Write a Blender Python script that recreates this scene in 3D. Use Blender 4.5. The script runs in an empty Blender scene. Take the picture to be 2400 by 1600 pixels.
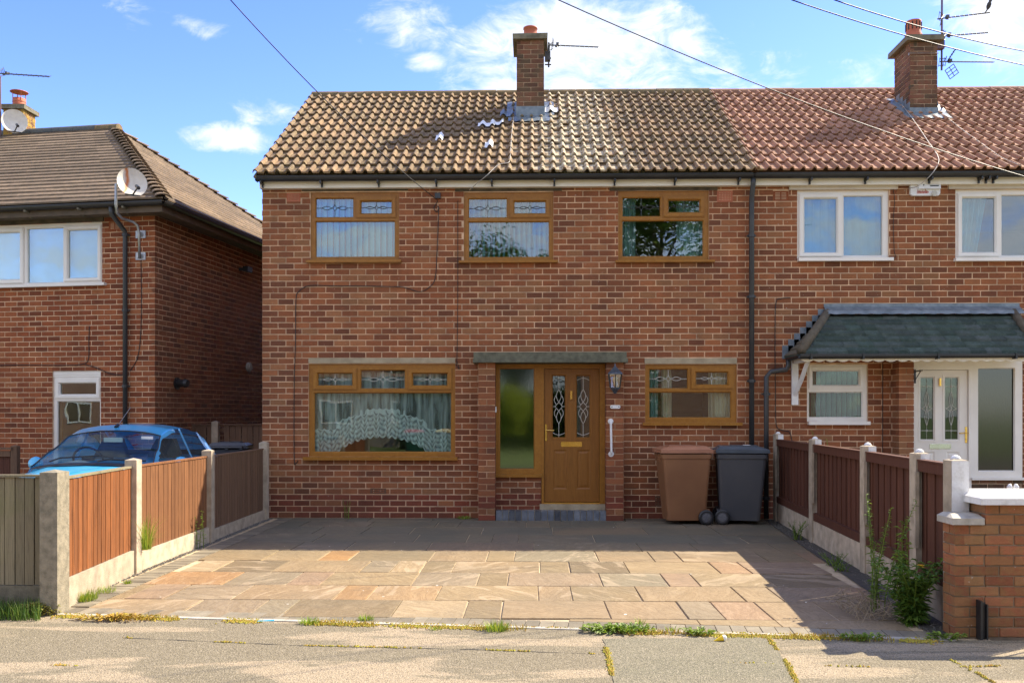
import bpy, math, random
from math import sin, cos, pi, radians, sqrt, atan2
from mathutils import Vector, Matrix, noise as mnoise
random.seed(7)
SC = bpy.context.scene
COL = SC.collection
# ------------------------------------------------------------------ camera, sky, sun, exposure
F, PSI, HZ, EYE = 2117.0, 0.0244, 971.0, 1.45      # focal length (px of the 2400 px photo), yaw, horizon row, eye height
cd = bpy.data.cameras.new('camera'); cam = bpy.data.objects.new('camera', cd); COL.objects.link(cam)
cam.location = (0, 0, EYE); cam.rotation_euler = (pi/2, 0, PSI)
cd.sensor_width = 36; cd.lens = 36*F/2400; cd.shift_y = 171/2400; cd.clip_start = .05; cd.clip_end = 3000
SC.camera = cam
SC.view_settings.view_transform = 'Standard'; SC.view_settings.look = 'None'
SC.view_settings.gamma = 1; SC.view_settings.use_curve_mapping = False
SC.view_settings.exposure = 1.65
SC.render.engine = 'CYCLES'
SC.cycles.max_bounces = 8; SC.cycles.transparent_max_bounces = 16
SUN_DIR = Vector((.62, .383, .684)).normalized()     # towards the sun
SUN_EL = math.asin(SUN_DIR.z); SUN_AZ = atan2(SUN_DIR.x, SUN_DIR.y)
sl = bpy.data.lights.new('sun', 'SUN'); sun = bpy.data.objects.new('sun', sl); COL.objects.link(sun)
sl.energy = 3.4; sl.angle = radians(.53); sl.color = (1, .89, .70)
sun.rotation_euler = SUN_DIR.to_track_quat('Z', 'Y').to_euler(); sun.location = (20, 15, 30)

class N:
    """small node-graph helper"""
    def __init__(s, tree): s.t = tree; s.n = tree.nodes; s.l = tree.links
    def new(s, typ, **kw):
        n = s.n.new(typ)
        for k, v in kw.items(): setattr(n, k, v)
        return n
    def put(s, sock, v):
        if v is None: return
        if isinstance(v, bpy.types.NodeSocket): s.l.new(v, sock)
        elif isinstance(v, (tuple, list)) and len(v) == 3 and sock.type == 'RGBA': sock.default_value = (*v, 1)
        else: sock.default_value = v
    def math(s, op, a, b=0.0, c=None, clamp=False):
        n = s.new('ShaderNodeMath', operation=op, use_clamp=clamp); s.put(n.inputs[0], a); s.put(n.inputs[1], b)
        if c is not None: s.put(n.inputs[2], c)
        return n.outputs[0]
    def vmath(s, op, a, b=None, sc=None):
        n = s.new('ShaderNodeVectorMath', operation=op); s.put(n.inputs[0], a)
        if b is not None: s.put(n.inputs[1], b)
        if sc is not None: s.put(n.inputs['Scale'], sc)
        return n.outputs['Value'] if op in ('LENGTH', 'DOT_PRODUCT', 'DISTANCE') else n.outputs[0]
    def pos(s): return s.new('ShaderNodeNewGeometry').outputs['Position']
    def sep(s, v):
        n = s.new('ShaderNodeSeparateXYZ'); s.put(n.inputs[0], v); return n.outputs
    def comb(s, x, y, z):
        n = s.new('ShaderNodeCombineXYZ'); s.put(n.inputs[0], x); s.put(n.inputs[1], y); s.put(n.inputs[2], z); return n.outputs[0]
    def noise(s, v, scale, detail=3, rough=.55, dist=0):
        n = s.new('ShaderNodeTexNoise'); s.put(n.inputs['Vector'], v); n.inputs['Scale'].default_value = scale
        n.inputs['Detail'].default_value = detail; n.inputs['Roughness'].default_value = rough; n.inputs['Distortion'].default_value = dist
        return n.outputs[0]
    def vor(s, v, scale, out='Distance', feat='F1'):
        n = s.new('ShaderNodeTexVoronoi', feature=feat); s.put(n.inputs['Vector'], v); n.inputs['Scale'].default_value = scale
        return n.outputs[out]
    def ramp(s, f, stops, interp='LINEAR'):
        n = s.new('ShaderNodeValToRGB'); s.put(n.inputs[0], f); e = n.color_ramp.elements; n.color_ramp.interpolation = interp
        while len(e) < len(stops): e.new(.5)
        for i, (p, c) in enumerate(stops):
            e[i].position = p; c = (c, c, c) if isinstance(c, (int, float)) else c; e[i].color = (*c, 1)
        return n.outputs[0]
    def mix(s, f, a, b, mode='MIX'):
        n = s.new('ShaderNodeMix', data_type='RGBA', blend_type=mode); s.put(n.inputs[0], f); s.put(n.inputs[6], a); s.put(n.inputs[7], b)
        return n.outputs[2]
    def smooth(s, v, a, b):
        n = s.new('ShaderNodeMapRange', interpolation_type='SMOOTHSTEP'); s.put(n.inputs[0], v)
        n.inputs[1].default_value = a; n.inputs[2].default_value = b; return n.outputs[0]
    def attr(s, name='tint'):
        n = s.new('ShaderNodeAttribute', attribute_name=name); c = s.new('ShaderNodeSeparateColor'); s.l.new(n.outputs['Color'], c.inputs[0]); return c.outputs
    def bump(s, h, strength=.4, dist=.01):
        n = s.new('ShaderNodeBump'); n.inputs['Strength'].default_value = strength; n.inputs['Distance'].default_value = dist; s.put(n.inputs['Height'], h)
        return n.outputs[0]

# world: clear sky with drifts of thin cloud
w = bpy.data.worlds.new('World'); SC.world = w; w.use_nodes = True
g = N(w.node_tree); bg = w.node_tree.nodes['Background']
sky = g.new('ShaderNodeTexSky', sky_type='NISHITA', sun_disc=False, sun_elevation=SUN_EL, sun_rotation=SUN_AZ,
            altitude=0, air_density=1.0, dust_density=.15, ozone_density=2.5)
dirv = g.new('ShaderNodeTexCoord').outputs['Generated']
hs = g.new('ShaderNodeHueSaturation'); hs.inputs['Saturation'].default_value = 1.26; hs.inputs['Hue'].default_value = .527
hs.inputs['Value'].default_value = .93; g.put(hs.inputs['Color'], sky.outputs[0])
dx, dy, dz = g.sep(dirv)[:3]
az = g.math('ARCTAN2', dx, dy); el = g.math('ARCTAN2', dz, g.math('SQRT', g.math('ADD', g.math('MULTIPLY', dx, dx), g.math('MULTIPLY', dy, dy))))
cv = g.comb(g.math('MULTIPLY', az, 1.0), g.math('MULTIPLY', el, 2.0), 0)
big = g.noise(cv, 5.5, 8, .62, .5); fine = g.noise(cv, 17, 7, .66, .8)
cl = g.math('ADD', g.math('MULTIPLY', big, .62), g.math('MULTIPLY', fine, .38))
def bank(a0, e0, sa, se, amp):          # one drift of cloud: azimuth, elevation, half widths (radians), density
    a = g.math('DIVIDE', g.math('SUBTRACT', az, a0), sa); e = g.math('DIVIDE', g.math('SUBTRACT', el, e0), se)
    r = g.math('SQRT', g.math('ADD', g.math('MULTIPLY', a, a), g.math('MULTIPLY', e, e)))
    return g.math('MULTIPLY', g.smooth(r, 1.35, .0), amp)
BANKS = [(.06,.385,.19,.07,.38), (.14,.335,.21,.05,.31), (-.02,.33,.12,.05,.34), (-.14,.412,.085,.045,.30), (-.185,.385,.04,.016,.16), (-.118,.372,.035,.014,.24),
         (.36,.335,.07,.035,.30), (.49,.37,.11,.11,.36), (.55,.29,.15,.08,.32), (.27,.36,.05,.03,.13), (.30,.31,.10,.03,.16), (-.325,.283,.075,.020,.27), (-.275,.31,.06,.022,.20),
         (-.425,.395,.055,.022,.22), (-.365,.385,.05,.016,.18), (1.6,.5,.5,.2,.3), (2.6,.4,.6,.15,.3), (-1.7,.45,.5,.16,.3)]
acc = None
for b in BANKS:
    v = bank(*b); acc = v if acc is None else g.math('MAXIMUM', acc, v)
round_ = g.math('MULTIPLY', g.smooth(g.math('ABSOLUTE', g.math('SUBTRACT', az, .06)), .62, 1.1), .27)      # broken cloud added all round, out of view, to whiten the skylight
acc = g.math('MAXIMUM', acc, round_)
mask = g.smooth(g.math('ADD', cl, acc), .63, .84)
cloudc = g.mix(g.smooth(fine, .3, .7), (2.5, 2.72, 3.05), (3.2, 3.25, 3.35))
skyc = g.mix(g.math('MULTIPLY', mask, .93), hs.outputs[0], cloudc)
g.put(bg.inputs[0], skyc); bg.inputs[1].default_value = 0.13

# ------------------------------------------------------------------ pixel rows of the photo -> points on real planes
def ray(px, py):
    r = (px-1200)/F; u = (HZ-py)/F
    return Vector((-sin(PSI)+r*cos(PSI), cos(PSI)+r*sin(PSI), u))
def W(px, py, Y):
    d = ray(px, py); t = Y/d.y; return d.x*t, EYE+d.z*t
def X(px, Y): return W(px, HZ, Y)[0]
def Z(px, py, Y): return W(px, py, Y)[1]
def G(px, py, z=0.0):
    d = ray(px, py); t = (z-EYE)/d.z; return d.x*t, d.y*t

# ------------------------------------------------------------------ mesh building
class MB:
    def __init__(s): s.v = []; s.f = []; s.c = []; s.uv = None; s.smooth = False
    def add(s, vs, fs, tint=(.5, 0, 0)):
        o = len(s.v); s.v += [tuple(p) for p in vs]; s.f += [tuple(o+i for i in f) for f in fs]; s.c += [tint]*len(fs); return s
    def box(s, x0, x1, y0, y1, z0, z1, tint=(.5, 0, 0), j=0):
        vs = [(x, y, z) for z in (z0, z1) for y in (y0, y1) for x in (x0, x1)]
        if j: vs = [tuple(a+random.uniform(-j, j) for a in p) for p in vs]
        return s.add(vs, [(0,2,3,1), (4,5,7,6), (0,1,5,4), (2,6,7,3), (0,4,6,2), (1,3,7,5)], tint)
    def bx(s, B, u0, u1, n0, n1, z0, z1, tint=(.5, 0, 0), j=0):
        """box in a wall frame B=(O,U,Nn): along u, out along n"""
        O, U, Nn = B; vs = []
        for z in (z0, z1):
            for n in (n0, n1):
                for u in (u0, u1):
                    vs.append((O[0]+U[0]*u+Nn[0]*n+random.uniform(-j, j), O[1]+U[1]*u+Nn[1]*n, z+random.uniform(-j, j)))
        fs = [(0,2,3,1), (4,5,7,6), (0,1,5,4), (2,6,7,3), (0,4,6,2), (1,3,7,5)]
        return s.add(vs, [f[::-1] for f in fs] if U[0]*Nn[1]-U[1]*Nn[0] < 0 else fs, tint)
    def slab(s, B, u0, u1, z0, z1, n0, n1, holes=(), tint=(.5, 0, 0)):
        """flat plate with rectangular holes, boundary faces only"""
        us = sorted({u0, u1, *[min(max(h[i], u0), u1) for h in holes for i in (0, 1)]})
        zs = sorted({z0, z1, *[min(max(h[i], z0), z1) for h in holes for i in (2, 3)]})
        O, U, Nn = B
        P = lambda u, n, z: (O[0]+U[0]*u+Nn[0]*n, O[1]+U[1]*u+Nn[1]*n, z)
        full = {}
        for i in range(len(us)-1):
            for k in range(len(zs)-1):
                cu, cz = (us[i]+us[i+1])/2, (zs[k]+zs[k+1])/2
                full[i, k] = not any(h[0] < cu < h[1] and h[2] < cz < h[3] for h in holes)
        for (i, k), on in full.items():
            if not on: continue
            a, b, c, d = us[i], us[i+1], zs[k], zs[k+1]
            s.add([P(a,n1,c), P(b,n1,c), P(b,n1,d), P(a,n1,d)], [(0,1,2,3)], tint)
            s.add([P(a,n0,c), P(a,n0,d), P(b,n0,d), P(b,n0,c)], [(0,1,2,3)], tint)
            if not full.get((i-1, k)): s.add([P(a,n0,c), P(a,n1,c), P(a,n1,d), P(a,n0,d)], [(0,1,2,3)], tint)
            if not full.get((i+1, k)): s.add([P(b,n0,c), P(b,n0,d), P(b,n1,d), P(b,n1,c)], [(0,1,2,3)], tint)
            if not full.get((i, k-1)): s.add([P(a,n0,c), P(b,n0,c), P(b,n1,c), P(a,n1,c)], [(0,1,2,3)], tint)
            if not full.get((i, k+1)): s.add([P(a,n0,d), P(a,n1,d), P(b,n1,d), P(b,n0,d)], [(0,1,2,3)], tint)
        return s
    def ring(s, B, o, i, no, ni, tint=(.5, 0, 0)):
        """sloping bead between an outer rectangle o (u0,u1,z0,z1) at depth no and an inner one i at ni"""
        O, U, Nn = B
        P = lambda u, n, z: (O[0]+U[0]*u+Nn[0]*n, O[1]+U[1]*u+Nn[1]*n, z)
        a = [P(o[0],no,o[2]), P(o[1],no,o[2]), P(o[1],no,o[3]), P(o[0],no,o[3])]
        b = [P(i[0],ni,i[2]), P(i[1],ni,i[2]), P(i[1],ni,i[3]), P(i[0],ni,i[3])]
        return s.add(a+b, [(k, (k+1) % 4, 4+(k+1) % 4, 4+k) for k in range(4)], tint)
    def tube(s, pts, r, n=6, tint=(.5, 0, 0), cap=True):
        pts = [Vector(p) for p in pts]; rs = r if isinstance(r, (list, tuple)) else [r]*len(pts)
        o = len(s.v); up = None
        for i, p in enumerate(pts):
            d = (pts[min(i+1, len(pts)-1)]-pts[max(i-1, 0)])
            if d.length < 1e-9: d = Vector((0, 0, 1))
            d.normalize()
            if up is None: up = Vector((0, 0, 1)) if abs(d.z) < .9 else Vector((1, 0, 0))
            a = d.cross(up)
            if a.length < 1e-6: a = d.cross(Vector((1, .3, 0)))
            a.normalize(); b = a.cross(d).normalized(); up = b
            for k in range(n):
                t = 2*pi*k/n; s.v.append(tuple(p+(a*cos(t)+b*sin(t))*rs[i]))
        for i in range(len(pts)-1):
            for k in range(n):
                k2 = (k+1) % n; s.f.append((o+i*n+k, o+i*n+k2, o+(i+1)*n+k2, o+(i+1)*n+k)); s.c.append(tint)
        if cap:
            s.f.append(tuple(o+k for k in reversed(range(n)))); s.c.append(tint)
            e = o+(len(pts)-1)*n; s.f.append(tuple(e+k for k in range(n))); s.c.append(tint)
        return s
    def lathe(s, c, prof, n=20, tint=(.5, 0, 0), cap=True):
        o = len(s.v)
        for r, z in prof:
            for k in range(n):
                t = 2*pi*k/n; s.v.append((c[0]+r*cos(t), c[1]+r*sin(t), c[2]+z))
        for i in range(len(prof)-1):
            for k in range(n):
                k2 = (k+1) % n; s.f.append((o+i*n+k, o+i*n+k2, o+(i+1)*n+k2, o+(i+1)*n+k)); s.c.append(tint)
        if cap:
            s.f.append(tuple(o+k for k in reversed(range(n)))); s.c.append(tint)
            e = o+(len(prof)-1)*n; s.f.append(tuple(e+k for k in range(n))); s.c.append(tint)
        return s
    def prism(s, poly, a, b, tint=(.5, 0, 0)):
        """polygon of 3-D points extruded by vector from a-offset to b-offset"""
        a, b = Vector(a), Vector(b); n = len(poly)
        vs = [tuple(Vector(p)+a) for p in poly]+[tuple(Vector(p)+b) for p in poly]
        return s.add(vs, [tuple(range(n)), tuple(range(2*n-1, n-1, -1))]+[(i, i+n, (i+1) % n+n, (i+1) % n) for i in range(n)], tint)
    def grid(s, P, nu, nv, tint=(.5, 0, 0), closed=False):
        o = len(s.v)
        for i in range(nu+1):
            for k in range(nv+1): s.v.append(tuple(P(i/nu, k/nv)))
        for i in range(nu):
            for k in range(nv):
                a = o+i*(nv+1)+k; s.f.append((a, a+nv+1, a+nv+2, a+1)); s.c.append(tint)
        return s
    def xf(s, M):
        s.v = [tuple(M @ Vector(p)) for p in s.v]; return s
    def mesh(s, name, mat, origin=(0, 0, 0), smooth=None):
        m = bpy.data.meshes.new(name); ox, oy, oz = origin
        m.from_pydata([(x-ox, y-oy, z-oz) for x, y, z in s.v], [], s.f)
        at = m.color_attributes.new('tint', 'FLOAT_COLOR', 'CORNER')
        buf = []
        for f, c in zip(s.f, s.c): buf += [c[0], c[1], c[2], 1.0]*len(f)
        at.data.foreach_set('color', buf)
        m.materials.append(mat)
        if smooth if smooth is not None else s.smooth: m.polygons.foreach_set('use_smooth', [True]*len(m.polygons))
        m.update(); return m

WL = {}                                  # world position of every object made here
def thing(name, label=None, cat=None, loc=(0, 0, 0), group=None, kind=None):
    o = bpy.data.objects.new(name, None); COL.objects.link(o); o.location = loc; o.empty_display_size = .1; WL[o.name] = Vector(loc)
    return tag(o, label, cat, group, kind)
def tag(o, label=None, cat=None, group=None, kind=None):
    if label: o['label'] = label
    if cat: o['category'] = cat
    if group: o['group'] = group
    if kind: o['kind'] = kind
    return o
def obj(name, mb, mat, parent=None, smooth=None, kind=None, label=None):
    xs = [p[0] for p in mb.v]; ys = [p[1] for p in mb.v]; zs = [p[2] for p in mb.v]
    org = Vector(((min(xs)+max(xs))/2, (min(ys)+max(ys))/2, min(zs)))
    return place(name, mb.mesh(name, mat, org, smooth), org, parent, kind=kind, label=label)
def place(name, mesh, loc, parent=None, rz=0, kind=None, label=None):
    o = bpy.data.objects.new(name, mesh); COL.objects.link(o); loc = Vector(loc); WL[o.name] = loc
    if parent is not None: o.parent = parent; o.location = loc-WL[parent.name]
    else: o.location = loc
    if rz: o.rotation_euler[2] = rz
    if kind: o['kind'] = kind
    if label: o['label'] = label
    return o
def struct(name, mb, mat, parent=None, smooth=None):
    o = obj(name, mb, mat, parent, smooth)
    if parent is None: o['kind'] = 'structure'
    return o
def rnd(a, b): return random.uniform(a, b)

# ------------------------------------------------------------------ materials
def newmat(name):
    m = bpy.data.materials.new(name); m.use_nodes = True; n = N(m.node_tree); return m, n, m.node_tree.nodes['Principled BSDF']
def plain(name, c1, c2=None, scale=6, rough=.6, metal=0, bump=0, bscale=60, tv=0, spec=.5, coat=0, detail=4, lo=.35, hi=.68, stretch=None, emit=None):
    m, n, b = newmat(name); p = n.pos()
    if stretch: p = n.vmath('MULTIPLY', p, stretch)
    if c2 is None: c2 = tuple(x*.85 for x in c1)
    col = n.mix(n.ramp(n.noise(p, scale, detail), [(lo, 0), (hi, 1)]), c1, c2)
    if tv:
        a = n.attr(); col = n.vmath('SCALE', col, sc=n.math('ADD', 1-tv, n.math('MULTIPLY', a[0], 2*tv)))
    n.put(b.inputs['Base Color'], col); b.inputs['Roughness'].default_value = rough; b.inputs['Metallic'].default_value = metal
    b.inputs['Specular IOR Level'].default_value = spec; b.inputs['Coat Weight'].default_value = coat
    if bump: n.put(b.inputs['Normal'], n.bump(n.noise(p, bscale, 4), bump, .006))
    return m
def mat_brick(name, stops, dpc=(.27, .062, .032), grime=.35, lichen=None, drab=None):
    m, n, b = newmat(name); p = n.pos(); a = n.attr()
    col = n.ramp(a[0], stops)
    col = n.mix(a[1], col, n.mix(n.math('FRACT', n.math('MULTIPLY', a[0], 7)), dpc, tuple(x*.62 for x in dpc)))
    # face texture: dragged, sanded surface, burnt edges
    f1 = n.noise(n.vmath('MULTIPLY', p, (1, 1, 2.5)), 28, 5, .7)
    col = n.mix(n.math('MULTIPLY', n.ramp(f1, [(.36, 0), (.66, 1)]), .5), col, n.vmath('SCALE', col, sc=.5))
    f2 = n.noise(p, 150, 3, .7)
    col = n.mix(n.math('MULTIPLY', n.ramp(f2, [(.48, 0), (.7, 1)]), .45), col, n.vmath('SCALE', n.vmath('ADD', col, (.045, .03, .02)), sc=1.25))
    col = n.mix(n.math('MULTIPLY', n.ramp(n.noise(p, .9, 4), [(.42, 0), (.62, 1)]), grime), col, n.mix(.42, col, (.12, .09, .05)))
    st = n.ramp(n.noise(n.vmath('MULTIPLY', p, (3.2, 3.2, .45)), 1.4, 5, .6), [(.46, 0), (.64, 1)]); col = n.mix(n.math('MULTIPLY', st, .32), col, n.vmath('MULTIPLY', col, (.58, .62, .66)))
    rp = n.ramp(n.noise(p, 1.7, 2, .5), [(.60, 0), (.66, 1)]); col = n.mix(n.math('MULTIPLY', rp, .35), col, n.vmath('MULTIPLY', col, (1.22, 1.12, 1.0)))
    damp = n.math('MULTIPLY', n.smooth(n.math('ADD', n.sep(p)[2], n.math('MULTIPLY', n.noise(p, 2.2, 4), .9)), 1.15, .45), .16); col = n.mix(damp, col, (.10, .085, .05))
    if lichen:
        lf = n.ramp(n.noise(p, 9, 5, .65), [(.44, 0), (.54, 1)]); col = n.mix(n.math('MULTIPLY', lf, lichen[1]), col, lichen[0])
    if drab: col = n.mix(a[2], col, drab)  # olive-brown tone mixed in per brick, on the left house's flank
    sp = n.ramp(n.noise(p, 31, 2, .5), [(.735, 0), (.755, 1)]); col = n.mix(n.math('MULTIPLY', sp, .6), col, (.5, .42, .34))
    n.put(b.inputs['Base Color'], col); b.inputs['Roughness'].default_value = .88; b.inputs['Specular IOR Level'].default_value = .3
    n.put(b.inputs['Normal'], n.bump(n.noise(p, 75, 5, .7), .55, .005)); return m
def mat_glass(name, refl=.03, tint=(.90, .97, .96), wob=.0022, mul=1.25, rough=0.0, wscale=1.7, obscure=0):
    m = bpy.data.materials.new(name); m.use_nodes = True; n = N(m.node_tree); n.n.remove(m.node_tree.nodes['Principled BSDF'])
    out = m.node_tree.nodes['Material Output']; p = n.pos()
    fr = n.new('ShaderNodeFresnel'); fr.inputs['IOR'].default_value = 1.5
    bn = n.bump(n.noise(p, wscale, 2), .35, wob)
    gl = n.new('ShaderNodeBsdfGlossy'); gl.inputs['Roughness'].default_value = rough; gl.inputs['Color'].default_value = (.95, .97, 1, 1)
    n.put(gl.inputs['Normal'], bn); n.put(fr.inputs['Normal'], bn)
    fac = n.math('ADD', n.math('MULTIPLY', fr.outputs[0], mul), refl, clamp=True)
    if obscure:
        tr = n.new('ShaderNodeBsdfRefraction'); tr.inputs['IOR'].default_value = 1.2; tr.inputs['Roughness'].default_value = .35
        n.put(tr.inputs['Color'], tint); n.put(tr.inputs['Normal'], n.bump(n.noise(n.vmath('MULTIPLY', p, (1, 1, .35)), 60, 3), .8, .01))
        n.put(gl.inputs['Normal'], n.bump(n.noise(n.vmath('MULTIPLY', p, (1, 1, .35)), 60, 3), .2, .0008))
    else:
        tr = n.new('ShaderNodeBsdfTransparent'); n.put(tr.inputs['Color'], tint)
    mx = n.new('ShaderNodeMixShader'); n.put(mx.inputs[0], fac); n.l.new(tr.outputs[0], mx.inputs[1]); n.l.new(gl.outputs[0], mx.inputs[2])
    n.l.new(mx.outputs[0], out.inputs[0]); return m
def mat_wood(name, c1, c2, dark=.45, scale=1, rough=.7, tv=.2, green=None, bleach=None, axis=(14, 14, .8)):
    m, n, b = newmat(name); p = n.pos(); a = n.attr()
    g1 = n.noise(n.vmath('MULTIPLY', p, axis), 2.2*scale, 6, .65, 1.2)
    col = n.mix(n.ramp(g1, [(.3, 0), (.7, 1)]), c1, c2)
    g2 = n.noise(n.vmath('MULTIPLY', p, tuple(x*4 for x in axis)), 2.4*scale, 3, .7)
    col = n.mix(n.math('MULTIPLY', n.ramp(g2, [(.5, 0), (.72, 1)]), .6), col, n.vmath('SCALE', col, sc=dark))
    if bleach: col = n.mix(n.math('MULTIPLY', n.ramp(n.noise(p, 2.6, 4), [(.46, 0), (.66, 1)]), .6), col, bleach)
    if green: col = n.mix(n.math('MULTIPLY', n.ramp(n.noise(p, 3.1, 4), [(.45, 0), (.65, 1)]), .6), col, green)
    if tv: col = n.vmath('SCALE', col, sc=n.math('ADD', 1-tv, n.math('MULTIPLY', a[0], 2*tv)))
    n.put(b.inputs['Base Color'], col); b.inputs['Roughness'].default_value = rough; b.inputs['Specular IOR Level'].default_value = .3
    n.put(b.inputs['Normal'], n.bump(n.math('ADD', g1, g2), .35, .004)); return m

BR_MAIN = mat_brick('brick_main', [(0, (.165,.060,.030)), (.10, (.215,.074,.034)), (.30, (.26,.088,.037)), (.62, (.315,.106,.042)), (.84, (.375,.135,.052)), (.94, (.30,.135,.058)), (1, (.41,.165,.068))])
BR_LEFT = mat_brick('brick_left', [(0, (0.163,0.050,0.023)), (.2, (0.241,0.067,0.027)), (.6, (0.310,0.090,0.033)), (.88, (0.370,0.116,0.043)), (1, (0.370,0.146,0.060))], drab=(0.129,0.099,0.060), grime=.15)
BR_WALL = mat_brick('brick_garden', [(0, (.24,.08,.036)), (.35, (.34,.115,.048)), (.7, (.42,.15,.066)), (1, (.36,.17,.075))], lichen=((.22,.17,.06), .3))
BR_CHIM = mat_brick('brick_chimney', [(0, (0.078,0.046,0.031)), (.35, (0.142,0.062,0.037)), (.7, (0.223,0.089,0.050)), (1, (0.257,0.119,0.069))], lichen=((0.135,0.115,0.062), .3))
BR_LICH = mat_brick('brick_lichen', [(0, (.17,.08,.04)), (.5, (.25,.10,.055)), (1, (.30,.15,.08))], lichen=((.42,.27,.045), .8))
MORTAR = plain('mortar', (.76, .51, .31), (.42, .29, .185), 4.5, .95, bump=.5, bscale=120)
MORTAR_D = plain('mortar_dark', (.60, .42, .27), (.42, .30, .19), 9, .95, bump=.5, bscale=120)
MORTAR_G = plain('mortar_garden', (.30, .22, .14), (.17, .13, .085), 9, .95, bump=.5, bscale=120)
OAK = mat_wood('golden_oak_upvc', (.37, .165, .026), (.28, .118, .018), dark=.75, rough=.33, tv=0, axis=(5, 5, 5))
OAKDOOR = mat_wood('golden_oak_door', (.30, .125, .022), (.22, .088, .016), dark=.7, rough=.38, tv=0, axis=(16, 16, 1.2))
WHITE = plain('white_upvc', (.84, .80, .72), (.77, .73, .65), 3, .3)
FASCIA = plain('fascia_white', (.86, .80, .66), (.80, .74, .60), 2.5, .35)
BLACKPL = plain('black_plastic', (.018, .019, .020), (.03, .03, .03), 4, .38)
PIPE = plain('pipe_dark_grey', (.030, .033, .036), (.05, .052, .052), 3, .42)
LINTEL = plain('lintel_concrete_dark', (.12, .095, .062), (.055, .046, .032), 7, .9, bump=.5)
LINTEL_L = plain('lintel_concrete_pale', (.44, .37, .24), (.32, .26, .165), 8, .9, bump=.5)
LINTEL_W = plain('lintel_painted', (.62, .55, .43), (.50, .43, .33), 4, .7, bump=.2)
CANOPY = plain('canopy_slab_concrete', (.155, .155, .105), (.085, .085, .058), 14, .9, bump=.6)
CONC = plain('concrete_post', (.52, .43, .31), (.34, .28, .20), 9, .92, bump=.7, bscale=140, tv=.15)
CONC_D = plain('concrete_weathered', (.22, .195, .135), (.12, .107, .072), 11, .95, bump=.8, bscale=120)
CONC_W = plain('concrete_painted_white', (.74, .73, .70), (.56, .54, .49), 16, .8, bump=.5, lo=.5, hi=.75)
COPING = plain('coping_stone', (.50, .46, .39), (.33, .30, .24), 14, .9, bump=.6)
LEAD = plain('lead_flashing', (.13, .165, .19), (.24, .28, .31), 9, .45, metal=.25, bump=.3, bscale=14)
TERRA = plain('terracotta', (.50, .14, .07), (.40, .10, .05), 8, .7, bump=.2)
TERRA_V = plain('terracotta_vent', (.46, .15, .075), (.38, .12, .06), 8, .8)
RIDGE_M = plain('ridge_mossy', (.25, .165, .075), (.11, .092, .05), 11, .95, bump=.8)
RIDGE_R = plain('ridge_red', (.33, .165, .095), (.23, .11, .065), 8, .85, bump=.4)
STEEL = plain('galvanised_steel', (.42, .43, .43), (.30, .31, .31), 14, .38, metal=.8)
ALU = plain('dark_aerial_metal', (.075, .075, .078), (.12, .12, .12), 20, .5, metal=.5)
MAST = plain('mast_painted', (.18, .09, .10), (.09, .07, .07), 8, .55, metal=.3)
CABLE = plain('cable_black', (.012, .012, .013), (.02, .02, .02), 5, .5)
CABLE_W = plain('cable_pale', (.50, .46, .40), (.35, .32, .28), 5, .5)
BRASS = plain('brass', (.78, .50, .14), (.70, .42, .10), 6, .22, metal=1)
CHROME = plain('chrome', (.65, .66, .66), (.55, .55, .55), 6, .16, metal=1)
WPAINT = plain('white_paint', (.82, .82, .80), (.72, .71, .68), 7, .4)
SLATE = plain('slate_grey_green', (.052, .068, .060), (.030, .040, .040), 7, .55, tv=.3, bump=.35, bscale=40)
HIPM = plain('hip_tile_brown', (.14, .115, .08), (.085, .072, .05), 14, .9, bump=.7)
GLASS = mat_glass('window_glass', refl=.0, mul=1.15); GLASS_S = mat_glass('window_glass_sky', refl=.075, wob=.004); GLASS_C = mat_glass('car_glass', refl=0, mul=.6, wob=.0005, tint=(.82, .90, .87))
GLASS_O = mat_glass('obscured_glass', refl=.14, tint=(.22, .30, .16), obscure=1, rough=.06)
LEADCAME = plain('lead_came', (.09, .10, .11), (.15, .16, .17), 20, .4, metal=.5)
CAME_P = plain('pale_came', (.62, .62, .55), (.5, .5, .44), 20, .4)
INTER = plain('interior_wall', (.16, .14, .12), (.12, .10, .09), 2, .9)
INTER_D = plain('interior_dark', (.035, .032, .03), (.05, .04, .035), 2, .9)
BLIND_P = plain('blind_pale', (.62, .74, .72), (.56, .68, .67), 6, .8)
CONC_P = plain('concrete_post_dark', (.30, .26, .185), (.17, .15, .105), 18, .92, bump=.9, bscale=90, tv=.1)
BLIND_T = plain('blind_sky_tint_dark', (.16, .38, .46), (.13, .33, .40), 6, .8)  # pale blind, darker blue-green of the mirrored sky put into its colour
BLIND = plain('blind_sky_tint', (.24, .54, .60), (.19, .45, .51), 6, .8)  # white blind with the teal sky reflection painted into the fabric
BLIND_G = plain('blind_green', (.22, .36, .27), (.16, .27, .20), 6, .8)
CURT = plain('curtain_teal', (.30, .46, .42), (.22, .36, .33), 5, .9)
CURT_C = plain('curtain_cream', (.72, .64, .46), (.58, .48, .33), 5, .9)
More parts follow.
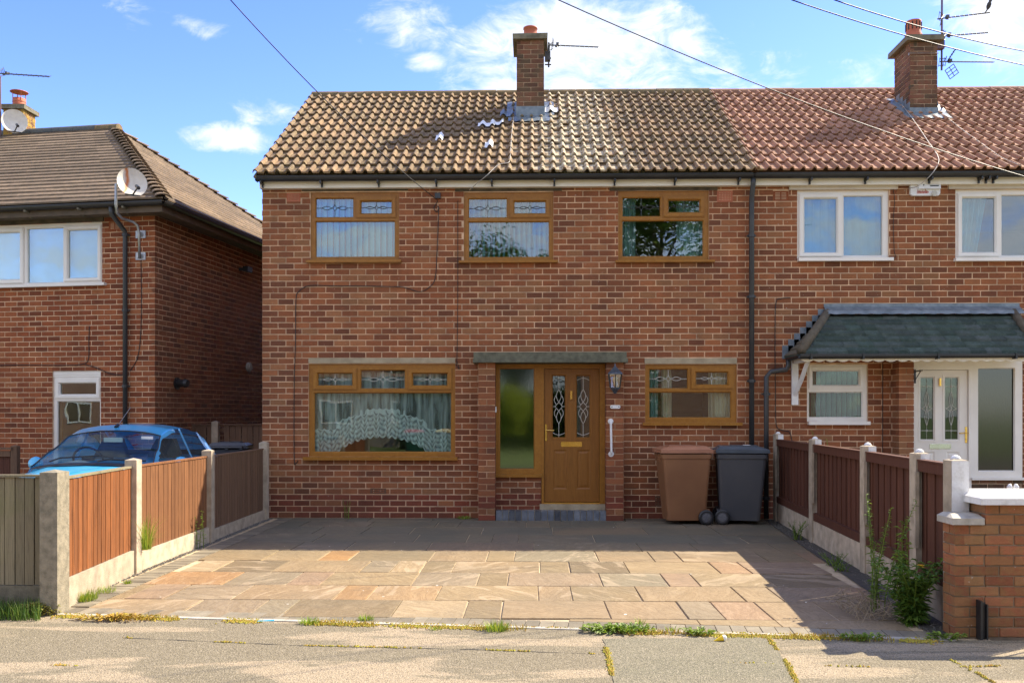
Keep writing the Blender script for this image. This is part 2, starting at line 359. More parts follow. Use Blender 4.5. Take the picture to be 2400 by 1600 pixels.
def mat_tile(name, stops, lichen, moss, lichen_zone=None, tv=.22):
    m, n, b = newmat(name); p = n.pos(); a = n.attr()
    col = n.ramp(a[1], stops)
    col = n.mix(n.ramp(n.noise(p, 7, 5, .65), [(.35, 0), (.68, 1)]), col, n.vmath('SCALE', col, sc=.68))
    col = n.vmath('SCALE', col, sc=n.math('ADD', 1-tv, n.math('MULTIPLY', a[0], 2*tv)))
    x, y, z = n.sep(p)[:3]
    if moss: col = n.mix(n.math('MULTIPLY', n.ramp(n.noise(p, 11, 6, .7), [(.47, 0), (.60, 1)]), moss[1]), col, moss[0])
    lf = n.ramp(n.noise(p, 26, 6, .72), [(.55, 0), (.63, 1)])
    if lichen_zone:
        x0, s = lichen_zone
        zn = n.smooth(n.math('ABSOLUTE', n.math('DIVIDE', n.math('SUBTRACT', n.math('ADD', x, n.math('MULTIPLY', n.noise(p, 1.3, 3), .8)), x0), s)), 1.0, .1)
        lf2 = n.ramp(n.math('ADD', n.noise(p, 9, 6, .7), n.math('MULTIPLY', zn, .10)), [(.56, 0), (.64, 1)])
        lf = n.math('MAXIMUM', n.math('MULTIPLY', lf, .55), n.math('MULTIPLY', lf2, n.math('ADD', .15, zn)), clamp=True)
    col = n.mix(n.math('MULTIPLY', lf, lichen[1], clamp=True), col, lichen[0])
    n.put(b.inputs['Base Color'], col); b.inputs['Roughness'].default_value = .85; b.inputs['Specular IOR Level'].default_value = .3
    n.put(b.inputs['Normal'], n.bump(n.noise(p, 55, 5, .7), .45, .006)); return m
TILE_M = mat_tile('roof_tile_weathered', [(0, (.165,.108,.060)), (.5, (.235,.150,.082)), (.9, (.30,.185,.10)), (1, (.52,.25,.12))], ((.60,.53,.38), .8), ((.25,.19,.075), .45), (1.0, 1.35))
TILE_N = mat_tile('roof_tile_red', [(0, (0.351,0.176,0.106)), (.6, (0.429,0.224,0.138)), (1, (0.481,0.260,0.163))], ((0.546,0.468,0.250), .12), ((0.312,0.247,0.100), .12), None, .12)
TILE_L = mat_tile('roof_tile_brown', [(0, (.165,.116,.072)), (.5, (.22,.155,.097)), (1, (.26,.185,.118))], ((.38,.30,.2), .2), ((.10,.082,.055), .55), None, .2)
TILE_D = mat_tile('porch_slate', [(0, (0.054,0.084,0.070)), (.5, (0.070,0.097,0.084)), (1, (0.084,0.101,0.095))], ((0.405,0.446,0.446), .10), ((0.041,0.061,0.043), .5), None, .25)

def mat_sand():
    m, n, b = newmat('indian_sandstone'); a = n.attr(); p0 = n.pos()
    off = n.comb(n.math('MULTIPLY', a[0], 53), n.math('MULTIPLY', a[1], 31), 0); p = n.vmath('ADD', p0, off)
    col = n.ramp(a[0], [(0, (0.208,0.156,0.092)), (.2, (0.264,0.196,0.108)), (.42, (0.328,0.240,0.132)), (.6, (0.304,0.216,0.124)), (.74, (0.376,0.284,0.168)), (.84, (0.368,0.208,0.084)), (.92, (0.328,0.224,0.140)), (1, (0.248,0.216,0.140))])
    ca = n.new('ShaderNodeMapping'); n.put(ca.inputs['Vector'], p); n.put(ca.inputs['Rotation'], n.comb(0, 0, n.math('MULTIPLY', a[1], 2.4)))
    pr = n.vmath('MULTIPLY', ca.outputs[0], (1, 3.2, 1))
    wv = n.noise(pr, 2.4, 5, .55, 1.6)
    col = n.mix(n.ramp(wv, [(.38, 0), (.47, .8), (.5, .1), (.62, .75), (.75, .2)]), col, n.vmath('MULTIPLY', col, (.72, .68, .62)))
    col = n.mix(n.math('MULTIPLY', n.ramp(n.noise(pr, 1.5, 6, .6, 1.2), [(.54, 0), (.6, 1)]), n.math('ADD', .06, n.math('MULTIPLY', a[2], .30)), clamp=True), col, (.56, .43, .29))
    col = n.mix(n.math('MULTIPLY', n.ramp(n.noise(p, 24, 6, .75), [(.46, 0), (.66, 1)]), .35), col, n.vmath('SCALE', col, sc=.6))
    grime = n.ramp(n.noise(p0, 1.1, 5, .6), [(.42, 0), (.62, 1)])
    y = n.sep(p0)[1]; house_shade = n.smooth(y, 8.9, 10.6)                       # shade of the house painted into the slab colour, darker towards the wall
    col = n.mix(n.math('ADD', n.math('MULTIPLY', grime, .22), n.math('MULTIPLY', house_shade, .62)), col, (.10, .098, .075))
    oil = n.ramp(n.noise(p0, 2.6, 5, .7), [(.60, 0), (.70, 1)]); col = n.mix(n.math('MULTIPLY', oil, .38), col, (.10, .08, .055))
    wh = n.ramp(n.noise(p0, 13, 1, .4), [(.80, 0), (.81, 1)]); col = n.mix(wh, col, (.7, .66, .58))
    n.put(b.inputs['Base Color'], col); b.inputs['Roughness'].default_value = .78; b.inputs['Specular IOR Level'].default_value = .35
    h = n.math('ADD', n.math('MULTIPLY', wv, 1.2), n.math('MULTIPLY', n.noise(p, 40, 5, .7), .4))
    n.put(b.inputs['Normal'], n.bump(h, .55, .012)); return m
SAND = mat_sand()
BLOCK = plain('grey_block', (.235, .20, .14), (.165, .14, .10), 9, .9, bump=.5, tv=.25)
GROUT = plain('grout', (.62, .48, .30), (.38, .29, .19), 6, .95, bump=.5)

def mat_asph(name, a1, a2, dark, pmix=1.0):
    m, n, b = newmat(name); p = n.pos()
    big = n.noise(n.vmath('MULTIPLY', p, (.45, 1.5, 1)), 1.15, 6, .6, .6)
    col = n.mix(n.math('MULTIPLY', n.ramp(big, [(.46, 0), (.505, 1)]), pmix), a1, a2)
    agg = n.vor(p, 150, 'Color'); sp = n.sep(agg)[0]
    col = n.mix(n.ramp(sp, [(0, .55), (.22, .5), (.3, 0), (1, 0)]), col, dark)
    col = n.mix(n.ramp(sp, [(.76, 0), (.86, .35), (1, .55)]), col, (.42, .36, .27))
    col = n.mix(n.math('MULTIPLY', n.ramp(n.noise(p, 60, 4, .8), [(.5, 0), (.7, 1)]), .3), col, dark)
    n.put(b.inputs['Base Color'], col); b.inputs['Roughness'].default_value = .92; b.inputs['Specular IOR Level'].default_value = .25
    n.put(b.inputs['Normal'], n.bump(n.vor(p, 115), .8, .006)); return m
ASPH = mat_asph('old_asphalt', (.37, .295, .195), (.215, .182, .12), (.08, .066, .047))
ASPH_P = mat_asph('patch_asphalt', (.20, .182, .122), (.225, .20, .135), (.06, .055, .045), .6)
ROADM = mat_asph('road_asphalt', (.10, .096, .09), (.12, .115, .105), (.04, .04, .04))
TARD = plain('dark_tarmac', (.050, .046, .040), (.085, .075, .06), 20, .95, bump=.7, bscale=150)
GRAV = plain('gravel_grey', (.11, .105, .095), (.17, .155, .13), 30, .9, tv=.5)
SOIL = plain('soil', (.10, .075, .045), (.06, .048, .03), 12, 1, bump=.6)

def mat_leaf(name, c1, c2, tv=.35, transl=.25, rough=.55):
    m, n, b = newmat(name); a = n.attr(); p = n.pos()
    col = n.mix(a[1], c1, c2); col = n.vmath('SCALE', col, sc=n.math('ADD', 1-tv, n.math('MULTIPLY', a[0], 2*tv)))
    n.put(b.inputs['Base Color'], col); b.inputs['Roughness'].default_value = rough; b.inputs['Specular IOR Level'].default_value = .35
    tl = n.new('ShaderNodeBsdfTranslucent'); n.put(tl.inputs[0], n.vmath('MULTIPLY', col, (1.3, 1.35, .6)))
    mx = n.new('ShaderNodeMixShader'); mx.inputs[0].default_value = transl; n.l.new(b.outputs[0], mx.inputs[1]); n.l.new(tl.outputs[0], mx.inputs[2])
    n.l.new(mx.outputs[0], m.node_tree.nodes['Material Output'].inputs[0]); return m
LEAF = mat_leaf('leaf_green', (.075, .16, .028), (.24, .32, .045)); GRASSM = mat_leaf('grass_blade', (.17, .28, .035), (.42, .42, .07))
MOSSM = mat_leaf('moss', (.34, .31, .04), (.42, .24, .05), transl=.1, rough=.9); TREEL = mat_leaf('tree_leaf', (.04, .085, .014), (.12, .15, .02), .45)
YG = mat_leaf('leaf_yellow_green', (.38, .46, .06), (.50, .52, .08)); DRYM = mat_leaf('dry_stem', (.30, .23, .15), (.42, .34, .24)); YEL = plain('yellow_petal', (.85, .58, .02), (.8, .5, .02), 9, .6)
BARK = plain('bark', (.10, .075, .05), (.06, .045, .03), 9, .95, bump=.8, bscale=30)
LAWN = plain('lawn', (.10, .16, .03), (.14, .17, .045), 5, .95, bump=.8, bscale=60)

WB = ((0, 0), (1, 0), (0, 1))     # plain world frame
# ------------------------------------------------------------------ the ground
b = MB(); b.box(-700, 700, -700, 900, -1.2, -.16); struct('ground', b, LAWN)
b = MB(); b.box(-60, 60, -6.5, 3.6, -1, -.11); struct('road', b, ROADM)
ex = lambda x: 6.17-.097*x                                             # front line of the driveway
b = MB()
xs = [-30, -3.57, 2.72, 30]
for i in range(3):
    x0, x1 = xs[i], xs[i+1]; y0, y1 = (ex(x0), ex(x1)) if i == 1 else ((6.45, 6.52) if i == 0 else (5.93, 5.93))
    vs = [(x0, 3.75, 0), (x1, 3.75, 0), (x1, y1-.05, 0), (x0, y0-.05, 0)]
    b.add(vs+[(a, c, -.5) for a, c, _ in vs], [(0,1,2,3), (7,6,5,4), (0,4,5,1), (1,5,6,2), (2,6,7,3), (3,7,4,0)])
pav = struct('pavement', b, ASPH)
b = MB()
x = -20
while x < 20: b.box(x+.006, x+.91, 3.6, 3.744, -.5, .004, (rnd(0, 1), 0, 0)); x += .915
struct('kerb', b, CONC)['kind'] = 'structure'
# tarmac repair let into the pavement
L = [G(1412, 1497), G(1424, 1528), G(1437, 1600), G(1446, 1700)]; R = [G(1872, 1700), G(1868, 1600), G(1838, 1545), G(1800, 1494)]
pts = []
for seq in (L, R):
    for (xa, ya), (xb, yb) in zip(seq, seq[1:]):
        for t in range(8): pts.append((xa+(xb-xa)*t/8+rnd(-.008, .008), ya+(yb-ya)*t/8, .004))
    pts.append((*seq[-1], .004))
b = MB(); b.add(pts, [tuple(range(len(pts)))[::1]]); o = struct('tarmac_patch', b, ASPH_P, pav)
# private drives either side
b = MB(); b.box(-14, -3.72, 6.6, 22, -.5, -.012); struct('neighbour_driveway', b, ASPH)
b = MB(); b.box(3.42, 14, 6.05, 12.6, -.5, -.012); struct('neighbour_path', b, ASPH)

# driveway: mortar bed, sandstone slabs in courses, block edging, pale kerb strip
XR = lambda y: 2.11+.0837*y
b = MB(); vs = [(-3.70, ex(-3.70)-.02, -.009), (2.95, ex(2.95)-.02, -.009), (3.40, 12.62, -.009), (-3.72, 12.62, -.009)]
b.add(vs+[(a, c, -.4) for a, c, _ in vs], [(0,1,2,3), (7,6,5,4), (0,4,5,1), (1,5,6,2), (2,6,7,3), (3,7,4,0)])
drive = struct('driveway', b, GROUT)
rows = [12.62, 12.22, 11.62, 10.93, 10.24, 9.60, 8.93, 8.28, 7.65, 7.04, 6.43]
JO = {5: [635, 760, 829, 1013, 1143, 1206, 1398, 1526, 1590, 1785, 1880], 6: [451, 525, 658, 857, 926, 992, 1064, 1265, 1334, 1468, 1674, 1745, 1925],
      7: [548, 691, 768, 974, 1120, 1191, 1407, 1557, 1629, 1802, 1975], 8: [329, 416, 571, 798, 872, 1028, 1261, 1339, 1496, 1730, 1817, 1990, 2060],
      9: [444, 605, 681, 929, 1092, 1176, 1423, 1598, 1682, 1790, 1937, 2026]}
TINTS = {(5, 2): .84, (7, 0): .86, (6, 1): .74, (7, 8): .92, (6, 11): .9, (5, 9): .6, (8, 4): .82, (6, 5): .75}
for r in range(10):
    y1, y0 = rows[r], rows[r+1]; ym = (y0+y1)/2
    if r in JO: xs = [X(px, ym) for px in JO[r]]
    else:
        xs = []; x = -3.36+rnd(.3, .9)
        while x < XR(ym)-.25: xs.append(x); x += random.choice([.58, .88, .88, .6, .3, 1.15])
    xs = [-3.355]+xs
    for i, xa in enumerate(xs):
        last = i == len(xs)-1; xb = XR(ym) if last else xs[i+1]
        if xb-xa < .12: continue
        t = TINTS.get((r, i), random.choice([rnd(0, .8), rnd(.15, .65), rnd(.9, 1)]))
        gp = .0048; zt = rnd(-.003, .003); j = lambda: rnd(-.004, .004)
        ys = [y0+gp, y1-gp]
        if (r, i) in ((6, 4), (6, 12)): ys = [y0+gp, ym-.004, ym+.004, y1-gp]
        for q in range(0, len(ys), 2):
            ya, yb = ys[q], ys[q+1]
            xe0, xe1 = (XR(ya), XR(yb)) if last else (xb-gp, xb-gp)
            mid = (xa+xb)/2
            vs = [(xa+gp+j(), ya+j(), zt), (mid, ya+j(), zt), (xe0+j(), ya+j(), zt+rnd(-.001, .001)), (xe1+j(), yb+j(), zt), (mid, yb+j(), zt), (xa+gp+j(), yb+j(), zt)]
            s = MB(); s.add([(a, c, -.03) for a, c, _ in vs]+[(a, c, d-.003) for a, c, d in vs]+[(a+(.004 if k in (0, 5) else -.004 if k in (2, 3) else 0), c+(.004 if k < 3 else -.004), d+.001) for k, (a, c, d) in enumerate(vs)],
                [(12,13,14,15,16,17)]+[(k+6*q2, (k+1) % 6+6*q2, (k+1) % 6+6*q2+6, k+6*q2+6) for k in range(6) for q2 in (0, 1)], (t, rnd(0, 1), random.choice([0, 0, 1])))
            obj('slab', s, SAND, drive)
# partial bottom course between the last slabs and the slanting edging
xa = .25
for wdt in (.9, .55, .85):
    xb = min(xa+wdt, XR(6.2)); m0 = lambda x: ex(x)+.215
    s = MB(); z = .0; vs = [(xa+.004, m0(xa), z), (xb-.004, m0(xb), z), (xb-.004, 6.42, z), (xa+.004, 6.42, z)]
    s.add([(a, c, -.03) for a, c, _ in vs]+vs, [(4,5,6,7)]+[(k, (k+1) % 4, (k+1) % 4+4, k+4) for k in range(4)], (rnd(.2, .7), rnd(0, 1), 0)); obj('slab', s, SAND, drive); xa = xb
def block(p, ux, uy, lx, ly, par):
    z = rnd(-.002, .003); c = [(p[0]+ux[0]*a+uy[0]*q, p[1]+ux[1]*a+uy[1]*q, z) for a, q in ((.003, .003), (lx-.003, .003), (lx-.003, ly-.003), (.003, ly-.003))]
    s = MB(); s.add([(a, q, -.05) for a, q, _ in c]+c, [(4,5,6,7)]+[(k, (k+1) % 4, (k+1) % 4+4, k+4) for k in range(4)], (rnd(0, 1), 0, 0)); obj('edging_block', s, BLOCK, par)
d = Vector((1, -.097)).normalized(); nrm = (-d.y, d.x); x = -3.555
while x < 2.66: block((x, ex(x)), d, nrm, .1, .205, drive); x += .1*d.x
y = ex(-3.5)+.24
while y < 12.5: block((-3.565, y), (1, 0), (0, 1), .203, .1, drive); y += .1
s = MB(); a0, a1 = -3.56, 2.70
vs = [(a0, ex(a0)-.052, .006), (a1, ex(a1)-.052, .006), (a1, ex(a1)-.004, .006), (a0, ex(a0)-.004, .006)]
s.add([(a, q, -.1) for a, q, _ in vs]+vs, [(4,5,6,7)]+[(k, (k+1) % 4, (k+1) % 4+4, k+4) for k in range(4)])
struct('kerb_strip', s, COPING, drive)
# dark tarmac margin along the right fence and loose grey chips along both fences
s = MB(); seg = 12
for i in range(seg):
    ya, yb = 6.05+i*(12.6-6.05)/seg, 6.05+(i+1)*(12.6-6.05)/seg; fx = lambda y: 2.52+.067*y
    s.add([(XR(ya)+.004, ya, .002), (fx(ya), ya, .002), (fx(yb), yb, .002), (XR(yb)+.004, yb, .002)], [(0,1,2,3)])
struct('tarmac_margin', s, TARD, drive)
s = MB()
def stone(x, y, r, t):
    s.add([(x-r, y, -.002), (x, y-r*rnd(.6, 1), -.002), (x+r, y, -.002), (x, y+r*rnd(.6, 1), -.002), (x+rnd(-.3, .3)*r, y+rnd(-.3, .3)*r, r*rnd(.5, .9))], [(0,1,4), (1,2,4), (2,3,4), (3,0,4)], (t, 0, 0))
for i in range(1500):
    y = rnd(6.7, 12.5); stone(-3.60-.012*(y-6.6)+rnd(-.035, .03), y, rnd(.006, .014), rnd(0, 1))
for i in range(1300):
    y = rnd(6.1, 12.5) if i % 2 else rnd(6.1, 8); xr = 2.44+.067*y; stone(xr+rnd(-.12, .02)*(2 if y < 7.5 else 1), y, rnd(.005, .013), rnd(0, 1))
tag(obj('gravel', s, GRAV), 'loose grey stone chips scattered along the foot of both fences', 'gravel', kind='stuff')
# ------------------------------------------------------------------ brickwork
FULL = {}
def full_bricks(mat, lu, lz, red):
    """shared meshes of whole bricks, different burnt colours, local frame: along +x, face towards -y"""
    key = (mat.name, lu, lz, red)
    if key not in FULL:
        ms = []
        for k in range(18):
            b = MB(); t = (k+rnd(.1, .9))/18; j = .0016; e = .004
            v = [(rnd(-j, j), .06, rnd(-j, j)), (lu+rnd(-j, j), .06, 0), (lu, .06, lz), (0, .06, lz)]
            f = [(x, .003, z) for x, _, z in v]; c = [(x+(e if i in (0, 3) else -e), rnd(-.0015, .001), z+(e if i < 2 else -e)) for i, (x, _, z) in enumerate(v)]
            b.add(v+f+c, [(8,9,10,11)]+[(i+4*q, (i+1) % 4+4*q, (i+1) % 4+4*q+4, i+4*q+4) for i in range(4) for q in (0, 1)], (t, 1.0 if red else 0.0, 0.0))
            ms.append(b.mesh('brick', mat))
        FULL[key] = ms
    return FULL[key]
def brickwork(wall, B, u0, u1, z0, z1, holes, mat, LU=.225, LZ=.083, gap=.0135, limit=300, red=lambda z, u: False, phase=0, drab=0, headers=False, near=None):
    """lays stretcher bond on frame B: the largest-showing whole bricks as objects under `wall`, the rest joined as stuff"""
    O, U, Nn = B; rz = atan2(U[1], U[0]); whole = []; rest = MB(); flip = (U[0]*Nn[1]-U[1]*Nn[0]) > 0
    n = int(math.ceil((z1-z0)/LZ)); lu, lz = LU-gap, LZ-gap
    cuts = sorted({h[i] for h in holes for i in (0, 1)})
    for k in range(n):
        za, zb = z0+k*LZ+gap/2, min(z0+(k+1)*LZ-gap/2, z1)
        if zb-za < .01: continue
        u = u0-((k+phase) % 2)*LU/2
        while u < u1:
            a, b_ = max(u+gap/2, u0), min(u+LU-gap/2, u1); u += LU
            segs = [(a, b_)]
            for h in holes:
                if h[2] < zb-.001 and h[3] > za+.001:
                    ns = []
                    for (p, q) in segs:
                        if q <= h[0] or p >= h[1]: ns.append((p, q)); continue
                        if p < h[0]: ns.append((p, h[0]-.002))
                        if q > h[1]: ns.append((h[1]+.002, q))
                        ip, iq = max(p, h[0]), min(q, h[1])
                        if iq-ip > .01:
                            if h[2]-za > .02: ns.append((ip, iq, za, h[2]))
                            if zb-h[3] > .02: ns.append((ip, iq, h[3], zb))
                    segs = [x for x in ns]
                    out = []
                    for x in segs: out.append(x)
                    segs4 = [x for x in out if len(x) == 4]; segs = [x for x in out if len(x) == 2]
                    for (p, q, ya, yb) in segs4:
                        rest.bx(B, p, q, -.06, -.001, ya, yb, (rnd(0, 1), 1.0 if red(za, p) else 0.0, drab*rnd(.6, 1)), .001)
            for (p, q) in segs:
                if q-p < .02: continue
                isw = q-p > lu-.004 and zb-za > lz-.004 and not drab
                if isw: whole.append((p, za))
                else: rest.bx(B, p, q, -.06, rnd(-.002, .0015), za, zb, (rnd(0, 1), 1.0 if red(za, p) else 0.0, drab*rnd(.4, 1)), .001)
    P = lambda u, z: (O[0]+U[0]*u, O[1]+U[1]*u, z)
    def dist(w_):
        x, y, z = P(*w_); return (x-(near[0] if near else 0))**2*.5+y*y+(z-(near[1] if near else 1.5))**2
    whole.sort(key=dist)
    for i, (p, z) in enumerate(whole):
        r = bool(red(z, p))
        if i < limit: place('brick', random.choice(full_bricks(mat, lu, lz, r)), P(p+lu, z) if flip else P(p, z), wall, rz+(pi if flip else 0))
        else: rest.bx(B, p, p+lu, -.06, rnd(-.0025, .0015), z, z+lz, (rnd(0, 1), 1.0 if r else 0.0, drab*rnd(.4, 1)), .0012)
    if rest.v: obj('brickwork', rest, mat, wall, kind='stuff')

# ------------------------------------------------------------------ windows and doors
def motif(b, B, u0, u1, z0, z1, n, r=.004, hl=True, vl=True):
    O, U, Nn = B; P = lambda u, z: (O[0]+U[0]*u+Nn[0]*n, O[1]+U[1]*u+Nn[1]*n, z)
    cu, cz, wd, ht = (u0+u1)/2, (z0+z1)/2, (u1-u0), (z1-z0); dw, dh = wd*.085, min(ht*.26, .055)
    def arc(c, a, bb, rr, t0, t1, k=10): return [P(c[0]+a*cos(t0+(t1-t0)*i/k), c[1]+bb*sin(t0+(t1-t0)*i/k)) for i in range(k+1)]
    for sx in (1, -1):
        for sy in (1, -1):        # star with hollow sides
            b.tube([P(cu+sx*dw*(1-t)**1.6, cz+sy*dh*t**1.6) for t in [i/6 for i in range(7)]], r, 4)
        e0, e1 = cu+sx*dw*1.0, cu+sx*dw*4.1
        for sy in (1, -1): b.tube([P(e0+(e1-e0)*t, cz+sy*ht*.10*sin(pi*t)) for t in [i/8 for i in range(9)]], r, 4)
        if hl: b.tube([P(e1, cz), P(u1 if sx > 0 else u0, cz)], r*.9, 4)
        if vl: b.tube([P(cu, cz+sx*dh), P(cu, z1 if sx > 0 else z0)], r*.9, 4)
def window(parent, B, fr, cells, mat, glass, name='window', sill=None, nf=-.03, depth=.07, came=None, fmat=None):
    """fr = outer rectangle (u0,u1,z0,z1); cells = (pane rect, sash rect or None, motif?)"""
    holes = [c[1] if c[1] else c[0] for c in cells]
    f = MB(); f.slab(B, *fr, nf-depth, nf, [((h[0]+.012, h[1]-.012, h[2]+.012, h[3]-.012) if c[1] else (h[0]-.014, h[1]+.014, h[2]-.014, h[3]+.014)) for h, c in zip(holes, cells)])
    for c in cells:
        p = c[0]
        if not c[1]: f.ring(B, (p[0]-.014, p[1]+.014, p[2]-.014, p[3]+.014), p, nf-.001, nf-.022)
    win = obj(name, f, mat, parent)
    for c in cells:
        p = c[0]
        if c[1]:
            s_ = c[1]; q = MB(); m = (p[0]-.018, p[1]+.018, p[2]-.018, p[3]+.018)
            q.slab(B, *[s_[0]+.004, s_[1]-.004, s_[2]+.004, s_[3]-.004], nf+.001, nf+.014, [(s_[0]+.016, s_[1]-.016, s_[2]+.016, s_[3]-.016)])
            q.slab(B, s_[0]+.0145, s_[1]-.0145, s_[2]+.0145, s_[3]-.0145, nf-.02, nf+.022, [m]); q.ring(B, m, p, nf+.0215, nf-.006); q.slab(B, m[0], m[1], m[2], m[3], nf-.05, nf-.008, [p])
            obj('sash', q, fmat or mat, win)
        g_ = MB(); n0 = nf-.03 if not c[1] else nf-.02; g_.bx(B, p[0]-.008, p[1]+.008, n0-.006, n0, p[2]-.008, p[3]+.008); obj('pane', g_, glass if not isinstance(glass, list) else glass[cells.index(c)], win)
        if c[2]:
            q = MB(); motif(q, B, *p, n0+.004); obj('lead_pattern', q, came or LEADCAME, win)
    if sill:
        q = MB(); q.bx(B, sill[0], sill[1], nf-.05, sill[4] if len(sill) > 4 else .075, sill[3]-(sill[3]-sill[2]), sill[3]); obj('sill', q, mat, win)
    return win
def rect(px0, px1, py0, py1, B=None, Y=None):
    """photo rectangle -> (u0,u1,z0,z1) on the wall frame"""
    if B is None: return (X(px0, Y), X(px1, Y), Z(px0, py1, Y), Z(px0, py0, Y))
    O, U, Nn = B; res = []
    for px, py in ((px0, py0), (px1, py1)):
        d = ray(px, py); den = d.x*Nn[0]+d.y*Nn[1]; t = (O[0]*Nn[0]+O[1]*Nn[1])/den
        res.append(((d.x*t-O[0])*U[0]+(d.y*t-O[1])*U[1], EYE+d.z*t))
    us = sorted((res[0][0], res[1][0])); return (us[0], us[1], res[1][1], res[0][1])

# ------------------------------------------------------------------ pantile roof
PITCH = math.atan(.687); EY, EZ = 12.325, 4.745; TW, GAUGE, NC = .303, .3035, 13
def tile_mesh(mat, kind=0):
    b = MB(); t = (rnd(0, 1), rnd(0, .85) if random.random() < .93 else 1.0, 0); Lh = .335
    prof = []
    for k in range(2):
        o = k*TW/2
        for i in range(6): prof.append((o+.070*i/5, .040*sin(pi*i/5)**.75))
    prof.append((TW-.001, 0)); m = len(prof); dz = rnd(-.002, .002)
    up = lambda y: .036*(1-y/Lh)
    vs = [(x, 0, h+up(0)+dz) for x, h in prof]+[(x, Lh, h+up(Lh)+dz) for x, h in prof]+[(x, .002, h+up(0)-.026) for x, h in prof]
    fs = [(i, i+1, m+i+1, m+i) for i in range(m-1)]+[(2*m+i, 2*m+i+1, i+1, i) for i in range(m-1)]
    b.add(vs, fs, t); return b.mesh('tile', mat, smooth=False)
def tile_roof(parent, x0, x1, mat, name='roof', seed=1):
    random.seed(seed); sh = MB(); ry = EY+GAUGE*NC*cos(PITCH); rzz = EZ+GAUGE*NC*sin(PITCH)
    dz_ = .16*.687; sh.add([(x0, EY+.16, EZ-.03+dz_), (x1, EY+.16, EZ-.03+dz_), (x1, ry, rzz-.03), (x0, ry, rzz-.03), (x0, EY+.16, EZ-.09+dz_), (x1, EY+.16, EZ-.09+dz_), (x1, ry, rzz-.09), (x0, ry, rzz-.09)],
           [(0,1,2,3), (7,6,5,4), (0,4,5,1), (3,2,6,7), (0,3,7,4), (1,5,6,2)])
    by, bz = 22.1, 5.62
    sh.add([(x0, by, bz-.03), (x1, by, bz-.03), (x1, ry, rzz-.03), (x0, ry, rzz-.03), (x0, by, bz-.09), (x1, by, bz-.09), (x1, ry, rzz-.09), (x0, ry, rzz-.09)],
           [(3,2,1,0), (4,5,6,7), (1,5,4,0), (0,4,7,3), (2,6,5,1)], (.5, .4, 0))
    roof = obj(name, sh, mat, parent)
    ms = [tile_mesh(mat) for _ in range(16)]; nt = int((x1-x0)/TW+.99); cnt = 0; rest = []
    for c in range(NC):
        y = EY+c*GAUGE*cos(PITCH); z = EZ+c*GAUGE*sin(PITCH)
        for k in range(nt):
            x = x0+k*TW
            if x+TW > x1+.16: continue
            o = place('tile', random.choice(ms), (x+rnd(-.002, .002), y+rnd(-.004, .004), z), roof); o.rotation_euler = (PITCH, 0, rnd(-.012, .012)); cnt += 1
    return roof, ry, rzz
def ridge_tiles(roof, x0, x1, y, z, mat, L=.45, r=.12, sag=0):
    n = max(1, round((x1-x0)/L))
    for i in range(n):
        a, c = x0+(x1-x0)*i/n+.004, x0+(x1-x0)*(i+1)/n-.004; b = MB(); dz = rnd(-.004, .004); t = rnd(0, 1)
        P = lambda u, v: (a+(c-a)*u, y-r*cos(pi*(-.08+1.16*v)), z-.045+dz+r*.85*sin(pi*(-.08+1.16*v)))
        b.grid(P, 1, 10, (t, 0, 0)); k = len(b.v)
        b.add([P(0, j/10) for j in range(11)], [tuple(range(11))], (t, 0, 0)); b.add([P(1, j/10) for j in range(11)], [tuple(range(10, -1, -1))], (t, 0, 0))
        obj('ridge_tile', b, mat, roof)
def chimney(house, x0, x1, y0, y1, ztop, base, mat, capmat, pot, mort=MORTAR_D, name='chimney', capt=.085, over=.06, face=None):
    c = MB(); c.box(x0+.006, x1-.006, y0+.006, y1-.006, base, ztop-.01); ch = obj(name, c, mort, house)
    for B, wd, ln in (((( x0, y0), (1, 0), (0, -1)), x1-x0, 0), (((x0, y1), (0, -1), (-1, 0)), y1-y0, 1), (((x1, y0), (0, 1), (1, 0)), y1-y0, 1)):
        brickwork(ch, B, 0, wd, ztop-.075*int((ztop-base)/.075), ztop, [], mat, LZ=.075, gap=.009, phase=ln, near=(x0, ztop-1))
    q = MB(); q.box(x0-over, x1+over, y0-over, y1+over, ztop, ztop+capt, j=.006); obj('cap', q, capmat, ch)
    cx, cy = (x0+x1)/2, (y0+y1)/2
    return ch, cx, cy, ztop+capt
def downpipe(parent, pts, r=.034, clips=(), mat=PIPE):
    b = MB(); b.tube(pts, r, 12); p = obj('downpipe', b, mat, parent, smooth=True)
    for i, (x, y, z) in enumerate(clips):
        q = MB(); q.lathe((x, y, z), [(r+.001, -.022), (r+.010, -.02), (r+.010, .02), (r+.001, .022)], 12); q.box(x-.06, x+.06, y+.01, y+.045, z-.012, z+.012); obj('pipe_clip', q, mat, p)
    return p

# ================================================================== the brick house in the middle
FY = 12.6; BM = ((0, FY), (1, 0), (0, -1))
random.seed(11)
H1 = thing('brick_house', 'brown brick house with golden oak windows and door under a mossy tiled roof', 'house', (-.41, FY, 0))
HX0, HX1 = -3.82, 3.0
def mrect(a, b_, c, d): r = rect(a, b_, c, d, Y=FY); return r
W1 = mrect(727.7, 935.4, 451, 611); W2 = mrect(1087, 1297, 451, 612); W3 = mrect(1449, 1661.7, 448, 611.4)
W4 = mrect(723, 1067, 852.5, 1069.6); W5 = mrect(1512, 1727.6, 853.5, 989.6)
DR = (X(1160.7, FY), X(1419, FY), Z(1200, 1190, FY), Z(1200, 852.8, FY))
LIN = [mrect(707.5, 956.4, 436, 448.4), mrect(1066.6, 1316.7, 436, 449), mrect(1428.6, 1681.6, 433, 447.5)]
LIN2 = [mrect(723, 1067, 838.7, 851), mrect(1511, 1727, 839.7, 852)]
V1 = mrect(672, 704, 452.6, 472.8); V2 = mrect(1680.6, 1717, 447, 473.5)
WTOP = 4.655
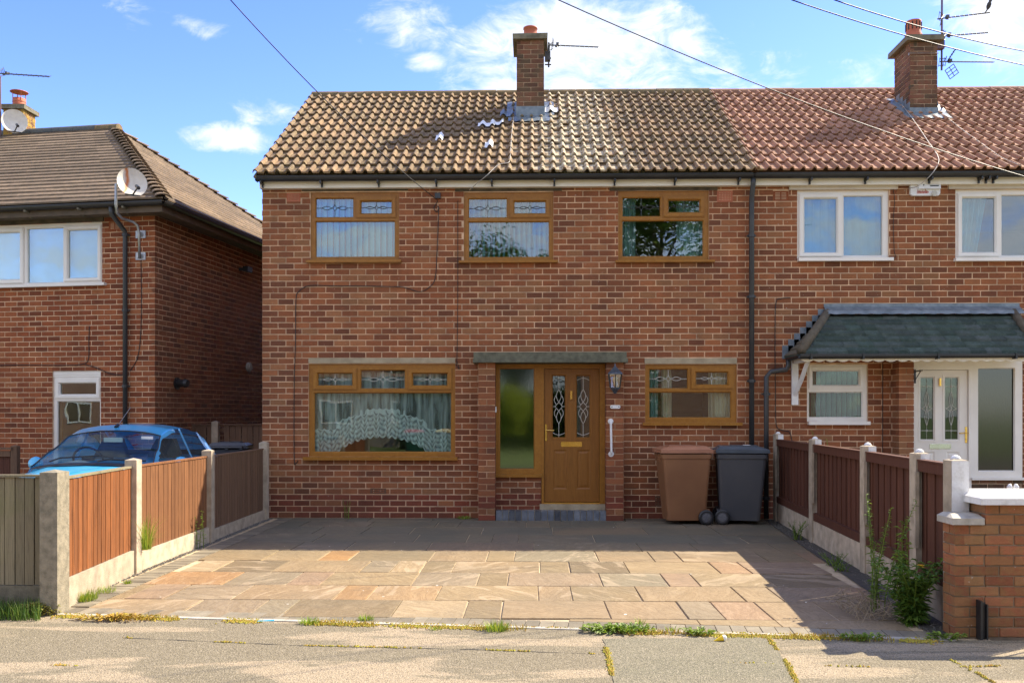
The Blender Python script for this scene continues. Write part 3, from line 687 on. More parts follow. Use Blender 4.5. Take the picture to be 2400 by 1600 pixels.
solid = [W1, W2, W3, W4, W5, (DR[0], DR[1], .10, DR[3])]
sl_ = MB(); sl_.slab(BM, HX0+.004, HX1, 0, WTOP, -.25, -.005, solid)
wall1 = obj('wall', sl_, MORTAR, H1)
holes = solid+LIN+LIN2+[V1, V2, (X(1121, FY), X(1161, FY), 0, DR[3]), (X(1419, FY), X(1462, FY), 0, DR[3]), (X(1108, FY)+.02, X(1472, FY)-.02, Z(1200, 849, FY), Z(1200, 826, FY))]
redz = lambda z, u: z < .30 and random.random() < .9
brickwork(wall1, BM, HX0, HX1-.002, 0, WTOP, holes, BR_MAIN, red=redz)
# other walls: flank, rear, party wall, floor, gable
b = MB(); b.box(HX0+.004, HX0+.24, FY+.25, 21.7, 0, WTOP); b.box(HX0, HX1, 21.7, 21.95, 0, WTOP); b.box(HX0+.24, HX1, 18.7, 18.95, 0, WTOP-.1)
ry_, rz_ = EY+GAUGE*NC*cos(PITCH), EZ+GAUGE*NC*sin(PITCH)
b.prism([(HX0+.02, FY+.05, WTOP-.02), (HX0+.02, 21.9, WTOP-.02), (HX0+.02, 21.9, 5.5), (HX0+.02, ry_, rz_-.12)], (0, 0, 0), (.2, 0, 0))
obj('flank_wall', b, BR_MAIN, H1)
b = MB(); b.box(HX0+.24, HX1, FY+.25, 18.7, 2.44, 2.60); b.box(HX0+.24, HX1, FY+.25, 18.7, WTOP-.1, WTOP-.02); b.box(HX1-.1, HX1, FY+.25, 18.7, 0, WTOP-.12); b.box(HX0+.24, HX1, FY+.25, 18.7, -.05, .1)
b.box(HX0+.24, HX1-.1, 15.6, 15.7, .1, 2.44); b.box(HX0+.24, HX1-.1, 15.6, 15.7, 2.6, WTOP-.1); b.box(.55, .65, FY+.25, 15.6, .1, 2.44); b.box(-1.25, -1.15, FY+.25, 15.6, 2.6, WTOP-.1); b.box(1.0, 1.1, FY+.25, 15.6, 2.6, WTOP-.1)
obj('interior', b, INTER, H1)
for i, L_ in enumerate(LIN): q = MB(); q.bx(BM, L_[0], L_[1], -.1, .004, L_[2], L_[3], j=.001); obj('lintel', q, LINTEL, H1)
for i, L_ in enumerate(LIN2): q = MB(); q.bx(BM, L_[0], L_[1], -.1, .006, L_[2], L_[3], j=.001); obj('lintel', q, LINTEL_L, H1)
def airbrick(house, B, r, nx, nz, mat, slots=False):
    hs_ = []; wu, wz = (r[1]-r[0]), (r[3]-r[2])
    for i in range(nx):
        for k in range(nz):
            cu, cz = r[0]+wu*(.1+.8*(i+.5)/nx), r[2]+wz*(.12+.76*(k+.5)/nz); hu, hz = wu*.8/nx*(.42 if slots else .26), wz*.76/nz*.27
            hs_.append((cu-hu, cu+hu, cz-hz, cz+hz))
    q = MB(); q.slab(B, *r, -.05, .001, hs_); v = obj('air_vent', q, mat, house); q = MB(); q.bx(B, r[0]+.005, r[1]-.005, -.06, -.045, r[2]+.005, r[3]-.005); obj('vent_backing', q, INTER_D, v)
airbrick(H1, BM, V1, 8, 5, TERRA_V); airbrick(H1, BM, V2, 8, 5, TERRA_V)
airbrick(H1, ((0, FY-.004), (1, 0), (0, -1)), mrect(868, 905, 1144, 1156), 5, 2, BR_CHIM, True); airbrick(H1, ((0, FY-.004), (1, 0), (0, -1)), mrect(1535, 1552, 1162, 1185), 2, 4, BR_CHIM, True)
# windows
oak = dict(mat=OAK)
window(H1, BM, W1, [(mrect(739.5, 826, 464.7, 507.3), None, 1), (mrect(845.6, 916.6, 471.7, 499), mrect(833, 928.4, 458, 511), 1), (mrect(739.5, 923.6, 519, 600.5), None, 0)], OAK, GLASS_S, sill=mrect(719.3, 941, 611, 617))
window(H1, BM, W2, [(mrect(1099, 1187, 465.5, 508), None, 1), (mrect(1206, 1278, 472, 498.7), mrect(1193, 1290, 460, 511), 1), (mrect(1099, 1286, 520, 601), None, 0)], OAK, GLASS_S, sill=mrect(1076, 1307, 612, 617.5))
window(H1, BM, W3, [(mrect(1460.5, 1547.5, 463, 505), None, 1), (mrect(1568, 1640, 469, 496), mrect(1554, 1652.5, 458, 509), 1), (mrect(1460, 1648, 517.5, 599), None, 0)], OAK, GLASS_S, sill=mrect(1442, 1673, 611.4, 616.5))
window(H1, BM, W4, [(mrect(744.4, 824, 875.5, 902.3), mrect(731.6, 836.8, 862, 913.7), 1), (mrect(845.4, 947, 868, 909.5), None, 1), (mrect(967.4, 1047, 875.5, 902.3), mrect(955.4, 1060, 862, 913.7), 1), (mrect(736.3, 1055.8, 921.4, 1057.8), None, 0)], OAK, GLASS, sill=mrect(712.4, 1073, 1069.6, 1077.3), came=CAME_P)
window(H1, BM, W5, [(mrect(1523.5, 1611.6, 865.7, 909), None, 1), (mrect(1632.7, 1705.5, 872.7, 900.3), mrect(1619, 1723, 860, 911.6), 1), (mrect(1523.5, 1713, 920, 977.4), None, 0)], OAK, GLASS, sill=mrect(1505, 1737.7, 989.6, 996.7), came=CAME_P)
# porch: brick piers, slab, door and sidelight, step
PY = FY-.28; BP = ((0, PY), (1, 0), (0, -1))
for (a, c) in ((X(1121, PY), X(1160.5, PY)), (X(1421, PY), X(1461.5, PY))):
    q = MB(); q.box(a+.006, c-.006, PY+.0085, FY+.02, 0, Z(1200, 849, PY)); pr = obj('porch_pier', q, MORTAR, H1)
    zt = Z(1200, 849, PY)
    rr = MB()
    for k in range(int(zt/.083)+1):
        za, zb = k*.083+.006, min((k+1)*.083-.006, zt)
        if zb-za < .02: continue
        red = 1.0 if k < 4 and k != 1 else 0.0
        if k % 2 == 0: rr = MB(); rr.box(a, c, PY, PY+.105, za, zb, (rnd(0, 1), red, 0), .0015); obj('brick', rr, BR_MAIN, pr)
        else:
            for (p, q2) in ((a, (a+c)/2-.006), ((a+c)/2+.006, c)): rr = MB(); rr.box(p, q2, PY, FY, za, zb, (rnd(0, 1), red, 0), .0015); obj('brick', rr, BR_MAIN, pr)
        if k % 2 == 0: rr = MB(); rr.box(a, c, PY+.117, FY-.004, za, zb, (rnd(0, 1), red, 0), .0015); obj('brick', rr, BR_MAIN, pr)
CY = FY-.36
q = MB(); za, zb, zc = Z(1200, 849, CY), Z(1200, 840, CY), Z(1200, 825, CY)
q.box(X(1108, CY), X(1472, CY), CY, FY+.01, za, zb, j=.002); q.box(X(1110, CY), X(1469, CY), CY+.012, FY+.01, zb+.001, zc, j=.003); obj('porch_slab', q, CANOPY, H1)
DF = FY-.02; BD = ((0, DF), (1, 0), (0, -1))
dr = lambda a, b_, c, d: rect(a, b_, c, d, Y=DF)
dfx0, dfx1 = DR[0]-.02, DR[1]+.02; ztop = DR[3]-.004
sidep = dr(1172.4, 1250.8, 864.5, 1097); leaf = dr(1275, 1405, 863.6, 1176.5); zs = Z(1200, 1110, DF)
q = MB(); q.slab(BD, dfx0, leaf[0]-.035, zs, ztop, -.06, .012, [(sidep[0]-.012, sidep[1]+.012, sidep[2]-.012, sidep[3]+.012)])
q.ring(BD, (sidep[0]-.012, sidep[1]+.012, sidep[2]-.012, sidep[3]+.012), sidep, .011, -.012)
q.slab(BD, leaf[0]-.035, dfx1, leaf[2]-.02, ztop, -.06, .016, [leaf]); q.bx(BD, dfx0-.0, leaf[0]-.03, -.0, .055, Z(1200, 1117.5, DF), zs)
df = obj('door_frame', q, OAK, H1)
g_ = MB(); g_.bx(BD, sidep[0]-.01, sidep[1]+.01, -.035, -.028, sidep[2]-.01, sidep[3]+.01); obj('pane', g_, GLASS_O, df)
def door(house, B, leaf, panes, panels, mat, came, pat, n0=-.015, gl=GLASS):
    q = MB(); hs_ = [(p[0]-.018, p[1]+.018, p[2]-.018, p[3]+.018) for p in panes]; q.slab(B, leaf[0]+.004, leaf[1]-.004, leaf[2]+.006, leaf[3]-.004, n0-.04, n0, hs_+[(p[0], p[1], p[2], p[3]) for p in panels])
    for p in panels:
        i = (p[0]+.022, p[1]-.022, p[2]+.022, p[3]-.022); k = (i[0]+.03, i[1]-.03, i[2]+.03, i[3]-.03); q.ring(B, p, i, n0, n0-.010); q.ring(B, i, k, n0-.010, n0-.002); q.slab(B, *k, n0-.02, n0-.002)
    for p, h in zip(panes, hs_):
        o_ = (h[0]-.02, h[1]+.02, h[2]-.02, h[3]+.02); q.slab(B, *o_, n0, n0+.006, [h]); q.ring(B, h, p, n0+.0055, n0-.014)
    d = obj('door', q, mat, house)
    for p in panes:
        g_ = MB(); g_.bx(B, p[0]-.006, p[1]+.006, n0-.028, n0-.022, p[2]-.006, p[3]+.006); obj('pane', g_, gl, d)
        c = MB(); pat(c, B, p, n0-.018); obj('lead_pattern', c, came, d)
    return d
def pat_oval(c, B, p, n):
    O, U, Nn = B; P = lambda u, z: (O[0]+U[0]*u+Nn[0]*n, O[1]+U[1]*u+Nn[1]*n, z); cu, cz = (p[0]+p[1])/2, (p[2]+p[3])/2; w_, h_ = (p[1]-p[0])/2, (p[3]-p[2])/2; r = .0042
    def curve(fn, k=10): c.tube([P(*fn(i/k)) for i in range(k+1)], r, 4)
    for s in (1, -1):
        curve(lambda t: (cu, cz+s*h_*(.56+.44*t)), 1)
        curve(lambda t: (cu+w_*(2*t-1), cz+s*h_*(.86+.07*sin(pi*t))))
        for q in (1, -1):
            curve(lambda t: (cu+q*w_*.40*sin(pi*t), cz+s*h_*(.14+.42*t)))
            curve(lambda t: (cu+q*w_*(.62*(1-t)), cz+s*h_*.145*t), 1)
            curve(lambda t: (cu+q*w_*(.28+.47*sin(pi*(.1+.8*t))), cz+s*h_*(.07+.30*t)))
    for q in (1, -1): curve(lambda t: (cu+q*w_*(.62+.38*t), cz), 1)
dpan = [dr(1295.7, 1324, 880.7, 1024), dr(1352.5, 1381.7, 880.7, 1024)]
dor = door(H1, BD, leaf, dpan, [dr(1296.6, 1329.4, 1053.5, 1146), dr(1351.5, 1384.6, 1053.5, 1146)], OAKDOOR, CAME_P, pat_oval)
def letterbox(d, B, r, mat, n0=-.015):
    q = MB(); q.slab(B, *r, n0, n0+.008, [(r[0]+.012, r[1]-.012, r[2]+.012, r[3]-.012)]); q.bx(B, r[0]+.013, r[1]-.013, n0, n0+.005, r[2]+.013, r[3]-.013); obj('letterbox', q, mat, d)
letterbox(dor, BD, dr(1314.8, 1364, 1035, 1046.5), BRASS)
def handle(d, B, u, z0, z1, zl, dirn, mat, n0=-.015):
    O, U, Nn = B; P = lambda u, n, z: (O[0]+U[0]*u+Nn[0]*n, O[1]+U[1]*u+Nn[1]*n, z)
    q = MB(); q.bx(B, u-.013, u+.013, n0, n0+.01, z0, z1); q.tube([P(u, n0+.01, zl), P(u, n0+.05, zl), P(u+dirn*.03, n0+.052, zl), P(u+dirn*.11, n0+.05, zl-.004)], .009, 8); q.tube([P(u, n0+.009, z0+.05), P(u, n0+.02, z0+.05)], .012, 8)
    obj('handle', q, mat, d)
handle(dor, BD, X(1279.8, DF), Z(0, 1031.8, DF), Z(0, 993.6, DF), Z(0, 1007.4, DF), 1, BRASS)
q = MB(); xk = X(1338.8, DF); q.box(xk-.014, xk+.014, DF-.012, DF+.015, Z(0, 935.5, DF), Z(0, 917, DF)); obj('knocker', q, BRASS, dor)
q = MB(); q.bx(BD, leaf[0], leaf[1], -.02, .02, leaf[2]-.02, leaf[2]-.005); obj('threshold', q, BRASS, df)
# low brick wall under the sidelight
lw = (dfx0, leaf[0]-.04, .1, Z(1200, 1117.5, DF)-.002); q = MB(); q.bx(BD, lw[0], lw[1], -.1, -.0085, lw[2], lw[3]); lwall = obj('low_wall', q, MORTAR, H1); brickwork(lwall, BD, *lw, [], BR_MAIN, phase=1, red=lambda z, u: z < .35)
# engineering-brick step
q = MB(); sy = PY+.02; q.box(X(1163, sy), X(1420, sy), sy+.012, FY+.03, 0, .128); q.box(leaf[0]-.06, dfx1, DF-.07, DF+.02, .129, leaf[2]-.021)
step = obj('door_step', q, LINTEL_L, H1); x = X(1161.5, sy); x1 = X(1421, sy); n = 17
BLUEB = plain('blue_engineering_brick', (.075, .09, .11), (.15, .165, .18), 9, .45, tv=.45, bump=.2)
for k in range(n): q = MB(); q.box(x+(x1-x)*k/n+.004, x+(x1-x)*(k+1)/n-.004, sy, sy+.16, .003, .133, (rnd(0, 1), 0, 0), .0015); obj('brick', q, BLUEB, step)
# eaves: fascia, gutter, brackets, roof
def eaves(house, x0, x1, brk, fmat=FASCIA, gx0=None):
    q = MB(); q.box(x0, x1, 12.505, 12.53, Z(1200, 437.5, 12.5), Z(1200, 415, 12.5)); q.box(x0, x1, 12.531, FY+.01, Z(1200, 437.5, 12.5)+.002, Z(1200, 437.5, 12.5)+.014); fa = obj('fascia', q, fmat, house)
    q = MB(); r = .062; zc = EZ-.012
    q.grid(lambda u, v: (x0-.02+(x1-x0+.04)*u, 12.425+r*cos(pi+pi*v), zc+r*sin(pi+pi*v)), 1, 12); q.grid(lambda u, v: (x0-.02+(x1-x0+.04)*u, 12.425+(r-.005)*cos(2*pi-pi*v), zc+(r-.005)*sin(2*pi-pi*v)), 1, 12)
    q.box(x0-.02, x1+.02, 12.425-r-.004, 12.425-r+.003, zc-.004, zc+.006); q.box(x0-.022, x0-.018, 12.365, 12.485, zc-.06, zc)
    gu = obj('gutter', q, BLACKPL, house, smooth=False)
    for px in brk:
        xb = X(px, 12.5); q = MB(); q.box(xb-.011, xb+.011, 12.38, 12.504, zc-.095, zc-.055); q.box(xb-.011, xb+.011, 12.477, 12.505, zc-.13, zc-.05); obj('gutter_bracket', q, BLACKPL, gu)
    return gu
eaves(H1, X(603, 12.4), HX1, [616, 755, 888, 1023, 1153, 1299, 1440, 1581, 1730])
roof1, RY, RZ = tile_roof(H1, -3.86, HX1-.01, TILE_M, seed=21)
ridge_tiles(roof1, -3.84, HX1, RY, RZ, RIDGE_M, L=.46)
q = MB(); q.box(-3.85, HX1-.02, RY-.11, RY+.11, RZ-.10, RZ-.01, j=.004); obj('ridge_bedding', q, CONC_D, roof1)
# verge mortar
q = MB(); q.tube([(-3.845, EY+.03, EZ-.025), (-3.845, RY, RZ-.04)], .024, 6); obj('verge', q, CONC_D, roof1)
CHY = 14.36; CP = lambda px: X(px, CHY)
ch1, cx, cy, cz = chimney(H1, CP(1211), CP(1275), CHY, CHY+.62, Z(0, 106.5, CHY), 5.9, BR_CHIM, CONC_D, None)
q = MB(); r = .108; q.lathe((cx, cy-.10, cz+.02), [(r+.012, 0), (r+.01, .03), (r, .05), (r-.004, .145), (r+.008, .15), (r+.006, .172), (r-.02, .172), (r-.022, .05)], 24, cap=False); obj('pot', q, TERRA, ch1, smooth=True)
def flashing(ch, x0, x1, y0, base_top, n=9, sd=1):
    q = MB(); q.box(x0-.012, x1+.012, y0-.012, y0-.002, base_top-.16, base_top, j=.002); zf = lambda y: EZ+(y-EY)*.687
    yb = y0-.24; N_ = 22
    def P(u, v):
        x = x0-.13+(x1-x0+.26)*u; y = y0-.01-(y0-.01-yb)*v; return (x, y, max(zf(y)+.056+.006*sin(u*30)*v, 0)+.003*sin(u*17+v*9))
    q.grid(P, N_, 3); q.grid(lambda u, v: (x0-.004-.16*u, y0+.62*v, zf(y0+.62*v)+.06+.012*sin(u*9+v*22)), 3, 8); q.grid(lambda u, v: (x1+.004+.16*u, y0+.62*v, zf(y0+.62*v)+.06+.012*sin(u*9+v*22)), 3, 8)
    for i in range(4):
        y = y0+.13*i; q.box(x0-.010, x0-.003, y, y+.128, zf(y)-.05, zf(y)+.22); q.box(x1+.003, x1+.010, y, y+.128, zf(y)-.05, zf(y)+.22)
    obj('flashing', q, LEAD, ch)
flashing(ch1, CP(1211), CP(1275), CHY, Z(0, 260, CHY))
# stray white sealing tape over tiles left of the chimney
def onroof(px, py):
    d = ray(px, py); t = (EZ-EY*.687-EYE)/(d.z-.687*d.y); return Vector((d.x*t, d.y*t, EYE+d.z*t))
TAPE = plain('white_sealing_tape', (.85, .85, .84), (.7, .72, .74), 12, .5)
for px, py, wd, hh in ((1030, 334, .11, .2), (1146, 351, .12, .2), (1140, 303, .26, .14), (1165, 300, .2, .12), (1292, 268, .22, .2), (1187, 278, .2, .2)):
    p = onroof(px, py); kx = (p.x+3.86)/TW*2; c0 = round((p.y-EY)/(GAUGE*cos(PITCH))); q = MB()
    def P(u, v):
        x = p.x-wd/2+wd*u; y = p.y-hh/2+hh*v; ph = ((x+3.86) % (TW/2)); h = .040*sin(pi*min(ph, .078)/.078)**.75 if ph < .078 else 0
        return (x, y, EZ+(y-EY)*.687+(h+.058)/cos(PITCH)+.003*sin(u*20+v*7))
    q.grid(P, 10, 3); obj('sealing_tape', q, TAPE if px != 1187 else LEAD, roof1)
# main downpipe
xp = X(1762.5, 12.5)
downpipe(H1, [(xp, 12.43, EZ-.06), (xp, 12.43, EZ-.13), (xp, 12.51, EZ-.30), (xp, 12.52, EZ-.4), (xp, 12.52, .05)], .036, [(xp, 12.52, Z(0, 560, 12.5)), (xp, 12.52, Z(0, 700, 12.5)), (xp, 12.52, Z(0, 894, 12.5)), (xp, 12.52, 1.0)])

# ================================================================== right-hand house of the terrace
H2 = thing('brick_house', 'right-hand terraced brick house with white windows, red tiled roof and slate porch roof', 'house', (6, FY, 0))
random.seed(31)
X2 = 9.6
A1 = mrect(1868.6, 2083.7, 446, 606); A2 = mrect(2239.6, 2455, 444, 606); A3 = mrect(1891.6, 2034.5, 853.8, 987)
DR2 = (X(2142, FY), X(2397, FY), .1, Z(0, 852, FY))
LN2 = [mrect(1849, 2102, 431, 446), mrect(2222, 2480, 430, 444)]
V3 = mrect(1812, 1848, 448, 471)
sol = [A1, A2, A3, DR2]
q = MB(); q.slab(BM, HX1+.004, X2, 0, WTOP, -.25, -.005, sol); wall2 = obj('wall', q, MORTAR, H2)
brickwork(wall2, BM, HX1+.002, X2, 0, WTOP, sol+LN2+[V3], BR_MAIN, near=(4.2, 3.4), red=redz, phase=1)
b = MB(); b.box(HX1+.01, X2, FY+.25, 18.7, 2.44, 2.60); b.box(HX1+.01, X2, FY+.25, 18.7, WTOP-.1, WTOP-.02); b.box(X2-.1, X2, FY+.25, 18.7, 0, WTOP-.12); b.box(HX1+.01, X2, 18.7, 18.95, 0, WTOP); b.box(HX1+.01, X2, 15.6, 15.7, 0, WTOP-.12); b.box(5.55, 5.65, FY+.25, 15.6, 2.6, WTOP-.1); b.box(5.0, 5.05, FY+.25, 15.6, .0, 2.44)
obj('interior', b, INTER, H2)
for L_ in LN2: q = MB(); q.bx(BM, L_[0], L_[1], -.1, .03, L_[2], L_[3]); obj('lintel', q, LINTEL_W, H2)
airbrick(H2, BM, V3, 2, 5, BR_LEFT, True)
wr = mrect
window(H2, BM, A1, [(wr(1887, 1962.4, 465, 590.6), wr(1873, 1975, 453, 602), 0), (wr(1980.4, 2069.4, 459, 597), None, 0)], WHITE, GLASS_S, sill=wr(1868.6, 2090, 606, 613.5))
window(H2, BM, A2, [(wr(2258, 2334, 463, 590), wr(2245, 2345, 452, 602), 0), (wr(2352, 2441, 457, 597), None, 0)], WHITE, GLASS_S, sill=wr(2235, 2460, 606, 613.5))
window(H2, BM, A3, [(wr(1906.6, 2014.4, 869.8, 901.6), wr(1896, 2028, 858, 912), 0), (wr(1898.6, 2021.4, 919.8, 976.6), None, 0)], WHITE, GLASS, sill=wr(1893, 2036, 987, 995))
eaves(H2, HX1+.002, X2, [1897, 2027, 2177, 2293, 2310, 2327, 2450])
roof2, _, _ = tile_roof(H2, HX1, X2, TILE_N, seed=5)
ridge_tiles(roof2, HX1+.01, X2, RY, RZ-.01, RIDGE_R, L=.46)
q = MB(); q.box(HX1+.01, X2, RY-.10, RY+.10, RZ-.10, RZ-.02); obj('ridge_bedding', q, CONC_D, roof2)
C2 = lambda px: X(px, 14.36)
ch2, cx2, cy2, cz2 = chimney(H2, C2(2132.7), C2(2197), 14.36, 14.98, Z(2130, 98, 14.36), 5.9, BR_CHIM, CONC_D, None, over=.075)
q = MB(); r = .118; q.lathe((cx2-.05, cy2-.05, cz2-.02), [(r+.02, 0), (r+.015, .14), (r-.004, .17), (r-.004, .34), (r, .36), (r-.03, .36)], 24, cap=False)
pot2 = obj('pot', q, TERRA, ch2, smooth=True)
for k in range(12):
    t = 2*pi*k/12; q = MB(); c_ = Vector((cx2-.05+(r-.001)*cos(t), cy2-.05+(r-.001)*sin(t), cz2+.19)); q.tube([c_, c_+Vector((0, 0, .12))], .009, 6); obj('pot_slot', q, INTER_D, pot2)
flashing(ch2, C2(2132.7), C2(2197), 14.36, Z(2130, 253, 14.36))
# porch piers and white door
for (a, c) in ((X(2107, PY), X(2142, PY)),):
    q = MB(); q.box(a+.006, c-.006, PY+.0085, FY+.02, 0, 2.24); pr = obj('porch_pier', q, MORTAR, H2)
    for k in range(27):
        za, zb = k*.083+.006, (k+1)*.083-.006; rr = MB()
        if k % 2: rr.box(a, c, PY, PY+.225, za, zb, (rnd(0, 1), 0, 0), .0015); obj('brick', rr, BR_MAIN, pr)
        else: rr.box(a, (a+c)/2-.005, PY, PY+.105, za, zb, (rnd(0, 1), 0, 0), .0015); rr.box((a+c)/2+.005, c, PY, PY+.105, za, zb, (rnd(0, 1), 0, 0), .0015); rr.box(a, c, PY+.117, FY-.004, za, zb, (rnd(0, 1), 0, 0), .0015); obj('brick', rr, BR_MAIN, pr)
sp2 = dr(2293.5, 2375.8, 864, 1101.6); lf2 = dr(2147, 2269.6, 866.6, 1190)
q = MB(); zs2 = Z(0, 1114, DF); q.slab(BD, lf2[1]+.035, dr(2395, 2396, 0, 1)[0], zs2, 2.25, -.06, .012, [(sp2[0]-.012, sp2[1]+.012, sp2[2]-.012, sp2[3]+.012)]); q.ring(BD, (sp2[0]-.012, sp2[1]+.012, sp2[2]-.012, sp2[3]+.012), sp2, .011, -.012)
q.slab(BD, DR2[0]-.03, lf2[1]+.035, .1, 2.25, -.06, .016, [lf2]); q.bx(BD, lf2[1]+.03, dr(2396, 2397, 0, 1)[0], 0, .055, Z(0, 1120, DF), zs2)
df2 = obj('door_frame', q, WHITE, H2)
g_ = MB(); g_.bx(BD, sp2[0]-.01, sp2[1]+.01, -.035, -.028, sp2[2]-.01, sp2[3]+.01); obj('pane', g_, mat_glass('rain_glass', refl=.05, mul=1, tint=(.36, .30, .22), obscure=1, rough=.1), df2)
def pat_long(c, B, p, n):
    O, U, Nn = B; P = lambda u, z: (O[0]+U[0]*u+Nn[0]*n, O[1]+U[1]*u+Nn[1]*n, z); cu, cz = (p[0]+p[1])/2, (p[2]+p[3])/2; w_, h_ = (p[1]-p[0])/2, (p[3]-p[2])/2; r = .004
    c.tube([P(cu, p[2]), P(cu, p[3])], r*.6, 4)
    for s in (1, -1):
        c.tube([P(p[0], cz+s*h_*.72), P(p[1], cz+s*h_*.72)], r, 4)
        c.tube([P(cu+w_*.2*a, cz+s*h_*.72+.016*q) for a, q in ((1, 0), (0, 1), (-1, 0), (0, -1), (1, 0))], r, 4)
        for q in (1, -1):
            c.tube([P(cu+q*w_*.30*sin(pi*t/8), cz+s*h_*(.0+.55*t/8)) for t in range(9)], r, 4); c.tube([P(cu+q*w_*(.12+.78*(t/6)**1.5), cz+s*h_*.13*(1-t/6)**1.3) for t in range(7)], r, 4)
dor2 = door(H2, BD, lf2, [dr(2159.5, 2189, 885, 1029), dr(2217, 2246.6, 885, 1029)], [dr(2161, 2192, 1058, 1150), dr(2219, 2250, 1058, 1150)], WHITE, CAME_P, pat_long)
letterbox(dor2, BD, dr(2179.6, 2229.7, 1039.8, 1051.6), CHROME); handle(dor2, BD, X(2265, DF), Z(0, 1035.6, DF), Z(0, 999, DF), Z(0, 1013, DF), -1, BRASS)
q = MB(); xk = X(2203.5, DF); q.box(xk-.012, xk+.012, DF-.01, DF+.015, Z(0, 906, DF), Z(0, 888, DF)); obj('knocker', q, BRASS, dor2)
lw = (lf2[1]+.04, dr(2395, 2396, 0, 1)[0], .0, Z(0, 1120, DF)-.002); q = MB(); q.bx(BD, lw[0], lw[1], -.1, -.0085, lw[2], lw[3]); lwall = obj('low_wall', q, MORTAR_D, H2); brickwork(lwall, BD, *lw, [], BR_CHIM, phase=1)
# porch roof: slates, hips, lead flashing, gutter, scalloped trim, bracket
Yf = 12.0; zt_, zb_ = Z(1940, 737, FY), Z(1880, 829, Yf)
xl0, xl1 = X(1838, FY), X(1876, Yf)          # left eaves corner at the wall and at the front
xt = X(1936, FY); xr0 = X(2440, Yf); xtr = X(2370, FY)
pr_ = MB(); V = [(xl1, Yf, zb_), (xr0, Yf, zb_), (xtr, FY, zt_), (xt, FY, zt_), (xl1-.0, FY, zb_)]
V[4] = (xl0, FY, zb_); Vd = [(x, y, z-.03) for x, y, z in V]
pr_.add([V[0], V[1], V[2], V[3], V[4], (xr0+.02, FY, zb_)]+[(x, y, z-.02) for x, y, z in (V[0], V[1], V[2], V[3], V[4], (xr0+.02, FY, zb_))], [(0,1,2,3), (4,0,3), (1,5,2), (6,10,11,7), (0,6,7,1), (4,10,6,0), (1,7,11,5)])
proof = obj('porch_roof', pr_, TILE_D, H2)
NR = 7
for k in range(NR):
    v0, v1 = k/NR, (k+1)/NR; lo = v0; 
    e = lambda v: (xl1+(xt-xl1)*v, Yf+(FY-Yf)*v, zb_+(zt_-zb_)*v); er = lambda v: xr0+(xtr-xr0)*v
    xa, xb = e(v0)[0]+.02, er(v0)-.02; x = xa-(k % 2)*.1
    nx, nz = 0, 1
    while x < xb:
        x2 = min(x+.2, xb); xs_, xe_ = max(x, xa), x2; x = x2 if x2 < xb else xb
        if xe_-xs_ < .03: continue
        q = MB(); y0, z0 = e(v0)[1], e(v0)[2]; y1, z1 = e(min(v1+.03, 1))[1], e(min(v1+.03, 1))[2]; t0 = rnd(.030, .042)
        xs2 = max(xs_, e(v1)[0]); xe2 = min(xe_, er(v1)); g2 = .0015
        if xe2-xs2 < .02: xs2, xe2 = xs_+.0, max(xe_-.0, xs_+.02)
        q.add([(xs_+g2, y0-.012, z0-.004), (xe_-g2, y0-.012, z0-.004), (xe_-g2, y0-.012, z0+t0), (xs_+g2, y0-.012, z0+t0), (xs2+g2, y1, z1+.004), (xe2-g2, y1, z1+.004)], [(0,1,2,3), (3,2,5,4)], (rnd(0, 1), rnd(0, 1), 0)); obj('slate', q, TILE_D, proof)
    q = MB(); a_, b2 = Vector((xl0+(xt-xl0)*v0, FY-.01, zb_+(zt_-zb_)*v0)), Vector(e(v0)); c_, d_ = Vector(e(v1)), Vector((xl0+(xt-xl0)*v1, FY-.01, zb_+(zt_-zb_)*v1)); up_ = Vector((-.006, 0, .016))
    q.add([a_+up_, b2+up_, c_+Vector((0, 0, .003)), d_+Vector((0, 0, .003)), a_, b2], [(0,1,2,3), (4,5,1,0)], (rnd(0, 1), 1, 0)); obj('slate_course', q, HIPM, proof)
    q = MB(); zz = zb_+(zt_-zb_)*v0+.07; xx = xl0+(xt-xl0)*v0+.02; q.box(xx-.05, xx+.10, FY-.012, FY-.003, zz-.10, zz+.085); obj('step_flashing', q, LEAD, proof)
for (p0, p1) in (((xl1, Yf-.01, zb_+.03), (xt+.01, FY-.04, zt_+.03)), ((xr0, Yf-.01, zb_+.03), (xtr, FY-.04, zt_+.03))):
    q = MB(); q.tube([p0, p1], [.062, .055], 10); obj('hip_tile', q, HIPM, proof, smooth=True)
q = MB(); N_ = 60; xa, xb = X(1930.5, FY), X(2389, FY)
q.grid(lambda u, v: (xa+(xb-xa)*u, FY-.006-(.13*max(v-.35, 0)/.65), zt_+.15-.13*v+.004*sin(u*90)*v-(.028 if v > .9 else 0)), N_, 6); obj('flashing', q, LEAD, proof)
q = MB(); r = .045; q.grid(lambda u, v: (xl1-.03+(xr0-xl1+.06)*u, Yf-.055+r*cos(pi+pi*v), zb_-.012-.015*(1-u)+r*sin(pi+pi*v)), 1, 10); q.box(xl1-.03, xr0+.03, Yf-.104, Yf-.097, zb_-.035, zb_-.006)
q.grid(lambda u, v: (xl1-.03+.045*cos(pi+pi*v)+.02, Yf-.05+(FY-Yf)*u, zb_-.02+.045*sin(pi+pi*v)), 1, 8); pg = obj('porch_gutter', q, BLACKPL, H2)
for px in (1902, 2024, 2200, 2382): xb_ = X(px, Yf-.1); q = MB(); q.box(xb_-.012, xb_+.012, Yf-.112, Yf-.02, zb_-.075, zb_+.0); obj('gutter_bracket', q, BLACKPL, pg)
q = MB(); n = 34; xs0, xs1 = X(1878, Yf), xr0; zt2 = zb_-.035; yT = Yf-.01
pts = [(xs0, yT, zt2), (xs1, yT, zt2)][::-1]; wv = (xs1-xs0)/20
low = []
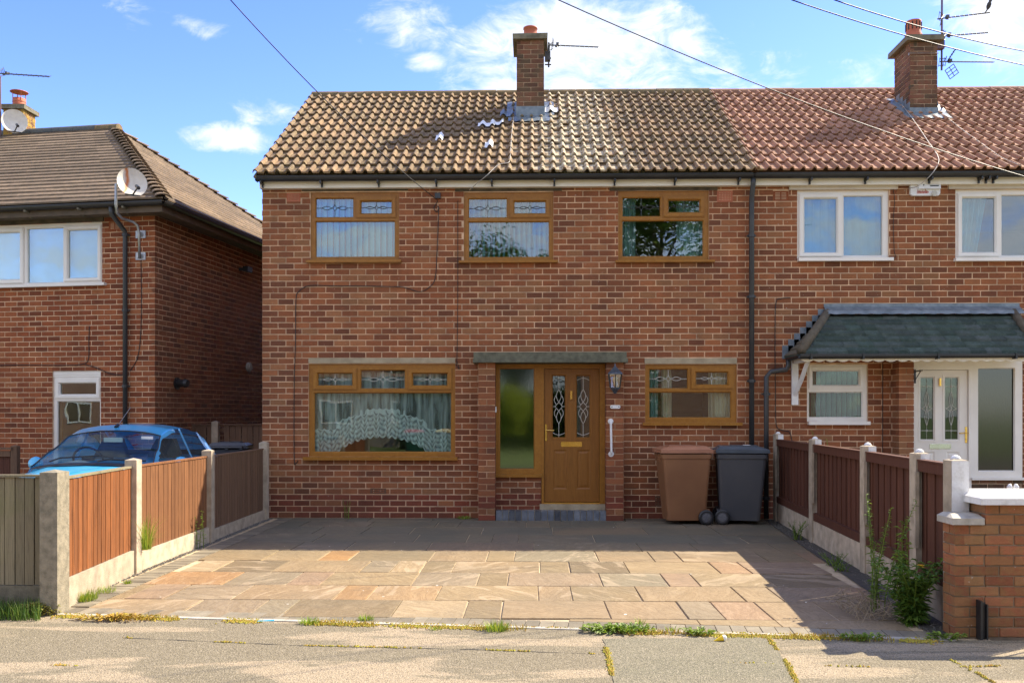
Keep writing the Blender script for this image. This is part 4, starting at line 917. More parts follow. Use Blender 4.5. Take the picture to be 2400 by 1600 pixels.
for k in range(20):
    for i in range(5): t = i/5; low.append((xs0+wv*(k+t), yT, zt2-.05-.022*sin(pi*t)))
low.append((xs1, yT, zt2-.05)); m = len(low)
q.add([(x, y, zt2) for x, y, z in low]+low+[(x, y+.015, zt2) for x, y, z in low]+[(x, y+.015, z) for x, y, z in low], [(i, i+m, i+m+1, i+1) for i in range(m-1)]+[(i+m, i+3*m, i+3*m+1, i+m+1) for i in range(m-1)]+[(i+2*m, i+2*m+1, i+3*m+1, i+3*m) for i in range(m-1)])
q.box(xs0, xs1, yT+.02, FY-.005, zt2-.012, zt2-.001); obj('scalloped_trim', q, FASCIA, H2)
q = MB(); xb_ = X(1862, FY); q.box(xb_-.045, xb_+.045, FY-.035, FY-.001, Z(0, 949, FY), zb_-.05); n0 = (xb_, FY-.03, Z(0, 925, FY)); q.tube([n0, (xb_+.03, FY-.2, Z(0, 895, FY)), (xb_+.05, FY-.45, zb_-.09)], .035, 4); q.box(xb_-.035, xb_+.035, Yf+.04, FY-.04, zb_-.10, zb_-.048); obj('porch_bracket', q, WPAINT, H2)
# downpipe of the porch roof
yq = 12.5; xq = X(1796, yq)
downpipe(H2, [(xl0+.03, FY-.1, zb_-.04), (xl0+.03, FY-.1, Z(0, 858, yq)), (xl0-.0, FY-.1, Z(0, 868, yq)), (xq+.06, FY-.1, Z(0, 873, yq)), (xq, FY-.1, Z(0, 885, yq)), (xq, FY-.1, .02)], .034, [(xq, FY-.1, Z(0, 924, yq)), (xq, FY-.1, .30)])

# ================================================================== left-hand house, turned a little
TH = radians(8.1); LO = (-6.0, 14.16); BL = (LO, (-cos(TH), sin(TH)), (-sin(TH), -cos(TH)))
BS = (LO, (sin(TH), cos(TH)), (cos(TH), -sin(TH)))          # flank: u runs back
H3 = thing('brick_house', 'left-hand orange-red brick house with hipped brown roof and rusty satellite dish on its corner', 'house', (-8, 16, 0))
random.seed(41)
lr = lambda a, b_, c, d: rect(a, b_, c, d, B=BL)
E3 = 4.62; LW = 8.0
w1 = lr(239, -60, 523, 665); w1 = (w1[0], w1[1], Z(239, 663, 14.2)-.01, Z(239, 519, 14.2))
zz = lambda px, py: rect(px, px+1, py, py+1, B=BL)[3]
w1 = (rect(0, 239, 500, 600, B=BL)[0], 3.05, zz(239, 663), zz(239, 518.8)); w2 = (rect(0, 236, 500, 600, B=BL)[0], rect(123, 236, 500, 600, B=BL)[1], .15, zz(236, 868))
vr = rect(255, 282, 520, 538.7, B=BL)
sol = [w1, w2]
q = MB(); q.slab(BL, .004, LW, 0, E3, -.25, -.005, sol); wl = obj('wall', q, MORTAR, H3)
brickwork(wl, BL, 0, LW, 0, E3, sol+[vr], BR_LEFT, LU=.222, LZ=.0822, near=(-6.5, 3.6), phase=1)
q = MB(); q.slab(BS, .02, 6.9, 0, E3, -.25, -.005, []); wl2 = obj('flank_wall', q, MORTAR, H3)
brickwork(wl2, BS, .0, 6.9, 0, E3, [], BR_LEFT, LU=.222, LZ=.0822, gap=.016, drab=.42)
for o_ in [c for c in wl.children if c.name.startswith('brickwork')]: pass
b = MB(); b.bx(BL, .25, LW, -6.9, -6.7, 0, E3); b.bx(BL, .25, LW, -6.7, -.25, 2.44, 2.6); b.bx(BL, .25, LW, -6.7, -.25, E3-.1, E3-.02); b.bx(BL, LW-.1, LW, -6.7, -.25, 0, 2.43); b.bx(BL, .25, LW, -2.6, -2.5, 0, E3-.12); obj('interior', b, INTER, H3)
airbrick(H3, BL, vr, 2, 5, BR_LEFT, True)
P3 = lambda a, c: None
u = lambda px: rect(px, px+1, 600, 601, B=BL)[1]
window(H3, BL, w1, [((u(225.3), u(157.8), zz(225, 649), zz(225, 537)), (u(235.5), u(148), zz(235, 658), zz(235, 526)), 0), ((u(143.7), u(61.6), zz(143, 659.5), zz(143, 533)), None, 0), ((u(43.4), u(-30), zz(43, 653), zz(43, 544)), (u(54.4), u(-42), zz(54, 664), zz(54, 533)), 0)], WHITE, GLASS_S, sill=(u(250), 3.1, zz(240, 669.5), zz(240, 663)))
q = MB(); q.bx(BL, w1[0]-.03, 3.6, -.05, .02, w1[3]+.0, w1[3]+.12); obj('lintel', q, LINTEL, H3)
window(H3, BL, (w2[0], w2[1], w2[2], zz(236, 883)), [((u(222), u(138), zz(222, 923), zz(222, 898)), (u(232.6), u(127), zz(232, 934), zz(232, 884)), 0), ((u(230), u(132), .5, zz(230, 941)), None, 0)], WHITE, GLASS, name='door_window')
q = MB(); q.bx(BL, w2[0], w2[1], -.1, -.02, zz(236, 883)+.001, w2[3]); q.bx(BL, w2[0], w2[1], -.1, -.015, zz(236, 877), zz(236, 875.5)); obj('window_head', q, WHITE, H3)
# roof
OV = .36; EZ3 = 4.77; SL3 = .645; RD = 3.42          # ridge runs RD behind the wall
def L3(uu, dd, z): return Vector((BL[0][0]+BL[1][0]*uu-BL[2][0]*dd, BL[0][1]+BL[1][1]*uu-BL[2][1]*dd, z))
RU = 2.95; RZ3 = EZ3+(RD+OV)*SL3; LF = LW+.2
back = 2*RD+OV
b = MB(); b.add([L3(-OV, -OV, EZ3-.04), L3(LF, -OV, EZ3-.04), L3(LF, RD, RZ3-.04), L3(RU, RD, RZ3-.04), L3(-OV, back, EZ3-.04), L3(LF, back, EZ3-.04)], [(0,3,2,1), (4,3,0), (5,2,3,4), (0,1,5,4)]); roof3 = obj('roof', b, TILE_L, H3)
NC3 = 24
for k in range(NC3):
    v0, v1 = k/NC3, (k+1.12)/NC3
    if v1 > 1: v1 = 1
    cor = lambda v, s_: (-OV+(RU+OV)*v, -OV+(RD+OV)*v, EZ3+(RZ3-EZ3)*v)
    a_, c_ = cor(v0, 0), cor(v1, 0); dz = .022; t = (rnd(0, 1), rnd(0, 1), 0)
    q = MB(); seg = 10
    for i in range(seg):
        s0, s1 = i/seg, (i+1)/seg; ua, ub = a_[0]+(LF-a_[0])*s0, a_[0]+(LF-a_[0])*s1; uc, ud = c_[0]+(LF-c_[0])*s0, c_[0]+(LF-c_[0])*s1; j0, j1 = .003*sin(k*3+i*1.7), .003*sin(k*3+(i+1)*1.7)
        q.add([L3(ua, a_[1]-.015, a_[2]-.006+j0), L3(ub, a_[1]-.015, a_[2]-.006+j1), L3(ub, a_[1]-.015, a_[2]+dz+j1), L3(ua, a_[1]-.015, a_[2]+dz+j0), L3(uc, c_[1], c_[2]+.004), L3(ud, c_[1], c_[2]+.004)], [(1,0,3,2), (2,3,4,5)], (min(max(t[0]+rnd(-.15, .15), 0), 1), rnd(0, 1), 0))
    obj('tile_course', q, TILE_L, roof3)
    q = MB(); bb0, bb1 = back-(back-RD)*v0, back-(back-RD)*v1
    for i in range(seg):
        s0, s1 = i/seg, (i+1)/seg; da, db = a_[1]+(bb0-a_[1])*s0, a_[1]+(bb0-a_[1])*s1; dc, dd = c_[1]+(bb1-c_[1])*s0, c_[1]+(bb1-c_[1])*s1
        q.add([L3(a_[0]-.015, da, a_[2]-.006), L3(a_[0]-.015, db, a_[2]-.006), L3(a_[0]-.015, db, a_[2]+dz), L3(a_[0]-.015, da, a_[2]+dz), L3(c_[0], dc, c_[2]+.004), L3(c_[0], dd, c_[2]+.004)], [(0,1,2,3), (3,2,5,4)], (min(max(t[0]+rnd(-.15, .15), 0), 1), rnd(0, 1), 0))
    obj('tile_course', q, TILE_L, roof3)
    if k < NC3-1:                       # bonnet tile over the hip
        for hip in (0, 1):
            if hip and k % 1: continue
            v2 = (k+1.25)/NC3
            if hip == 0: A, C = Vector(L3(*cor(v0, 0))), Vector(L3(*cor(min(v2, 1), 0)))
            else:
                f_ = lambda v: L3(-OV+(RU+OV)*v, back-(back-RD)*v, EZ3+(RZ3-EZ3)*v); A, C = f_(v0), f_(min(v2, 1))
            ax = (C-A).normalized(); sd = Vector((ax.y, -ax.x, 0)).normalized(); up_ = sd.cross(ax).normalized()
            if up_.z < 0: up_ = -up_
            q = MB(); R0, R1 = .105, .07
            q.grid(lambda s_, v: (A+(C-A)*s_)+sd*((R0+(R1-R0)*s_)*1.25*cos(pi*v))+up_*((R0+(R1-R0)*s_)*.62*sin(pi*v)-.015+.028*(1-s_)), 1, 8, t)
            pp = [A+sd*(R0*1.25*cos(pi*v/8))+up_*(R0*.62*sin(pi*v/8)+.013) for v in range(9)]; q.add([tuple(p) for p in pp]+[tuple(p-up_*.018) for p in pp], [(i, i+1, i+10, i+9) for i in range(8)], t)
            obj('bonnet_tile', q, TILE_L, roof3)
RIDGE_K = plain('ridge_dark', (.065, .07, .068), (.10, .10, .085), 9, .75, bump=.3)
nseg = 11; ul = 8.1
for i in range(nseg):
    ua, ub = RU-.12+(ul-RU+.12)*i/nseg+.003, RU-.12+(ul-RU+.12)*(i+1)/nseg-.003; q = MB(); r = .125
    Pq = lambda s_, v: L3(ua+(ub-ua)*s_, RD-r*cos(pi*v), RZ3-.05+r*sin(pi*v))
    q.grid(Pq, 1, 10); q.add([Pq(0, j/10) for j in range(11)], [tuple(range(11))]); obj('ridge_tile', q, RIDGE_K if i else RIDGE_M, roof3)
# eaves of the left house
FB = plain('fascia_brown', (.14, .10, .065), (.085, .065, .045), 5, .8)
q = MB(); q.bx(BL, -.30, LF, .28, .305, EZ3-.19, EZ3-.04); q.bx(BS, -.30, 7.3, .28, .305, EZ3-.19, EZ3-.04); q.bx(BL, -.29, LF, -.0, .27, EZ3-.17, EZ3-.155); q.bx(BS, .005, 7.2, .0, .27, EZ3-.17, EZ3-.155); obj('fascia', q, FB, H3)
q = MB(); r = .058
q.grid(lambda s_, v: L3(-OV-.0+(LF+OV)*s_, -.355+r*cos(pi+pi*v), EZ3-.045+r*sin(pi+pi*v)), 1, 8); q.bx(BL, -OV, LF, .355+r-.003, .355+r+.004, EZ3-.05, EZ3-.035)
q.grid(lambda s_, v: L3(-.355+r*cos(pi+pi*v), -OV-.04+(7.3+OV)*s_, EZ3-.045+r*sin(pi+pi*v)), 1, 8); q.bx(BS, -OV, 7.3, .355+r-.003, .355+r+.004, EZ3-.05, EZ3-.035); gt3 = obj('gutter', q, BLACKPL, H3)
for px in (98, 220, 322): uu = u(px); q = MB(); q.bx(BL, uu-.015, uu+.015, .25, .41, EZ3-.13, EZ3-.10); q.bx(BL, uu-.012, uu+.012, .22, .28, EZ3-.20, EZ3-.10); obj('gutter_bracket', q, CONC_D, gt3)
xu = u(298.5); pt = lambda uu, n, z: (BL[0][0]+BL[1][0]*uu+BL[2][0]*n, BL[0][1]+BL[1][1]*uu+BL[2][1]*n, z)
downpipe(H3, [pt(xu+.06, .35, EZ3-.09), pt(xu+.06, .33, EZ3-.2), pt(xu, .07, EZ3-.42), pt(xu, .06, EZ3-.5), pt(xu, .06, .05)], .036, [pt(xu, .06, zz(298, 552)), pt(xu, .06, zz(298, 728)), pt(xu, .06, zz(298, 905))])
# its chimney
cy3 = 18.15; cp3 = lambda px: X(px, cy3); q = MB()
ch3, cx3, cyy3, cz3 = chimney(H3, cp3(7.5), cp3(54.5), cy3, cy3+.46, Z(30, 256, cy3), 6.3, BR_LICH, CONC_D, None, over=.05, capt=.09)
q = MB(); r = .125; q.lathe((cx3+.02, cyy3-.05, cz3-.02), [(r+.02, 0), (r+.01, .04), (r, .06), (r, .20), (r-.03, .20)], 20, cap=False); pot3 = obj('pot', q, TERRA, ch3, smooth=True)
q = MB(); q.lathe((cx3+.02, cyy3-.05, cz3+.31), [(.175, 0), (.17, .012), (.09, .035), (.02, .045)], 20); 
for k in range(4): t = pi/4+pi*k/2; q.tube([(cx3+.02+.12*cos(t), cyy3-.05+.12*sin(t), cz3+.12), (cx3+.02+.12*cos(t), cyy3-.05+.12*sin(t), cz3+.31)], .009, 5)
q.lathe((cx3+.02, cyy3-.05, cz3+.10), [(r+.004, 0), (r+.004, .02)], 20, cap=False); obj('cowl', q, TERRA, ch3)
# flues and floodlight on the flank
def flankpt(px, py):
    rr = rect(px, px+1, py, py+1, B=BS); return rr[0], rr[3]
# ================================================================== behind the glass: blinds and curtains
def vblind(label, B, u0, u1, z0, z1, n, mat, ang, nb=-.20, group=None, skip=()):
    t = thing('vertical_blind', label, 'blind', ((u0+u1)/2*B[1][0]+B[0][0], B[0][1]-nb, z0), group)
    w_ = (u1-u0)/n*1.16
    q = MB(); q.bx(B, u0, u1, nb-.02, nb+.02, z1, z1+.03); obj('headrail', q, WHITE, t)
    for i in range(n):
        if i in skip: continue
        c = u0+(u1-u0)*(i+.5)/n; a = radians(ang+rnd(-4, 4)); q = MB(); hw = w_/2
        q.grid(lambda s_, v: (B[0][0]+B[1][0]*(c+hw*(2*s_-1)*cos(a))+B[2][0]*(nb+hw*(2*s_-1)*sin(a)), B[0][1]+B[1][1]*(c+hw*(2*s_-1)*cos(a))+B[2][1]*(nb+hw*(2*s_-1)*sin(a)+.010*sin(pi*s_)), z0+(z1-z0)*v), 4, 1)
        obj('slat', q, mat, t)
    return t
def curtain(label, B, u0, u1, z0, z1, n, mat, nb=-.17, amp=.028, name='curtain', cat='curtain', taper=0):
    q = MB(); per = (u1-u0)/n; ph = rnd(0, 6)
    q.grid(lambda s_, v: (u0+(u1-u0)*(s_ if not taper else s_*(1-taper*(1-v)) if taper > 0 else 1-(1-s_)*(1+taper*(1-v))), B[0][1]-nb+amp*sin(2*pi*s_*n+ph+.5*sin(5*s_))*(1+.4*sin(3*v+s_*9)), z0+(z1-z0)*v), n*9, 5)
    o = obj(name, q, mat, smooth=True); tag(o, label, cat); return o
vblind('closed pale vertical blind in the upstairs window beside the left eaves of the middle house', BM, W1[0]+.03, W1[1]-.03, W1[2]+.03, W1[3]-.06, 14, BLIND, 38, nb=-.17)
vblind('half-open pale vertical blind in the middle upstairs window with golden oak frame', BM, W2[0]+.02, W2[1]-.02, W2[2]+.03, W2[3]-.06, 17, BLIND, 66, nb=-.19)
curtain('teal curtain gathered at the left side of the third upstairs oak window', BM, W3[0]+.04, W3[0]+.26, W3[2]+.02, W3[3]-.05, 4, CURT)
curtain('teal curtain drawn across the right third of the third upstairs oak window', BM, W3[1]-.42, W3[1]-.03, W3[2]+.02, W3[3]-.05, 6, CURT)
vblind('part-open pale vertical blind in the white upstairs window over the slate porch', BM, A1[0]+.02, A1[1]-.02, A1[2]+.03, A1[3]-.05, 11, BLIND_T, 14, nb=-.18)
curtain('thin pale curtain in the upstairs white window at the right edge of the photo', BM, A2[0]+.1, A2[0]+.5, A2[2]+.02, A2[3]-.05, 5, BLIND_T, taper=.4)
vblind('green vertical blind in the small ground-floor window under the slate porch', BM, A3[0]+.02, A3[1]-.02, A3[2]+.03, A3[3]-.04, 11, BLIND_G, 68, nb=-.16)
curtain('narrow teal curtain at the left of the small ground-floor oak window', BM, W5[0]+.06, W5[0]+.20, W5[2]+.02, W5[3]-.03, 3, CURT)
curtain('cream curtain on the left of the small ground-floor oak window', BM, W5[0]+.27, W5[0]+.42, W5[2]+.02, W5[3]-.03, 3, CURT_C, nb=-.32)
curtain('cream curtain at the right of the small ground-floor oak window', BM, W5[1]-.36, W5[1]-.05, W5[2]+.02, W5[3]-.03, 5, CURT_C)
# lace net curtain with an arched, scalloped hem
def mat_lace():
    m, n, b = newmat('lace_net'); p = n.pos(); x, y, z = n.sep(p)[:3]; a = n.attr()
    b.inputs['Base Color'].default_value = (.80, .88, .86, 1); b.inputs['Roughness'].default_value = .9
    tr = n.new('ShaderNodeBsdfTransparent'); mx = n.new('ShaderNodeMixShader')
    d = n.math('MULTIPLY', a[1], 1.0)             # distance above hem 0..1 over the lace band
    per = .16
    xx = n.math('DIVIDE', x, per)
    fx_ = n.math('SUBTRACT', n.math('FRACT', xx), .5)
    arc = n.math('ADD', n.math('MULTIPLY', d, 4.2), n.math('MULTIPLY', n.math('MULTIPLY', fx_, fx_), 2.6))
    w1_ = n.math('SINE', n.math('MULTIPLY', arc, 8.0))
    r2 = n.math('SQRT', n.math('ADD', n.math('POWER', n.math('MULTIPLY', fx_, 1.5), 2), n.math('POWER', n.math('MULTIPLY', n.math('SUBTRACT', n.math('FRACT', n.math('MULTIPLY', d, 2.1)), .5), 1.0), 2)))
    ring = n.math('SINE', n.math('MULTIPLY', r2, 14))
    pat = n.math('ADD', n.math('MULTIPLY', n.math('GREATER_THAN', w1_, -.1), .5), n.math('MULTIPLY', n.math('GREATER_THAN', ring, 0), .5))
    lace = n.math('ADD', .38, n.math('MULTIPLY', pat, .56))
    inband = n.math('LESS_THAN', d, .999)
    fold = n.ramp(n.noise(n.vmath('MULTIPLY', p, (1, 0, .12)), 15, 2), [(.35, .14), (.65, .66)])
    f = n.math('ADD', n.math('MULTIPLY', inband, lace), n.math('MULTIPLY', n.math('SUBTRACT', 1, inband), fold))
    f = n.math('MAXIMUM', f, n.math('MULTIPLY', n.math('LESS_THAN', n.math('ABSOLUTE', n.math('SUBTRACT', d, .985)), .014), .85))
    n.put(mx.inputs[0], f); n.l.new(tr.outputs[0], mx.inputs[1]); n.l.new(b.outputs[0], mx.inputs[2]); n.l.new(mx.outputs[0], m.node_tree.nodes['Material Output'].inputs[0]); return m
q = MB(); u0, u1 = W4[0]+.05, W4[1]-.05; zt = Z(0, 868, FY)-.02
def hem(u):
    s_ = (u-u0)/(u1-u0); k = max(0, 1-abs((s_-.49)/.335)**2.0)**.7; base = Z(0, 1057.8, FY)-.03+.255*k; per = .0875
    return base-.034*abs(sin(pi*u/per))
NU, NV = 400, 16
o = len(q.v)
for i in range(NU+1):
    u_ = u0+(u1-u0)*i/NU; h = hem(u_)
    for k in range(NV+1):
        z = h+(zt-h)*(k/NV)**1.0; q.v.append((u_, FY+.15+.016*sin(u_*47+.7*sin(u_*9)), z))
band = .36
me = None
for i in range(NU):
    for k in range(NV):
        a = o+i*(NV+1)+k; q.f.append((a, a+NV+1, a+NV+2, a+1)); q.c.append((.5, 0, 0))
lace = obj('net_curtain', q, mat_lace(), smooth=True); tag(lace, 'white lace net curtain with an arched scalloped hem in the wide ground-floor window', 'net curtain')
ca = lace.data.color_attributes['tint']; zo = lace.location.z; xo = lace.location.x; buf = []
for lp in lace.data.loops:
    co = lace.data.vertices[lp.vertex_index].co; buf += [.5, min(max((co.z+zo-hem(co.x+xo))/band, 0), 1), 0, 1]
ca.data.foreach_set('color', buf)
q = MB(); q.bx(BL, w1[0]+.05, w1[1]-.05, -.20, -.18, w1[2]+.03, w1[3]-.03)
hb = thing('venetian_blind', 'closed pale venetian blind filling the upstairs window of the left house', 'blind', (-8, 14.6, 3.2))
for i in range(24):
    z = w1[2]+.04+(w1[3]-w1[2]-.08)*i/24; q = MB(); q.add([pt(w1[0]+.05, -.18, z), pt(w1[1]-.05, -.18, z), pt(w1[1]-.05, -.155, z+.045), pt(w1[0]+.05, -.155, z+.045)], [(0,1,2,3)]); obj('slat', q, BLIND_P, hb)

# ================================================================== fittings on the middle house
def fit(name, label, cat, mb, mat, **k): o = obj(name, mb, mat, **k); return tag(o, label, cat)
LY = PY-.10; lx = X(1441.5, LY); lz = lambda py: Z(1441, py, LY)
ln = thing('wall_lantern', 'black hexagonal coach lantern fixed to the right brick pier of the door', 'lantern', (lx, PY, lz(922)))
q = MB(); s6 = lambda r, z: [(lx+r*cos(pi/6+pi*k/3), LY+r*sin(pi/6+pi*k/3), z) for k in range(6)]
def frust(q, r0, z0, r1, z1, cap=True):
    a, b_ = s6(r0, z0), s6(r1, z1); q.add(a+b_, [(k, (k+1) % 6, (k+1) % 6+6, k+6) for k in range(6)]+([tuple(range(6))[::-1], tuple(range(6, 12))] if cap else []))
for r0, za, r1, zb in ((.112, lz(876.5), .108, lz(874)), (.108, lz(874), .055, lz(866)), (.055, lz(866), .012, lz(858)), (.012, lz(858), .004, lz(851)), (.070, lz(911), .075, lz(907.5)), (.035, lz(917), .062, lz(911)), (.02, lz(922), .035, lz(917))): frust(q, r0, za, r1, zb)
obj('cap', q, plain('lantern_metal', (.10, .12, .15), (.05, .06, .07), 30, .35, metal=.4), ln)
q = MB(); a, b_ = s6(.072, lz(907.5)), s6(.098, lz(876.5))
for k in range(6): q.tube([a[k], b_[k]], .007, 4)
q.box(lx-.02, lx+.02, LY+.06, PY+.0, lz(905), lz(885)); q.box(lx-.035, lx+.035, PY-.015, PY-.001, lz(915), lz(880)); obj('frame', q, BLACKPL, ln)
q = MB(); frust(q, .068, lz(907.4), .092, lz(876.8), False); obj('glass', q, mat_glass('lantern_glass', refl=.15, tint=(.95, .96, .85)), ln)
q = MB(); q.lathe((lx, LY, lz(905)), [(.016, 0), (.016, .05), (.026, .07), (.034, .10), (.022, .135), (.004, .145)], 12); obj('bulb', q, plain('bulb_white', (.85, .83, .7), None, 3, .3), ln, smooth=True)
q = MB(); a0, a1, zc = X(1430, PY), X(1454, PY), Z(0, 953.3, PY); r = .024
pts = [(a0+r+r*cos(t), PY-.012, zc+r*sin(t)) for t in [pi/2+pi*i/8 for i in range(9)]]+[(a1-r+r*cos(t), PY-.012, zc+r*sin(t)) for t in [-pi/2+pi*i/8 for i in range(9)]]
q.prism(pts, (0, 0, 0), (0, .011, 0)); pl = fit('number_plate', 'small white oval plate screwed below the lantern on the brick pier', 'plate', q, WPAINT)
q = MB(); [q.box(x-.009, x+.009, PY-.014, PY-.0118, zc-.005, zc+.005) for x in (a0+.022, a1-.022)]; obj('screw_slot', q, BLACKPL, pl)
gx0, gx1 = X(1431, PY), X(1432.2, PY); gz1, gz0 = Z(0, 986.5, PY), Z(0, 1062, PY)
q = MB(); q.tube([(gx0, PY-.002, gz1), (gx0, PY-.035, gz1), (gx0, PY-.055, gz1-.03), (gx1, PY-.055, gz0+.03), (gx1, PY-.035, gz0), (gx1, PY-.002, gz0)], .0155, 10)
for x, z in ((gx0, gz1), (gx1, gz0)): q.tube([(x, PY-.001, z), (x, PY-.012, z)], .038, 16)
fit('grab_rail', 'white vertical grab rail on the right brick pier beside the oak door', 'rail', q, WPAINT, smooth=False)
q = MB(); q.box(X(1160.5, PY)+.001, X(1160.5, PY)+.016, PY+.03, PY+.07, Z(0, 966, PY), Z(0, 953, PY)); fit('doorbell', 'tiny white doorbell push on the left brick pier of the oak door', 'doorbell', q, WPAINT)
# junction box and small wires on the facade
wr_ = lambda pts, n=.012: [(X(a, FY), FY-n, Z(a, b_, FY)) for a, b_ in pts]
q = MB(); q.box(X(1020, FY), X(1033, FY), FY-.05, FY-.001, Z(0, 472, FY), Z(0, 460, FY)); fit('junction_box', 'small grey telephone junction box under the eaves between two upstairs windows', 'box', q, PIPE)
def wire(pts, r, label, mat=CABLE, n=5, cat='cable', smooth=True):
    # Catmull-Rom through the points
    P_ = [Vector(p) for p in pts]; out = []
    for i in range(len(P_)-1):
        a, b_, c, d = P_[max(i-1, 0)], P_[i], P_[i+1], P_[min(i+2, len(P_)-1)]
        for k in range(8):
            t = k/8; out.append(.5*((2*b_)+(-a+c)*t+(2*a-5*b_+4*c-d)*t*t+(-a+3*b_-3*c+d)*t**3))
    out.append(P_[-1]); q = MB(); q.tube(out, r, n); o = obj('cable', q, mat, smooth=True); return tag(o, label, cat)
wire(wr_([(1026, 472), (1021, 480), (1017, 488), (1023, 497), (1029, 490), (1026, 484), (1028, 500), (1024, 600), (1020, 652), (1008, 672), (985, 684), (955, 676), (925, 672), (780, 670), (725, 670), (700, 684), (694, 705), (693, 800), (690, 900), (690, 1070), (694, 1085), (699, 1078)]), .0055, 'thin black cable looping from the junction box down the left side of the middle house')
wire(wr_([(1073, 470), (1073, 700), (1071, 840), (1068, 853), (1077, 864), (1071, 848)]), .004, 'thin black wire hanging straight down between the oak windows of the middle house', n=4)
# telephone wires
def over(p0, p1, sag, r, label, mat=CABLE):
    p0, p1 = Vector(p0), Vector(p1); pts = [p0.lerp(p1, t/24)+Vector((0, 0, -4*sag*(t/24)*(1-t/24))) for t in range(25)]; q = MB(); q.tube(pts, r, 5); return tag(obj('cable', q, mat, smooth=True), label, 'cable')
def at(px, py, Y): a, z = W(px, py, Y); return (a, Y, z)
over(at(540, 0, 9.0), at(1026, 470, FY-.06), .10, .006, 'black telephone wire running from the sky down over the left end of the mossy roof')
e1, e2 = Vector(at(540, 0, 9.0)), Vector(at(1026, 470, FY-.06)); 
over(at(1308, 0, 9.9), at(2440, 425, 12.15), .12, .0065, 'long black telephone wire sagging over the middle and right-hand roofs')
over(at(1855, 0, 7.6), at(2440, 161, 9.0), .04, .0055, 'lower of two parallel wires crossing in front of the right-hand chimney')
over(at(1955, 0, 7.4), at(2440, 127, 8.8), .04, .0055, 'upper of two parallel wires crossing in front of the right-hand chimney')
def roofwire(pxs, label, tail=(), off=.06): 
    pts = [tuple(onroof(a, b_)+Vector((0, -off*.4, off))) for a, b_ in pxs]+[at(*t) for t in tail]; return wire(pts, .005, label, CABLE_W)
roofwire([(1204, 284), (1199, 330), (1196, 375), (1192, 392), (1168, 398)], 'pale aerial lead trailing down the mossy tiles below the middle chimney', [(1140, 412, 12.2), (1118, 430, 12.36), (1100, 446, 12.55)])
roofwire([(2112, 255), (2145, 300), (2175, 345), (2195, 375), (2197, 395)], 'pale aerial lead trailing down the red tiles below the right-hand chimney', [(2180, 412, 12.2), (2150, 437, 12.36), (2130, 441, 12.57)])
roofwire([(2212, 280), (2250, 312), (2295, 345), (2345, 380), (2390, 400)], 'thin dark lead lying over the red tiles right of the right-hand chimney')
wire(wr_([(2092, 442), (2096, 470), (2093, 520), (2095, 585), (2098, 602), (2090, 607)]), .004, 'thin wire clipped beside the white upstairs window', n=4)
wire(wr_([(1852, 698), (1830, 700), (1818, 712), (1816, 800), (1817, 920), (1819, 995), (1835, 1008), (1850, 1012), (1856, 1035)]), .0055, 'black cable looping down the brick beside the dark downpipe')
wire(wr_([(2068, 850), (2068, 1070)]), .005, 'straight black wire down the brick between the porch window and the white door')
# aerials
def yagi(parent, p0, p1, n, r=.007, el=.10, refl=None, tilt=(0, 0, 1), dip=.14):
    p0, p1 = Vector(p0), Vector(p1); q = MB(); q.tube([p0, p1], r*1.6, 5); d = (p1-p0).normalized(); e = Vector(tilt).normalized()
    for i in range(n): c = p0.lerp(p1, .26+.74*i/(n-1)); q.tube([c-e*el/2, c+e*el/2], r*.7, 4)
    c = p0.lerp(p1, .19); q.tube([c-e*el*.75+d*.01, c+e*el*.75+d*.01, c+e*el*.75-d*.02, c-e*el*.75-d*.02, c-e*el*.75+d*.01], r*1.1, 5); q.box(c.x-.022, c.x+.022, c.y-.03, c.y+.03, c.z-.01, c.z+.04)
    s_ = d.cross(e).normalized()
    for q1 in (1, -1):
        for off in (-.05, .05): a = p0+d*.09+s_*off; q.tube([a, a+e*q1*.17-d*q1*0-d*.05+Vector((0, 0, 0))], r*.8, 4)
        for k in (.05, .11, .17): a = p0+d*.09+e*q1*k-d*.05*k/.17; q.tube([a-s_*.07, a+s_*.07], r*.6, 4)
    return obj('antenna_array', q, ALU, parent)
EL = (.25, .75, .62)
A_Y = 14.7; ap = lambda px, py, y=A_Y: at(px, py, y)
ta = thing('tv_aerial', 'horizontal television aerial on the middle chimney stack', 'aerial', ap(1288, 155))
q = MB(); q.tube([ap(1286, 100), ap(1286, 158)], .014, 8); q.box(ap(1277, 0)[0], ap(1290, 0)[0], A_Y-.04, A_Y+.06, ap(0, 155)[2], ap(0, 135)[2]); q.tube([ap(1277, 137), ap(1292, 137)], .012, 5); q.tube([ap(1277, 152), ap(1292, 152)], .012, 5); obj('mast', q, ALU, ta)
yagi(ta, ap(1284, 106), ap(1403, 111), 9, tilt=EL)
tb = thing('tv_aerial', 'tall mast with three television aerials beside the right-hand chimney', 'aerial', ap(2207, 170))
q = MB(); q.tube([ap(2207, 165), ap(2208, -60)], .016, 8); q.box(ap(2193, 0)[0], ap(2211, 0)[0], A_Y-.05, A_Y+.05, ap(0, 138)[2], ap(0, 119)[2]); obj('mast', q, MAST, tb)
q = MB(); q.tube([ap(2130, 130, 14.34), ap(2130, 125, 14.34), ap(2200, 125, 14.34)], .008, 4); obj('strap', q, STEEL, tb)
yagi(tb, ap(2197, 45), ap(2320, 30), 10, tilt=EL); yagi(tb, ap(2203, 86), ap(2316, 77), 10, tilt=EL); yagi(tb, ap(2203, 145), ap(2328, 146), 12, tilt=(.1, .9, .3))
q = MB(); c = Vector(ap(2225, 158)); ex_, ez_ = Vector((.55, 0, .42)).normalized(), Vector((.5, .1, -.75)).normalized()
for i in range(3): a = c+ez_*(i-1)*.0+ex_*(i-1)*.085; q.tube([a-ez_*.0, a+ez_*.16], .008, 4)
